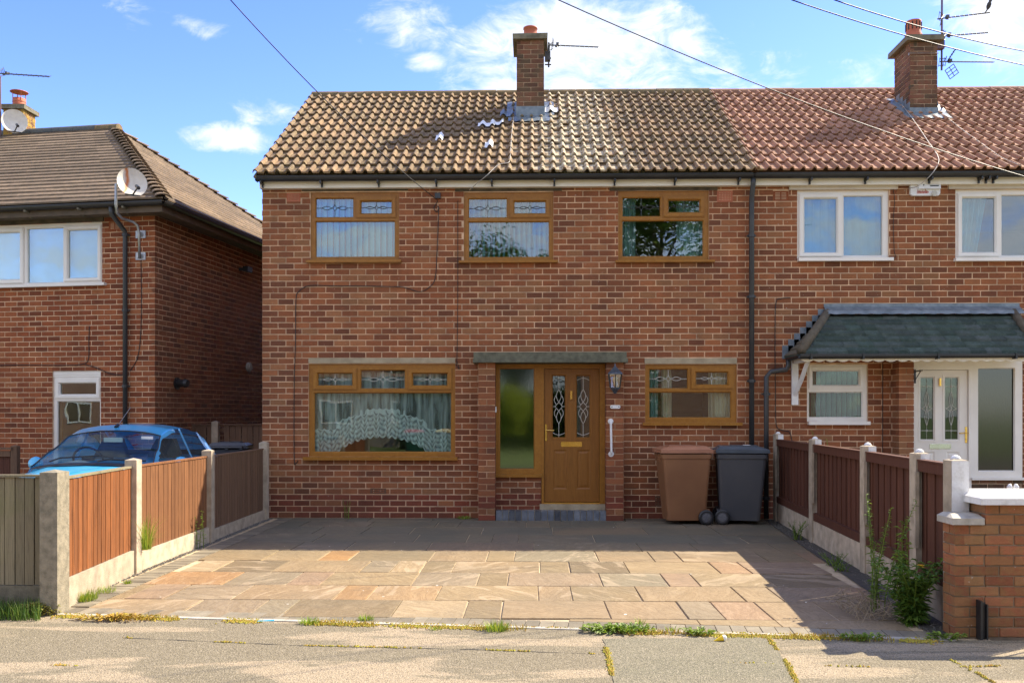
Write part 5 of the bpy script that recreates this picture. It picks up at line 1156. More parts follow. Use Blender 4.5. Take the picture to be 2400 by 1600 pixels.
for i in range(4): a = c+ez_*i*.053; q.tube([a-ex_*.09, a+ex_*.09], .006, 4)
q.tube([Vector(ap(2219, 146)), Vector(ap(2239, 116))], .009, 4); q.tube([Vector(ap(2213, 144)), Vector(ap(2219, 132))], .006, 4)
for i in range(4): a = Vector(ap(2219, 146)).lerp(Vector(ap(2239, 116)), .3+.2*i); q.tube([a-ex_*.03, a+ex_*.03], .007, 4)
obj('reflector', q, ALU, tb)
def bird(p, label):
    q = MB(); p = Vector(p); k = 10; pr = [(.0, -.07), (.018, -.05), (.035, -.01), (.036, .03), (.026, .06), (.02, .075), (.026, .095), (.02, .115), (.0, .125)]
    q.lathe((0, 0, 0), pr, 8); q.tube([(0, 0, -.05), (-.02, 0, -.12)], [.012, .008], 4); q.tube([(0, 0, .10), (.035, 0, .10)], [.007, .001], 4); q.xf(Matrix.Translation(p+Vector((0, 0, .09))) @ Matrix.Rotation(radians(18), 4, 'Y'))
    tag(obj('bird', q, plain('feather_dark', (.035, .032, .03), (.06, .055, .05), 40, .8), smooth=True), label, 'bird')
bird(ap(2317, 28), 'small dark bird perched on the tip of the topmost aerial')
tc = thing('tv_aerial', 'television aerial beside the lichen-covered chimney at the left edge', 'aerial', at(1, 300, 18.0))
q = MB(); q.tube([at(0, 178, 18), at(1, 320, 18)], .02, 8); obj('mast', q, MAST, tc); yagi(tc, at(-8, 172, 18), at(116, 180, 18), 9, tilt=EL, r=.009)
# satellite dishes
def dish(name, label, c, nrm, rx, rz, arm, rust=None):
    t = thing(name, label, 'satellite dish', c); c = Vector(c); nrm = Vector(nrm).normalized(); sx = Vector((0, 0, 1)).cross(nrm).normalized(); up_ = nrm.cross(sx)
    m, n, b = newmat('dish_metal'); p = n.pos(); col = n.mix(n.ramp(n.noise(p, 9, 3), [(.4, 0), (.7, 1)]), (.72, .68, .60), (.62, .57, .49))
    if rust: 
        px_ = n.sep(n.vmath('SUBTRACT', p, tuple(c)))[0]; st = n.smooth(n.math('ABSOLUTE', n.math('ADD', n.math('ADD', px_, rust), n.math('MULTIPLY', n.noise(p, 5), .06))), .035, .0); col = n.mix(st, col, (.55, .16, .03))
    n.put(b.inputs['Base Color'], col); b.inputs['Roughness'].default_value = .55
    q = MB(); K, Rr = 28, 5
    def P(u_, v): r = v; a = 2*pi*u_; return c+sx*(rx*r*cos(a))+up_*(rz*r*sin(a))-nrm*(.07*(1-r*r))
    q.grid(P, K, Rr); q.grid(lambda u_, v: P(u_, 1)-nrm*.012*v, K, 1); q.grid(lambda u_, v: P(u_, v)-nrm*.012, K, Rr)
    obj('reflector', q, m, t, smooth=False)
    q = MB(); foot = c-up_*rz*.9; lnb = c+nrm*arm[0]-up_*arm[1]+sx*arm[2]; q.tube([foot, lnb], .013, 6); q.tube([foot-sx*rx*.5, foot+sx*rx*.5], .011, 5); q.tube([lnb-(c-lnb).normalized()*.05, lnb+(c-lnb).normalized()*.07], .028, 8); obj('receiver_arm', q, PIPE, t); return t
dc = Vector(at(310, 427, 13.75)); dish('satellite_dish', 'rust-streaked oval satellite dish on a bent steel pole at the corner of the left house', dc, (.62, -.75, .12), .225, .225, (.27, .17, .0), rust=.055)
dp = thing('dish_pole', 'bent galvanised pole bolted near the corner of the left house', 'pole', at(333, 610, 14.0))
q = MB(); k1 = [at(285, 428, 13.78), at(272, 432, 13.72), at(271.5, 480, 13.72), at(275, 500, 13.76), at(286, 512, 13.86), at(312, 520, 13.98), at(322, 528, 14.02), at(326, 545, 14.04), at(327, 606, 14.04)]
q.tube(k1, .021, 10); obj('tube', q, STEEL, dp, smooth=True)
for py in (549, 600): a = rect(319, 342, py-8, py+9, B=BL); q = MB(); q.bx(BL, a[0], a[1], .004, .014, a[2], a[3]); q.bx(BL, (a[0]+a[1])/2-.015, (a[0]+a[1])/2+.035, .014, .07, a[2]+.025, a[3]-.025); obj('bracket', q, STEEL, dp)
dish('satellite_dish', 'pale satellite dish in front of the lichen-covered chimney', at(34, 284, 17.85), (.50, -.85, .10), .235, .245, (.30, .2, .05))
lw_ = lambda pts: [pt(rect(a, a+1, b_, b_+1, B=BL)[1], .008, rect(a, a+1, b_, b_+1, B=BL)[3]) for a, b_ in pts]
wire(lw_([(331, 610), (332, 700), (330, 790), (322, 840), (306, 868)]), .006, 'black cable dropping from the rusty dish pole down the left house')
wire(lw_([(210, 764), (209, 800), (208, 840), (195, 853), (150, 856), (60, 855), (0, 856)]), .006, 'black cable bent in an L across the left house above its tall window')
wire(lw_([(200, 854), (222, 860), (262, 876), (292, 878)]), .006, 'black cable sagging from above the tall window to the downpipe of the left house')
q = MB(); fu, fz = flankpt(414, 898); fp = lambda uu, n, z: (BS[0][0]+BS[1][0]*uu+BS[2][0]*n, BS[0][1]+BS[1][1]*uu+BS[2][1]*n, z)
q.tube([fp(fu, .0, fz), fp(fu, .02, fz)], .10, 16); q.tube([fp(fu, .02, fz), fp(fu, .16, fz)], .06, 14); q.tube([fp(fu, .15, fz), fp(fu, .2, fz)], [.075, .06], 14); fit('boiler_flue', 'round black boiler flue on the shaded flank of the left house', 'flue', q, BLACKPL)
q = MB(); fu, fz = flankpt(581, 860); q.tube([fp(fu, .0, fz), fp(fu, .05, fz)], .09, 18); q.tube([fp(fu, .05, fz), fp(fu, .07, fz)], .06, 18); fit('round_vent', 'round white vent far back on the shaded flank of the left house', 'vent', q, COPING)
q = MB(); fu, fz = flankpt(563, 632); q.tube([fp(fu-.05, 0, fz), fp(fu-.02, .12, fz)], .03, 8); q.bx(BS, fu-.10, fu+.10, .10, .20, fz-.045, fz+.05); fit('floodlight', 'small black floodlight high on the shaded flank of the left house', 'floodlight', q, BLACKPL)
# alarm box
AY = FY-.11; a0, a1, zb, zt = X(2130.5, FY), X(2200, FY), Z(0, 473, FY), Z(0, 434, FY); wx = a1-a0
al = thing('alarm_box', 'white burglar alarm box with dark slots and red lettering under the eaves', 'alarm', ((a0+a1)/2, FY, zb))
q = MB(); q.prism([(a0, 0, zb+.02), (a0+.03, 0, zb-.0), (a1-.02, 0, zb+.0), (a1, 0, zb+.03), (a1, 0, zt), (a0, 0, zt)], (0, FY-.002, 0), (0, FY-.05, 0))
q.prism([(a0+.10, 0, zb+.085), (a1-.01, 0, zb+.085), (a1-.01, 0, zt-.006), (a0+.085, 0, zt-.006)], (0, FY-.05, 0), (0, AY+.02, 0)); obj('case', q, WPAINT, al)
q = MB(); q.prism([(a0+.15, 0, zb+.15), (a0+.175, 0, zb+.15), (a0+.1625, 0, zb+.118)], (0, AY+.0185, 0), (0, AY+.03, 0))
for k, (h0, h1) in enumerate(((.142, .160), (.115, .132))): q.prism([(a0+.235+.008*k, 0, zb+h1), (a1-.03, 0, zb+h1), (a1-.04-.004*k, 0, zb+h0), (a0+.245+.008*k, 0, zb+h0)], (0, AY+.0185, 0), (0, AY+.03, 0))
obj('slots', q, BLACKPL, al)
RED = plain('red_print', (.62, .10, .05), None, 9, .6); q = MB(); xx = a0+.09
for k in range(7):
    h = .045 if k in (0, 5) else .032; pts = [(xx, FY-.053, zb+.035), (xx+.008, FY-.053, zb+.035+h), (xx+.016, FY-.053, zb+.045), (xx+.024, FY-.053, zb+.035+h*.7), (xx+.028, FY-.053, zb+.038)]
    q.tube(pts, .0035, 4); xx += .021
q.tube([(a0+.085, FY-.053, zb+.03), (xx, FY-.053, zb+.033)], .003, 4); obj('lettering', q, RED, al)
q = MB(); q.tube([(a1-.085, FY-.045, zb+.025), (a1-.085, FY-.075, zb+.022)], .036, 18); obj('lens', q, plain('lens_grey', (.55, .53, .47), None, 9, .3), al)
q = MB(); xb_ = X(2124, FY); q.box(xb_-.012, xb_+.012, PY-.012, PY-.001, Z(0, 900, PY), Z(0, 868, PY)); q.tube([(xb_, PY-.01, Z(0, 873, PY)), (xb_+.02, PY-.2, Z(0, 872, PY))], .008, 5); q.tube([(xb_, PY-.01, Z(0, 893, PY)), (xb_+.014, PY-.14, Z(0, 874, PY))], .006, 5); fit('basket_bracket', 'black iron hanging-basket bracket on the brick pier left of the white door', 'bracket', q, BLACKPL)

# ================================================================== wheelie bins
def bin_(label, c, rz, mat, lidmat, wheels=True, h=1.07, cat='wheelie bin', sc=1.0, lbl=False, streak=False):
    t = thing('wheelie_bin', label, cat, c); M_ = Matrix.Translation(c) @ Matrix.Rotation(rz, 4, 'Z') @ Matrix.Scale(sc, 4)
    zb0, zt0 = .055, .93
    def sec(v):   # half width x, front y, back y
        return (.205+.075*v, -.24-.085*v, .27+.05*v)
    q = MB(); K = 8; secs = []
    for v in [0, .03, .25, .5, .75, .93, .935, 1.0]:
        hx, yf, yb = sec(v); 
        if v > .932: hx += .012; yf -= .012; yb += .012
        ring = []; rr = .045
        for (cx_, cy_, a0_) in ((hx-rr, yb-rr, 0), (-hx+rr, yb-rr, pi/2), (-hx+rr, yf+rr, pi), (hx-rr, yf+rr, 3*pi/2)):
            for k in range(4): a = a0_+pi/2*k/3; ring.append((cx_+rr*cos(a), cy_+rr*sin(a), zb0+(zt0-zb0)*v))
        secs.append(ring)
    n_ = 16; vs = [p for r_ in secs for p in r_]
    q.add(vs, [(i*n_+k, i*n_+(k+1) % n_, (i+1)*n_+(k+1) % n_, (i+1)*n_+k) for i in range(len(secs)-1) for k in range(n_)]+[tuple(range(n_))[::-1]])
    for sx_ in (-.12, .0, .12): q.box(sx_-.008, sx_+.008, -.345, -.32, .83, .93)
    q.box(-.20, .20, .20, .315, .06, .20)
    q.xf(M_); obj('body', q, mat, t)
    q = MB(); hx, yf, yb = .30, -.355, .335; zl = .945
    q.prism([(-hx, yf, zl), (hx, yf, zl), (hx, yb, zl), (-hx, yb, zl)], (0, 0, 0), (0, 0, .045)); o_ = len(q.v)
    q.add([(-hx+.01, yf+.01, zl+.045), (hx-.01, yf+.01, zl+.045), (hx-.01, yb-.01, zl+.045), (-hx+.01, yb-.01, zl+.045), (-hx+.07, yf+.10, zl+.078), (hx-.07, yf+.10, zl+.078), (hx-.07, yb-.06, zl+.088), (-hx+.07, yb-.06, zl+.088)], [(0,1,5,4), (1,2,6,5), (2,3,7,6), (3,0,4,7), (4,5,6,7)])
    q.box(-.16, .16, yf+.14, yb-.2, zl+.075, zl+.095); q.box(-.08, .08, yf-.02, yf+.01, zl+.0, zl+.03)
    q.tube([(-.23, yb+.05, zl+.02), (.23, yb+.05, zl+.02)], .016, 8); [q.box(s_*.21-.02, s_*.21+.02, yb-.03, yb+.06, zl-.01, zl+.04) for s_ in (-1, 0, 1)]
    if True: q.xf(M_); lid = obj('lid', q, lidmat, t)
    if lbl: q = MB(); q.box(-.06, .09, -.13, -.04, zl+.0955, zl+.099); q.xf(M_); obj('sticker', q, WPAINT, lid)
    for s_ in (-1, 1):
        q = MB(); pr = [(.03, -.03), (.085, -.028), (.1, -.018), (.1, .018), (.085, .028), (.03, .03)]; q.lathe((0, 0, 0), pr, 22); q.xf(M_ @ Matrix.Translation((s_*.265, .25, .1)) @ Matrix.Rotation(pi/2, 4, 'Y')); wh = obj('wheel', q, BLACKPL, t)
        q = MB(); q.lathe((0, 0, 0), [(.0, -.034), (.052, -.031), (.056, -.029)], 18, cap=False); 
        for k in range(6): a = pi*k/3; q.tube([(.012*cos(a), .012*sin(a), -.034), (.055*cos(a), .055*sin(a), -.034)], .004, 4)
        q.lathe((0, 0, 0), [(.062, -.033), (.066, -.033)], 18, cap=False)
        q.xf(M_ @ Matrix.Translation((s_*.265, .25, .1)) @ Matrix.Rotation(pi/2 if s_ < 0 else -pi/2, 4, 'Y')); obj('hub', q, HUBM, wh)
    if streak:
        q = MB(); 
        for k in range(7): z = .60+.035*k; q.box(.266+.002*k, .272+.002*k+.004, -.14, -.10+rnd(-.02, .02), z, z+.024)
        q.xf(M_); obj('white_marking', q, WPAINT, t)
    return t
HUBM = plain('hub_grey', (.16, .16, .165), (.11, .11, .115), 9, .5); BROWNB = plain('bin_brown', (.29, .135, .058), (.23, .105, .045), 2.2, .48); BROWNL = plain('bin_brown_lid', (.42, .19, .105), (.34, .15, .08), 4, .5)
GREYB = plain('bin_grey', (.065, .068, .074), (.085, .086, .088), 2.2, .42); GREYL = plain('bin_grey_lid', (.075, .095, .115), (.055, .068, .08), 4, .4)
GREENB = plain('bin_green', (.018, .10, .05), (.014, .075, .04), 2, .45); REDL = plain('bin_red_lid', (.60, .03, .05), None, 3, .4); YELL = plain('bin_yellow_lid', (.75, .45, .02), None, 3, .4)
xb1, xb2 = X(1602, 12.1), X(1737, 12.1)
bin_('brown wheelie bin under the small oak window, its wheel at lower right', (xb1, 12.16, 0), radians(-90+3), BROWNB, BROWNL, streak=False)
bin_('dark grey wheelie bin with a white sticker on its lid, beside the downpipe', (xb2, 12.16, 0), radians(90-8), GREYB, GREYL, lbl=True)
bin_('black wheelie bin between the blue car and the back fence', at(540, 1140, 13.9)[:2]+(-.012,), radians(190), GREYB, GREYB, sc=1.0)
bin_('green wheelie bin with a red lid, seen mirrored in the wide ground-floor window', (-3.55, -1.3, -.02), radians(170), GREENB, REDL)
bin_('green wheelie bin with a yellow lid, seen mirrored in the wide ground-floor window', (-2.55, -1.3, -.02), radians(185), GREENB, YELL)

# ================================================================== fences
FW1 = mat_wood('fence_orange', (.30, .105, .030), (.13, .048, .018), dark=.42, tv=.16); FW2 = mat_wood('fence_brown', (.26, .115, .046), (.145, .06, .026), dark=.42, tv=.16)
FW3 = mat_wood('fence_dark', (.20, .115, .065), (.13, .075, .045), dark=.5, tv=.16); FW4 = mat_wood('fence_redbrown', (.125, .048, .026), (.085, .032, .02), dark=.5, tv=.2)
FWG = mat_wood('fence_weathered', (.28, .235, .145), (.17, .145, .09), dark=.5, tv=.2, green=(.17, .165, .07))
def frame2(a, c): d_ = Vector((c[0]-a[0], c[1]-a[1])); L_ = d_.length; d_ /= L_; return (a, (d_.x, d_.y), (d_.y, -d_.x)), L_
def post(parent, x, y, w, h, mat, rz=0, cap=True, dp=None, name='post'):
    q = MB(); dp = dp or w; q.box(-w/2, w/2, -dp/2, dp/2, -.2, h, (rnd(0, 1), 0, 0)); q.add([(-w/2, -dp/2, h), (w/2, -dp/2, h), (w/2, dp/2, h), (-w/2, dp/2, h), (0, 0, h+.018)], [(0,1,4), (1,2,4), (2,3,4), (3,0,4)])
    q.v = [v for v in q.v]; q.xf(Matrix.Translation((x, y, 0)) @ Matrix.Rotation(rz, 4, 'Z')); p = obj(name, q, mat, parent)
    return p
lf = thing('panel_fence', 'low fence of orange-brown boards between concrete posts along the left of the driveway', 'fence', (-3.65, 9.5, 0))
PB = [G(131, 1436), G(320, 1342), G(494, 1270), G(622, 1216)]; PBx = lambda y: -3.565-.0225*(y-6.5)
PP = [(-3.60, 6.62), (-3.645, 8.40), (-3.675, 10.35), (-3.72, 12.45)]
PP = [(PB[0][0]-.02, PB[0][1]+.02), (PB[1][0]-.03, PB[1][1]), (PB[2][0]-.03, PB[2][1]), (PB[3][0]-.02, min(PB[3][1], 12.5))]
for i, (x, y) in enumerate(PP): post(lf, x, y, .13 if i == 0 else .11, [1.03, 1.035, 1.04, 1.06][i], CONC_P if i == 0 else CONC, dp=.17 if i == 0 else .11)
gh = [.215, .175, .13]; mats = [FW1, FW2, FW3]
for i in range(3):
    B, L_ = frame2(PP[i], PP[i+1]); s0 = .085 if i == 0 else .055; s1 = L_-.055
    q = MB(); q.bx(B, s0-.02, s1+.02, -.02, .03, -.1, gh[i], (rnd(0, 1), 0, 0)); obj('gravel_board', q, CONC, lf)
    n = int((s1-s0)/.098); ed = [0]
    for k in range(n): ed.append(ed[-1]+rnd(.7, 1.3))
    ed = [s0+(s1-s0)*e_/ed[-1] for e_ in ed]
    for k in range(n):
        a, c = ed[k], ed[k+1]+.004; q = MB(); O_, U_, N_ = B; Pt = lambda uu, nn, z: (O_[0]+U_[0]*uu+N_[0]*nn, O_[1]+U_[1]*uu+N_[1]*nn, z); dzz = rnd(-.004, .003); t = (rnd(0, 1), 0, 0); n1 = .001+rnd(0, .0025)
        q.add([Pt(a, -.008, gh[i]+.004), Pt(c, -.008, gh[i]+.004), Pt(c, n1, gh[i]+.004), Pt(a, .0055, gh[i]+.004), Pt(a, -.008, .962+dzz), Pt(c, -.008, .962+dzz), Pt(c, n1, .962+dzz), Pt(a, .0055, .962+dzz)], [(3,2,6,7), (0,3,7,4), (0,4,5,1), (1,5,6,2), (4,7,6,5), (0,1,2,3)], t); obj('board', q, mats[i], lf)
    q = MB(); q.bx(B, s0, s1, -.03, .012, .964, .982, (1, 0, 0)); obj('capping', q, FWG if i < 1 else mats[i], lf)
# weathered boards to the left of the front post
lg = thing('board_fence', 'weathered grey-green board fence at the lower left corner of the photo', 'fence', (-4.6, 6.7, 0))
B = ((PP[0][0]-.07, PP[0][1]+.02), (-1, .02), (0, -1)); u_ = 0; k = 0
while u_ < 2.4:
    w_ = rnd(.07, .095); q = MB(); q.bx(B, u_+.004, u_+w_-.003, -.01, .01+.004*(k % 2), .20, .985+rnd(-.006, .004), (rnd(0, 1), 0, 0)); obj('board', q, FWG, lg); u_ += w_; k += 1
q = MB(); q.bx(B, 0, 2.4, -.03, .03, .99, 1.008); obj('capping', q, FWG, lg)
q = MB(); q.bx(B, 0, 2.4, -.03, .02, -.1, .196); obj('gravel_board', q, CONC_D, lg)
# brown gate piece by the left house and the fence behind the car
fb = thing('board_fence', 'dark brown board fence closing the gap behind the blue car', 'fence', (-5.2, 15.6, 0))
yB = 15.3; z1 = Z(540, 996, yB); B = ((X(430, yB), yB), (1, 0), (0, -1)); L_ = 2.2; k = 0; u_ = 0
xpB = X(507.5, yB)-B[0][0]
while u_ < L_:
    if abs(u_+.05-xpB) > .09: q = MB(); q.bx(B, u_+.003, u_+.095, -.01, .012*(k % 2), .1, z1, (rnd(0, 1), 0, 0)); obj('board', q, FW3, fb)
    u_ += .10; k += 1
q = MB(); q.bx(B, 0, L_, -.05, -.02, z1-.12, z1-.04); q.bx(B, 0, L_, -.03, .04, z1+.001, z1+.02); obj('rail', q, FW3, fb); post(fb, B[0][0]+xpB, yB-.04, .11, Z(0, 988, yB), CONC)
gb = thing('board_fence', 'short dark brown fence panel at the left edge against the left house', 'fence', (-7.8, 13.6, 0))
yG = 12.8; z1 = Z(20, 1048, yG); B = ((X(-40, yG), yG), (1, 0), (0, -1)); L_ = X(28, yG)-B[0][0]; u_ = 0
while u_ < L_-.02: q = MB(); q.bx(B, u_+.003, min(u_+.098, L_), 0, .014, .0, z1-.09, (rnd(0, 1), 0, 0)); obj('board', q, FW4, gb); u_ += .1
q = MB(); q.bx(B, 0, L_, .0145, .05, z1-.13, z1-.05); q.bx(B, 0, L_+.03, -.04, .07, z1-.03, z1); obj('rail', q, FW3, gb); post(gb, B[0][0]+L_+.05, yG, .09, z1+.02, FW3)
# right fence
rf = thing('slatted_fence', 'dark red-brown slatted fence between tall concrete posts along the right of the driveway', 'fence', (3.1, 9.4, 0))
RP = [(3.335, 12.43), (3.19, 10.34), (3.06, 8.36), (2.925, 6.93), (2.86, 6.20)]
for i, (x, y) in enumerate(RP):
    w_ = .105 if i < 4 else .115; p = post(rf, x, y, w_, [1.18, 1.165, 1.16, 1.155, 1.14][i], CONC, rz=.06)
    q = MB(); q.box(-w_/2+.035 if i < 4 else -w_/2+.0, w_/2+.002, -w_/2-.0025, -w_/2+.004, 1.04 if i < 4 else .25, [1.18, 1.165, 1.16, 1.155, 1.14][i]-.002); q.box(w_/2-.001, w_/2+.003, -w_/2-.0025, w_/2, 0, 1.138); q.xf(Matrix.Translation((x, y, 0)) @ Matrix.Rotation(.06, 4, 'Z')); obj('painted_face', q, CONC_W, p)
    q = MB(); hh = [1.18, 1.165, 1.16, 1.155, 1.14][i]; q.lathe((x, y, hh+.004), [(.034, 0), (.032, .012), (.02, .026), (.004, .032)], 12); obj('knob', q, CONC_W, p, smooth=True)
for i in range(4):
    a_, c_ = RP[i+1], RP[i]; B, L_ = frame2(a_, c_); B = (a_, B[1], (-abs(B[2][0]), -B[2][1] if B[2][0] > 0 else B[2][1])); 
    s0, s1 = .056, L_-.056; zb0, zt0 = .255, 1.10
    q = MB(); q.bx(B, s0-.02, s1+.02, -.025, .03, -.1, zb0-.004, (rnd(0, 1), 0, 0)); obj('gravel_board', q, CONC, rf)
    q = MB(); q.bx(B, s0, s1, -.005, .032, zt0-.075, zt0, (.5, 0, 0), .0015); q.bx(B, s0, s1, -.03, .038, zt0+.001, zt0+.014); obj('top_rail', q, FW4, rf)
    q = MB(); q.bx(B, s0, s1, -.005, .032, zb0, zb0+.085, (.4, 0, 0), .0015); obj('bottom_rail', q, FW4, rf)
    n = int((s1-s0)/.083)
    for k in range(n):
        w_ = (s1-s0)/n; a, c = s0+k*w_-.002, s0+(k+1)*w_-(-.001 if random.random() < .965 else .011); q = MB(); q.bx(B, a, c, -.016-.010*(k % 2), .0-.010*(k % 2), zb0+.01, zt0-.01, (rnd(0, 1), 0, 0)); obj('slat', q, FW4, rf)
    q = MB(); q.bx(B, s1-.04, s1-.005, .0325, .06, .45, 1.02); obj('batten', q, CONC, rf)
# garden wall with copings
gw = thing('garden_wall', 'orange brick garden wall with stepped stone copings at the right edge', 'wall', (3.1, 6.1, 0))
Yw = 5.95; gxl = X(2238, Yw); gx2 = X(2310, Yw); gxr = 3.45; LB = .1905; CB = .0668
Bw = ((0, Yw), (1, 0), (0, -1)); zlow, zhi = Z(0, 1222, Yw), Z(0, 1176, Yw)
q = MB(); q.box(gxl+.006, gx2, Yw+.008, Yw+.16, -.1, zlow); q.box(gx2+.006, gxr-.006, Yw+.008, Yw+.45, -.1, zhi); wbody = obj('wall_body', q, MORTAR_G, gw)
nz = int(zlow/CB)
brickwork(wbody, Bw, gxl, gxr, zlow-CB*(nz+1), zhi, [(gxl-.1, gx2, zlow, zhi+1)], BR_WALL, LU=LB, LZ=CB, gap=.009, phase=1)
brickwork(wbody, ((gxl, Yw+.17), (0, -1), (-1, 0)), 0, .17, zlow-CB*(nz+1), zlow, [], BR_WALL, LU=LB, LZ=CB, gap=.009, phase=1)
brickwork(wbody, ((gx2, Yw+.46), (0, -1), (-1, 0)), 0, .45, zlow, zhi, [], BR_WALL, LU=LB, LZ=CB, gap=.009, phase=0)
def coping(x0, x1, y0, y1, z, t, mat): 
    q = MB(); c_ = (y0+y1)/2; q.add([(x0, y0, z), (x1, y0, z), (x1, y1, z), (x0, y1, z), (x0, y0, z+t), (x1, y0, z+t), (x1, y1, z+t), (x0, y1, z+t), (x0+.03, y0+.09, z+t+.02), (x1-.0, y0+.09, z+t+.02), (x1, y1-.02, z+t+.022), (x0+.03, y1-.02, z+t+.022)], [(3,2,1,0), (0,1,5,4), (1,2,6,5), (2,3,7,6), (3,0,4,7), (4,5,9,8), (5,6,10,9), (6,7,11,10), (7,4,8,11), (8,9,10,11)]); obj('coping', q, mat, gw)
coping(X(2233, 5.92), X(2308, 5.92), 5.92, 6.15, zlow+.001, .042, COPING)
coping(X(2300, 5.90), gxr+.06, 5.90, Yw+.5, zhi+.001, .042, CONC_W)
cw = thing('front_railing', 'white railing just past the right edge, its bars throwing striped shadows on the pavement', 'railing', (4.6, 6.0, 0))
q = MB(); [q.box(gxr+.05, 6.6, 5.98, 6.02, z, z+.04) for z in (.12, .95)]; obj('rail', q, WPAINT, cw)
xx = gxr+.1
while xx < 6.6: q = MB(); q.tube([(xx, 6.0, .13), (xx, 6.0, 1.02)], .009, 6); obj('bar', q, WPAINT, cw); xx += .11
q = MB(); a0, a1 = X(2296, 5.9), X(2314, 5.9); zt0 = Z(0, 1400, 5.9); q.box(a0, a0+.014, 5.885, 5.948, .0, zt0+.012); q.box(a0+.015, a1-.01, 5.905, 5.915, .0, zt0); q.box(a1-.009, a1, 5.885, 5.948, .0, zt0-.01); fit('gate_channel', 'black metal upright channel fixed at the foot of the garden wall', 'bracket', q, BLACKPL)
rb = thing('rabbit_ornament', 'white rabbit garden ornament, only its ears showing over the white coping', 'ornament', at(2374, 1250, 7.2)[:2]+(0,))
yr = 7.2; q = MB(); xr_ = X(2374, yr); ze = Z(0, 1149, yr); ztp = Z(0, 1129, yr)
q.lathe((xr_, yr, 0), [(.10, 0), (.13, .1), (.12, .3), (.08, .45), (.07, .5), (.085, ze-.12), (.07, ze-.04), (.02, ze-.005)], 16)
for s_ in (-1, 1): q.tube([(xr_+s_*.012, yr, ze-.05), (xr_+s_*.024, yr, ze+.0), (xr_+s_*.026, yr, (ze+ztp)/2+.012), (xr_+s_*.021, yr, ztp-.006), (xr_+s_*.017, yr, ztp)], [.012, .017, .021, .013, .003], 10)
obj('body', q, WPAINT, rb, smooth=True)

# ================================================================== blue car
CARP = bpy.data.materials.new('car_paint_blue'); CARP.use_nodes = True; b_ = CARP.node_tree.nodes['Principled BSDF']; b_.inputs['Base Color'].default_value = (.07, .46, .78, 1); b_.inputs['Metallic'].default_value = .15; b_.inputs['Roughness'].default_value = .32; b_.inputs['Coat Weight'].default_value = .8; b_.inputs['Coat Roughness'].default_value = .04
car = thing('parked_car', 'bright blue small hatchback parked behind the left fence in front of the left house', 'car', (-5.05, 11.1, 0))
CM = Matrix.Translation((-5.09, 11.15, -.012)) @ Matrix.Rotation(radians(-90+2), 4, 'Z')        # car frame: x forward, y left, z up
def interp(x, tab):
    if x <= tab[0][0]: return tab[0][1]
    for (a, va), (c, vc) in zip(tab, tab[1:]):
        if x <= c: t = (x-a)/(c-a); t = t*t*(3-2*t)*.5+t*.5; return va+(vc-va)*t
    return tab[-1][1]
HWT = [(-1.80, .55), (-1.6, .73), (-1.1, .79), (0, .815), (1.0, .80), (1.45, .73), (1.72, .56), (1.80, .35)]      # half width at the waist
BEL = [(-1.80, .70), (-1.6, .86), (-1.2, .89), (0, .86), (.85, .83), (1.2, .78), (1.6, .66), (1.80, .50)]          # waist height
CRN = [(-1.80, .74), (-1.62, .90), (-1.2, .93), (.95, .90), (1.3, .84), (1.65, .70), (1.80, .52)]                 # bonnet/centre line height
q = MB(); xsn = [-1.80+3.6*i/44 for i in range(45)]; secs = []
for x in xsn:
    hw, bz, cz_ = interp(x, HWT), interp(x, BEL), interp(x, CRN); lo = .20+.08*max(abs(x)-1.3, 0)
    pr = [(hw*.80, lo), (hw*.97, lo+.09), (hw*1.0, lo+(bz-lo)*.45), (hw*.985, lo+(bz-lo)*.75), (hw*.94, bz-.035), (hw*.86, bz), (hw*.55, cz_-.012), (0, cz_)]
    secs.append([(x, y, z) for y, z in pr]+[(x, -y, z) for y, z in pr[-2::-1]])
m = len(secs[0]); wheels = [(-1.22, .275), (1.17, .275)]
fs = []
for i in range(44):
    for k in range(m-1):
        xm = (xsn[i]+xsn[i+1])/2; zm = sum(secs[i][k][2] for k in (k, k+1))/2
        if any((xm-wx_)**2+(zm-wz_)**2 < .33**2 for wx_, wz_ in wheels) and (k < 2 or k > m-4): continue
        fs.append((i*m+k, (i+1)*m+k, (i+1)*m+k+1, i*m+k+1))
q.add([p for s_ in secs for p in s_], fs+[tuple(range(m)), tuple(range(44*m+m-1, 44*m-1, -1))]); q.xf(CM); body = obj('body', q, CARP, car, smooth=True)
# greenhouse: centre-line height and half width as functions along the car
GT = [(-1.66, .90), (-1.5, 1.06), (-1.25, 1.20), (-.9, 1.29), (-.4, 1.345), (.0, 1.338), (.30, 1.272), (.62, 1.085), (.95, .885)]
GW = [(-1.66, .56), (-1.4, .55), (-1.0, .56), (-.3, .565), (.2, .555), (.32, .55), (.62, .62), (.95, .685)]
BW = [(-1.66, .66), (-1.2, .72), (0, .765), (.6, .76), (.95, .72)]
NG = 80; gx = [-1.66+2.61*i/NG for i in range(NG+1)]
def gsec(x):
    zt_, tw, bw, bz = interp(x, GT), interp(x, GW), interp(x, BW), interp(x, BEL)-.012
    tw = min(tw, bw-.01); ze_ = zt_-.062*min(1, (zt_-bz)/.35+.1)
    crown = [(tw*math.sin(a*pi/2/5)/1, zt_-(zt_-ze_)*(math.sin(a*pi/2/5))**2.4) for a in range(0, 6)]      # centre -> cant rail
    side = [(tw+(bw-tw)*t, ze_+(bz-ze_)*t-.0) for t in (.10, .22, .34, .46, .60, .80, 1.0)]
    pr = crown+side; return [(x, y, z) for y, z in pr[::-1]]+[(x, -y, z) for y, z in pr[1:]]
S = [gsec(x) for x in gx]; mm = len(S[0]); NCR = 9
roofq, wsq, rwq, swl, swr, seal = MB(), MB(), MB(), MB(), MB(), MB()
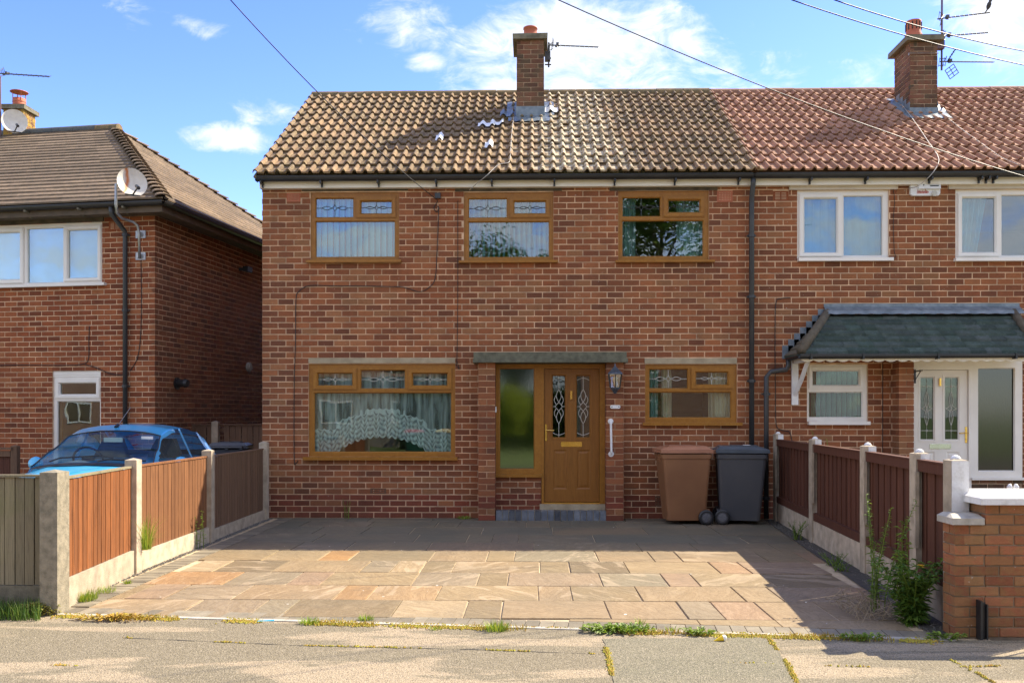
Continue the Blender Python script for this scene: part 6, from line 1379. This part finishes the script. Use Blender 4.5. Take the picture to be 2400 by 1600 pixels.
def quadto(M_, i, k): M_.add([S[i][k], S[i+1][k], S[i+1][k+1], S[i][k+1]], [(3,2,1,0)])
NS = 7
for i in range(NG):
    x = (gx[i]+gx[i+1])/2
    for k in range(mm-1):
        kk = k if k < mm//2 else mm-2-k                 # 0..NS-1 = side rows, waist -> rail
        z = (S[i][kk][2]+S[i][kk+1][2])/2
        if kk >= NS: tgt = wsq if (x > .31 and kk > NS) or (x > .31) else (rwq if -1.62 < x < -1.17 and kk >= NS+1 else roofq)
        else:
            ok = kk <= NS-1-0 and x < .30+(1.262-z)*1.724-.15 and x > -1.02-(1.25-z)*.42 and not (-.30 < x < -.235) and z < interp(x, GT)-.085+.02*abs(x)
            tgt = (swl if k < mm//2 else swr) if ok else roofq
        quadto(tgt, i, k)
for M_, nm, mt, pa in ((roofq, 'roof', CARP, car), (wsq, 'windscreen', GLASS_C, car), (rwq, 'rear_window', GLASS_C, car), (swl, 'side_window', GLASS_C, car), (swr, 'side_window', GLASS_C, car)):
    M_.xf(CM)
    # weld vertices for smooth shading
    idx = {}; nv = []; mp = []
    for v in M_.v:
        key = tuple(round(c, 5) for c in v)
        if key not in idx: idx[key] = len(nv); nv.append(v)
        mp.append(idx[key])
    M_.v = nv; M_.f = [tuple(dict.fromkeys(mp[i] for i in f)) for f in M_.f]
    keep = [i for i, f in enumerate(M_.f) if len(f) > 2]; M_.c = [M_.c[i] for i in keep]; M_.f = [M_.f[i] for i in keep]; obj(nm, M_, mt, pa, smooth=True)
cpt = lambda x, y, z: CM @ Vector((x, y, z))
def ctube(name, pts, r, mat, n=6): q = MB(); q.tube([cpt(*p) for p in pts], r, n); return obj(name, q, mat, car)
# seals, wipers, aerial, mirror, sticker, interior
i3 = [i for i in range(NG+1) if gx[i] >= .30]
for s_ in (1, -1):
    ctube('screen_seal', [(S[i][(NS if s_ > 0 else mm-1-NS)][0], S[i][(NS if s_ > 0 else mm-1-NS)][1], S[i][NS][2]+.004) for i in i3], .008, BLACKPL)
    ctube('window_seal', [(x, s_*(interp(x, BW)+.003), interp(x, BEL)+.0) for x in [-1.18+1.8*t/12 for t in range(13)]], .010, BLACKPL)
ctube('screen_seal', [(gx[i3[0]], S[i3[0]][k][1], S[i3[0]][k][2]+.004) for k in range(NS, mm-NS)], .007, BLACKPL)
q = MB(); q.grid(lambda a, v: cpt(.93+.14*v, (2*a-1)*(.68-.05*v), interp(.93+.14*v, CRN)+.012-.055*abs(2*a-1)**3), 14, 2); obj('scuttle', q, BLACKPL, car)
ctube('wiper', [(1.0, -.45, .93), (.90, -.38, .965), (.86, .05, .99), (.885, .22, .965)], .009, BLACKPL, 5); ctube('wiper', [(1.02, .10, .93), (.93, .18, .95), (.89, .60, .93)], .009, BLACKPL, 5)
ctube('aerial', [(.14, -.05, 1.30), (.10, -.05, 1.335), (-.28, -.06, 1.55)], .005, STEEL, 5); ctube('aerial_base', [(.18, -.05, 1.305), (.12, -.05, 1.332)], .022, BLACKPL, 8)
def cbox(name, x0, x1, y0, y1, z0, z1, mat, par=car): q = MB(); q.box(x0, x1, y0, y1, z0, z1); q.xf(CM); return obj(name, q, mat, par)
cbox('mirror', .36, .38, -.11, .11, 1.13, 1.185, plain('mirror_back', (.55, .62, .55), None, 4, .4)); cbox('tax_disc', .425, .43, .36, .50, 1.165, 1.20, WPAINT)
DASH = plain('dash_grey', (.40, .43, .39), (.30, .33, .30), 3, .6); SEAT = plain('seat_dark', (.09, .10, .10), (.13, .14, .14), 8, .9)
q = MB(); q.grid(lambda a, v: (.35+.6*v, (2*a-1)*.66, .845+.03*sin(pi*v)+.05*math.exp(-((2*a-1+.5)/.28)**2)*sin(pi*min(v*1.4, 1))), 20, 6); q.box(.34, .36, -.66, .66, .5, .86); q.xf(CM); obj('dashboard', q, DASH, car, smooth=True)
q = MB(); q.tube([(.30+.06*sin(t), -.33+.18*cos(t), .91+.155*sin(t)) for t in [2*pi*i/24 for i in range(25)]], .014, 8); q.box(.29, .33, -.40, -.26, .87, .95); q.xf(CM); obj('steering_wheel', q, BLACKPL, car)
for y in (-.34, .34):
    q = MB(); q.prism([(-.35, y-.22, .35), (-.45, y-.20, .95), (-.5, y-.11, 1.15), (-.5, y+.11, 1.15), (-.45, y+.20, .95), (-.35, y+.22, .35)], (0, 0, 0), (.12, 0, 0)); q.box(-.35, .15, y-.22, y+.22, .3, .45); q.xf(CM); obj('seat', q, SEAT, car)
cbox('rear_seat', -1.3, -1.1, -.6, .6, .35, .98, SEAT); cbox('floor', -1.6, .95, -.62, .62, .25, .30, SEAT)
for wx_, wz_ in wheels:
    for s_ in (1, -1):
        q = MB(); q.lathe((0, 0, 0), [(.16, -.08), (.25, -.085), (.275, -.06), (.275, .06), (.25, .085), (.16, .08)], 26); q.xf(CM @ Matrix.Translation((wx_, s_*.71, wz_)) @ Matrix.Rotation(pi/2, 4, 'X')); wh = obj('wheel', q, BLACKPL, car)
        q = MB(); q.lathe((0, 0, 0), [(.0, .07), (.05, .082), (.165, .07), (.17, .085)], 20, cap=False); q.xf(CM @ Matrix.Translation((wx_, s_*.71, wz_)) @ Matrix.Rotation(-s_*pi/2, 4, 'X')); obj('rim', q, STEEL, wh)
for s_ in (1, -1):
    q = MB(); q.grid(lambda a, v: cpt(1.60+.10*v-.16*a, s_*(.34+.30*a), .63-.10*v+.01*sin(pi*a)+.02), 6, 4); obj('headlight', q, plain('lamp_glass', (.75, .78, .8), None, 3, .1), car)
    q = MB(); q.box(-1.72, -1.60, min(s_*.50, s_*.66), max(s_*.50, s_*.66), .62, .86); q.xf(CM); obj('tail_light', q, REDL, car)
    q = MB(); q.lathe((0, 0, 0), [(.0, -.05), (.07, -.04), (.085, .0), (.07, .05), (.0, .06)], 12); q.xf(CM @ Matrix.Translation((.50, s_*.86, .88)) @ Matrix.Rotation(pi/2, 4, 'Y')); obj('wing_mirror', q, CARP, car, smooth=True)
cbox('bumper', 1.70, 1.84, -.45, .45, .28, .44, CARP); cbox('number_plate', 1.842, 1.85, -.26, .26, .31, .42, WPAINT)
# ================================================================== weeds, grass and trees
def blade(q, p, h, lean, az_, w_, t, g_=0.0):
    d_ = Vector((cos(az_), sin(az_), 0)); s_ = Vector((-sin(az_), cos(az_), 0))*w_/2; p = Vector(p)
    m_ = p+d_*lean*.35+Vector((0, 0, h*.6)); e_ = p+d_*lean+Vector((0, 0, h))
    q.add([p-s_, p+s_, m_+s_*.7, m_-s_*.7, e_], [(0,1,2,3), (3,2,4)], (t, g_, 0))
def leaf(q, p, d_, L_, w_, t, g_=0.0, droop=.3):
    d_ = Vector(d_).normalized(); s_ = d_.cross(Vector((0, 0, 1)))
    if s_.length < .1: s_ = Vector((1, 0, 0))
    s_.normalize(); p = Vector(p); m_ = p+d_*L_*.5; e_ = p+d_*L_-Vector((0, 0, L_*droop)); u_ = Vector((0, 0, w_*.18))
    q.add([p, m_-s_*w_/2+u_, m_-Vector((0, 0, L_*droop*.2)), m_+s_*w_/2+u_, e_], [(0,2,1), (0,3,2), (1,2,4), (2,3,4)], (t, g_, 0))
def tuft(label, p, n, h, spread, mat=GRASSM, w_=.006, name='grass_tuft', cat='grass tuft', rx=1.0):
    q = MB()
    for i in range(n):
        a = rnd(0, 2*pi); r_ = spread*sqrt(random.random()); blade(q, (p[0]+r_*cos(a)*rx, p[1]+r_*sin(a), 0), h*rnd(.4, 1), h*rnd(.1, .7), a+rnd(-.6, .6), w_*rnd(.6, 1.3), rnd(0, 1), random.random()**2)
    return tag(obj(name, q, mat), label, cat)
def rosette(label, p, n, r_, mat=LEAF, name='weed', rx=1.0, h=.03):
    q = MB()
    for i in range(n):
        a = rnd(0, 2*pi); rr = r_*random.random(); leaf(q, (p[0]+rr*cos(a)*rx, p[1]+rr*sin(a)*.5, rnd(.0, h)), (cos(a), sin(a), rnd(.2, 1.2)), rnd(.03, .06), rnd(.015, .026), rnd(0, 1), rnd(.3, 1))
    return tag(obj(name, q, mat), label, 'weed')
def stemplant(label, p, stems, h, leafL, leafw, dens, mat=LEAF, cat='weed', lean=.15, name='weed', bare=.1, g_=(0, .4)):
    t = thing(name, label, cat, (*p[:2], 0)); q, s_ = MB(), MB()
    for i in range(stems):
        a = rnd(0, 2*pi); hh = h*rnd(.55, 1); le = lean*rnd(.3, 1)*hh*2; b0 = Vector((p[0]+rnd(-.05, .05), p[1]+rnd(-.05, .05), 0)); pts = [b0+Vector((cos(a)*le*t_**1.6, sin(a)*le*t_**1.6, hh*t_)) for t_ in [k/8 for k in range(9)]]; s_.tube(pts, [.005-.0004*k for k in range(9)], 4, (rnd(0, 1), .6, 0), cap=False)
        n_ = int(hh*dens)
        for k in range(n_):
            t_ = bare+(1-bare)*(k+random.random())/n_; idx_ = min(int(t_*8), 7); c = pts[idx_].lerp(pts[idx_+1], t_*8-idx_); az_ = rnd(0, 2*pi); leaf(q, c, (cos(az_), sin(az_), rnd(.1, .9)), leafL*rnd(.5, 1)*(1.1-.5*t_), leafw*rnd(.6, 1), rnd(0, 1), rnd(*g_))
    obj('leaves', q, mat, t); obj('stems', s_, mat, t); return t
random.seed(77)
bx, by = G(2190, 1405)
stemplant('bushy green weed growing against the end of the garden wall', (2.62, 6.36), 34, .48, .13, .036, 95, bare=.0, lean=.40)
stemplant('taller green weed stem rising beside the slatted fence by the garden wall', (2.60, 6.36), 3, .88, .12, .026, 34, bare=.45, lean=.05, g_=(.3, .9))
fl = thing('dandelion', 'yellow flower on a long stem in front of the slatted fence', 'flower', (2.50, 6.42, 0)); q = MB(); pf = Vector(at(2158, 1328, 6.35)); q.tube([(2.56, 6.40, .0), (2.54, 6.38, .3), pf], .004, 5, (.5, .6, 0)); obj('stem', q, LEAF, fl)
q = MB()
for i in range(46): a = 2*pi*i/23; leaf(q, pf, (cos(a), sin(a), .35+.6*(i > 22)), .036, .011, rnd(0, 1))
obj('flower_head', q, YEL, fl)
stemplant('spindly going-to-seed weed in front of the slatted fence', (2.52, 6.72), 8, .85, .065, .017, 80, lean=.20, g_=(.1, .8))
q = MB()
for i in range(110):
    a = rnd(0, 2*pi); c = (2.38+rnd(-.14, .16), 6.62+rnd(-.3, .28), rnd(0, .03)); q.tube([c, (c[0]+rnd(-.08, .08), c[1]+rnd(-.06, .06), c[2]+rnd(.02, .12)), (c[0]+rnd(-.12, .12), c[1]+rnd(-.08, .08), c[2]+rnd(.02, .15))], .0016, 3, (rnd(0, 1), rnd(0, 1), 0), cap=False)
tag(obj('dead_stalks', q, DRYM), 'tangle of dead brown stalks at the foot of the slatted fence', 'dead weed', kind='stuff')
for i, (x, y, h, lb) in enumerate([(2.88, 8.75, .17, 'low green weed at the foot of the slatted fence, below its middle post'), (3.06, 10.55, .24, 'small leafy weed beside the second post of the slatted fence'), (2.84, 8.45, .10, 'tiny weed in the gravel beside the third post of the slatted fence')]):
    stemplant(lb, (x, y), 10, h, .045, .02, 90, bare=0, lean=.5)
stemplant('feathery bright green plant showing over the far end of the slatted fence', (3.62, 10.9), 12, 1.34, .05, .008, 60, bare=.72, lean=.13, g_=(.5, 1))
gx_, gy_ = PP[1][0]+.07, PP[1][1]+.10
t_ = tuft('arching yellow-green grass tuft against the second post of the left fence', (gx_, gy_), 130, .36, .05, w_=.005); t_.location.z += .20
stemplant('small leafy weed climbing the left fence at the edge of the shadow', (PP[1][0]+.06, 9.72), 3, .50, .055, .022, 40, lean=.06, g_=(.2, 1))
tuft('low green grass along the gravel board by the front left post', (-3.52, 6.98), 320, .10, .10, w_=.005)
tuft('thin grass at the foot of the left fence near its front post', (-3.50, 7.3), 120, .06, .08, w_=.004)
tuft('tuft of grass at the foot of the brick wall left of the door pier', (G(1088, 1214)[0], 12.52), 120, .06, .07, w_=.006, rx=1.5)
tuft('small grass tuft on the block edging by the left fence', G(300, 1367), 60, .035, .035)
stemplant('straggly reddish weed growing up the brick wall under the wide window', (X(812, 12.55), 12.54), 4, .34, .035, .016, 40, lean=.08, g_=(.8, 1))
for px, py, n, sp, h, lb in [(1165, 1477, 150, .055, .075, 'bright green grass tuft in the kerb joint at the centre of the drive'), (725, 1461, 110, .05, .05, 'grass tuft in the kerb joint left of centre'), (858, 1452, 70, .035, .045, 'small grass tuft on the block edging left of centre'),
        (1020, 1474, 40, .03, .03, 'tiny grass tuft near a blue scrap on the kerb'), (2010, 1500, 90, .03, .04, 'grass tuft in the shade near the garden wall'), (1500, 1462, 30, .02, .05, 'grass sprig on the edging blocks right of centre'), (1575, 1480, 40, .03, .05, 'grass sprig left of the tarmac shadow')]:
    tuft(lb, G(px, py), n, h, sp, rx=1.6)
rosette('wide patch of bright green leafy weeds in the kerb joint, right of centre', G(1450, 1480), 420, .17, rx=1.35)
rosette('small leafy weed in the kerb joint beside the dropped yellow ice cream cone', G(1638, 1487), 90, .06, rx=1.6); rosette('small leafy weed on the kerb near the right end of the drive', G(2020, 1499), 80, .07, rx=2); rosette('leafy weed at the right end of the kerb strip', G(2215, 1498), 90, .06, rx=2)
rosette('mossy weed patch in the kerb joint near the left post', G(270, 1452), 260, .13, mat=MOSSM, rx=2.2, h=.02); rosette('pale yellow-green weed at the foot of the front left post', G(90, 1440), 380, .10, mat=mat_leaf('sedum', (.30, .32, .08), (.42, .36, .10), transl=.1), rx=1.2, h=.07)
q = MB()
for i in range(2600):
    px = rnd(-40, 95); py = rnd(1383, 1455) ; x, y = G(px, py)
    if x > PP[0][0]-.09 and y > 6.5: continue
    blade(q, (x, y, 0), rnd(.04, .15), rnd(.0, .06), rnd(0, 2*pi), .005, rnd(0, 1), random.random()**3)
tag(obj('grass', q, mat_leaf('verge_grass', (.06, .13, .02), (.16, .20, .04))), 'rough green grass in the lower left corner below the weathered boards', 'grass', kind='stuff')
q = MB()
for i in range(3200):
    x = rnd(-3.4, 2.5)
    if mnoise.noise(Vector((x*1.7, 4.2, 1.0))) < .02: continue
    blade(q, (x, ex(x)-.075+random.gauss(0, .035), .002), rnd(.008, .034), rnd(0, .03), rnd(0, 2*pi), .006, rnd(0, 1), rnd(0, 1))
tag(obj('kerb_weeds', q, MOSSM), 'low yellow-green growth in the gap between the kerb strip and the pavement', 'weeds', kind='stuff')
# moss in the pavement joints
q = MB()
def mossline(pts, n, wd, dens=1.0):
    for i in range(n):
        t_ = random.random()*(len(pts)-1); k = int(t_); a, c = pts[k], pts[k+1]; f_ = t_-k; x, y = a[0]+(c[0]-a[0])*f_, a[1]+(c[1]-a[1])*f_
        if mnoise.noise(Vector((x*3.1, y*3.1, 2.0))) < dens: continue
        r_ = rnd(.004, .011); x += random.gauss(0, wd); y += random.gauss(0, wd*.7); t2 = (rnd(0, 1), rnd(0, 1)**2, 0)
        q.add([(x-r_, y, .003), (x, y-r_, .003), (x+r_, y, .003), (x, y+r_, .003), (x, y, .003+r_*rnd(.4, 1.3))], [(0,1,4), (1,2,4), (2,3,4), (3,0,4)], t2)
fr_ = [(x, ex(x)-.085) for x in [-3.4+.3*i for i in range(21)]]
mossline(fr_, 9500, .036, .02); mossline([(x, ex(x)-.02) for x in [-3.4+.3*i for i in range(21)]], 1500, .012, -.05)
mossline([G(1412, 1490), G(1424, 1528), G(1437, 1600)], 620, .009, -.1); mossline([G(1798, 1492), G(1838, 1545), G(1868, 1600)], 700, .007, -.3); mossline([G(2170, 1520), G(2280, 1570), G(2330, 1600)], 150, .006, -.2)
mossline([G(290, 1494), G(700, 1512), G(1100, 1521), G(1402, 1532)], 500, .006, .05); mossline([G(0, 1556), G(300, 1562)], 60, .006, .1); mossline([G(1500, 1545), G(2100, 1565), G(2350, 1560)], 150, .008, .1)
tag(obj('moss', q, MOSSM), 'yellow and orange moss filling the joints of the pavement and kerb', 'moss', kind='stuff')
# long dark joint across the pavement
q = MB(); pts = [G(290, 1494), G(500, 1503), G(700, 1512), G(900, 1517), G(1100, 1521), G(1402, 1532)]; o_ = []
for a, c in zip(pts, pts[1:]):
    for k in range(10): t_ = k/10; o_.append((a[0]+(c[0]-a[0])*t_, a[1]+(c[1]-a[1])*t_))
for i in range(len(o_)-1):
    w0 = .0035+.0025*sin(i*1.3); (xa_, ya_), (xb2, yb2) = o_[i], o_[i+1]; q.add([(xa_, ya_-w0, .002), (xb2, yb2-w0, .002), (xb2, yb2+w0, .002), (xa_, ya_+w0, .002)], [(0,1,2,3)])
struct('pavement_joint', q, TARD, pav)
# litter
cone = thing('ice_cream_cone', 'dropped yellow paper cone lying on the tarmac patch', 'litter', (*G(1684, 1503), .004)); q = MB(); c = Vector((*G(1690, 1502), .022)); q.tube([c+Vector((-.05, -.01, -.018)), c+Vector((.012, 0, 0))], [.002, .02], 12); obj('cone', q, YEL, cone); q = MB(); q.tube([c+Vector((.013, 0, 0)), c+Vector((.028, 0, .004)), c+Vector((.036, 0, .004))], [.021, .017, .004], 12); obj('top', q, WPAINT, cone)
q = MB(); x, y = G(622, 1459); q.add([(x-.06, y, .012), (x+.06, y+.012, .012), (x+.055, y+.022, .02), (x-.02, y+.014, .016), (x-.055, y+.012, .014)], [(0,1,2,3,4)]); tag(obj('paper_scrap', q, plain('blue_scrap', (.05, .45, .60), None, 5, .5)), 'turquoise scrap lying across the kerb strip', 'litter')

# ================================================================== the far side of the street (mirrored in the windows)
def tree(label, p, h, r_, n, trunk=.25, lw=.16, group=None, mat=None):
    t = thing('tree', label, 'tree', (*p, 0), group); q = MB(); b0 = Vector((*p, 0)); q.tube([b0+Vector((0, 0, -.3)), b0+Vector((.1, 0, h*.3)), b0+Vector((0, .1, h*.6)), b0+Vector((0, 0, h*.9))], [trunk, trunk*.8, trunk*.5, .04], 10)
    cl = []
    for i in range(44):
        a = rnd(0, 2*pi); rr = r_*sqrt(random.random())*.85; zz_ = h*rnd(.35, .95); rr *= (1.0-abs(zz_/h-.6)*1.2); c = b0+Vector((rr*cos(a), rr*sin(a), zz_)); cl.append((c, r_*rnd(.22, .42))); q.tube([b0+Vector((0, 0, max(zz_-rr*.8-.3, h*.2))), c], [trunk*.28, .02], 5)
    obj('trunk', q, BARK, t); q = MB()
    for i in range(n):
        c, cr = random.choice(cl); v = Vector((random.gauss(0, 1), random.gauss(0, 1), random.gauss(0, .8))).normalized()*cr*rnd(.55, 1.05); az_ = rnd(0, 2*pi); leaf(q, c+v, (cos(az_)+v.x, sin(az_)+v.y, rnd(-.4, .5)), lw*rnd(.7, 1.3), lw*.5, rnd(0, 1), random.random()**2)
    obj('crown', q, mat or TREEL, t); return t
random.seed(5)
tree('tall leafy tree across the street, mirrored in the third upstairs oak window', (6.0, -17.5), 14.0, 4.4, 15000, lw=.30)
tree('broad tree across the street, mirrored in the middle upstairs window', (-1.0, -20), 10.0, 4.0, 12000, lw=.26)
tree('small tree across the street, mirrored low in the white upstairs window', (9.0, -19), 9.2, 1.8, 3500, lw=.22)
tree('small dark tree in front of the house opposite, mirrored in the small ground-floor oak window', (4.0, -8.5), 3.4, 1.1, 1500, trunk=.08)
tree('rounded tree far left across the street, mirrored in the left house', (-27, -16), 9.5, 3, 3000)
tree('clipped yellow-green shrub across the street, mirrored in the glass beside the oak door', (-.72, -4.2), 2.6, .60, 6500, trunk=.03, lw=.10, mat=YG)
hd = thing('hedge', 'dark clipped hedge across the street, mirrored in the glass of the oak door', 'hedge', (-1.5, -12.5, 0)); q = MB(); q.box(-5.6, 1.6, -13.1, -12.2, 0, 2.3); obj('core', q, plain('hedge_core', (.03, .045, .012), None, 6, .95), hd); q = MB()
for i in range(9000):
    a = rnd(0, 2*pi); top = random.random() < .2; leaf(q, (rnd(-5.8, 1.8), rnd(-13.2, -12.1) if top else -12.15+rnd(-.05, .12), 2.3+rnd(0, .25) if top else rnd(.05, 2.4)), (cos(a), .6+sin(a), rnd(-.5, .6)), rnd(.08, .16), .07, rnd(0, 1), random.random()**3)
obj('leaves', q, TREEL, hd)
BR_FAR = newmat('brick_far')[0]; n_ = N(BR_FAR.node_tree); b_ = BR_FAR.node_tree.nodes['Principled BSDF']; tb_ = n_.new('ShaderNodeTexBrick'); tb_.inputs['Scale'].default_value = 1; tb_.inputs['Brick Width'].default_value = .225; tb_.inputs['Row Height'].default_value = .075; tb_.inputs['Mortar Size'].default_value = .008
tb_.inputs['Color1'].default_value = (.40, .19, .10, 1); tb_.inputs['Color2'].default_value = (.30, .13, .07, 1); tb_.inputs['Mortar'].default_value = (.45, .36, .27, 1)
xx, yy, zz2 = n_.sep(n_.pos())[:3]; n_.put(tb_.inputs['Vector'], n_.comb(xx, zz2, 0)); n_.put(b_.inputs['Base Color'], tb_.outputs[0])
def far_house(label, x0, x1, y, h=4.7, rh=2.4, mat=BR_FAR):
    t = thing('house', label, 'house', ((x0+x1)/2, y, 0)); q = MB(); q.box(x0, x1, y-7, y, -.3, h); obj('wall', q, mat, t)
    q = MB(); yc = y-3.5; q.add([(x0-.2, y+.3, h-.1), (x1+.2, y+.3, h-.1), (x1+.2, yc, h+rh), (x0-.2, yc, h+rh), (x0-.2, y-7.3, h-.1), (x1+.2, y-7.3, h-.1)], [(0,1,2,3), (3,2,5,4), (0,3,4), (1,5,2)]); rf_ = obj('roof', q, TILE_N, t)
    q = MB(); q.box((x0+x1)/2-.3, (x0+x1)/2+.3, yc-.3, yc+.3, h+rh-.5, h+rh+1); obj('chimney', q, mat, rf_)
    n2 = max(2, int((x1-x0)/3.4))
    for i in range(n2):
        for z in (1.0, 3.2):
            c = x0+(x1-x0)*(i+.5)/n2; B = ((0, y), (1, 0), (0, 1)); q = MB(); q.slab(B, c-.8, c+.8, z, z+1.1, -.05, .03, [(c-.72, c-.04, z+.08, z+1.02), (c+.04, c+.72, z+.08, z+1.02)]); w_ = obj('window', q, WHITE, t); q = MB(); q.bx(B, c-.74, c+.74, -.02, .005, z+.06, z+1.04); obj('pane', q, GLASS_C, w_)
far_house('brick house across the street with red roof, mirrored in the small ground-floor oak window', 2.0, 12, -13.5)
far_house('long red-roofed brick house across the street, mirrored in the left house windows', -34, -12, -12, h=4.9, rh=3.2)
RENDER_ = plain('pale_render', (.34, .30, .23), (.28, .25, .19), 2, .9); far_house('pale rendered house across the street, mirrored in the wide ground-floor window', -11.5, -4.5, -19, h=3.4, rh=2.2, mat=RENDER_)
b = MB(); b.box(-40, 40, -13, -6.6, -.5, -.03); struct('verge', b, LAWN)
b = MB(); b.box(-5.5, 1.5, -6.5, -.75, -.5, -.035); struct('grass_verge', b, LAWN)
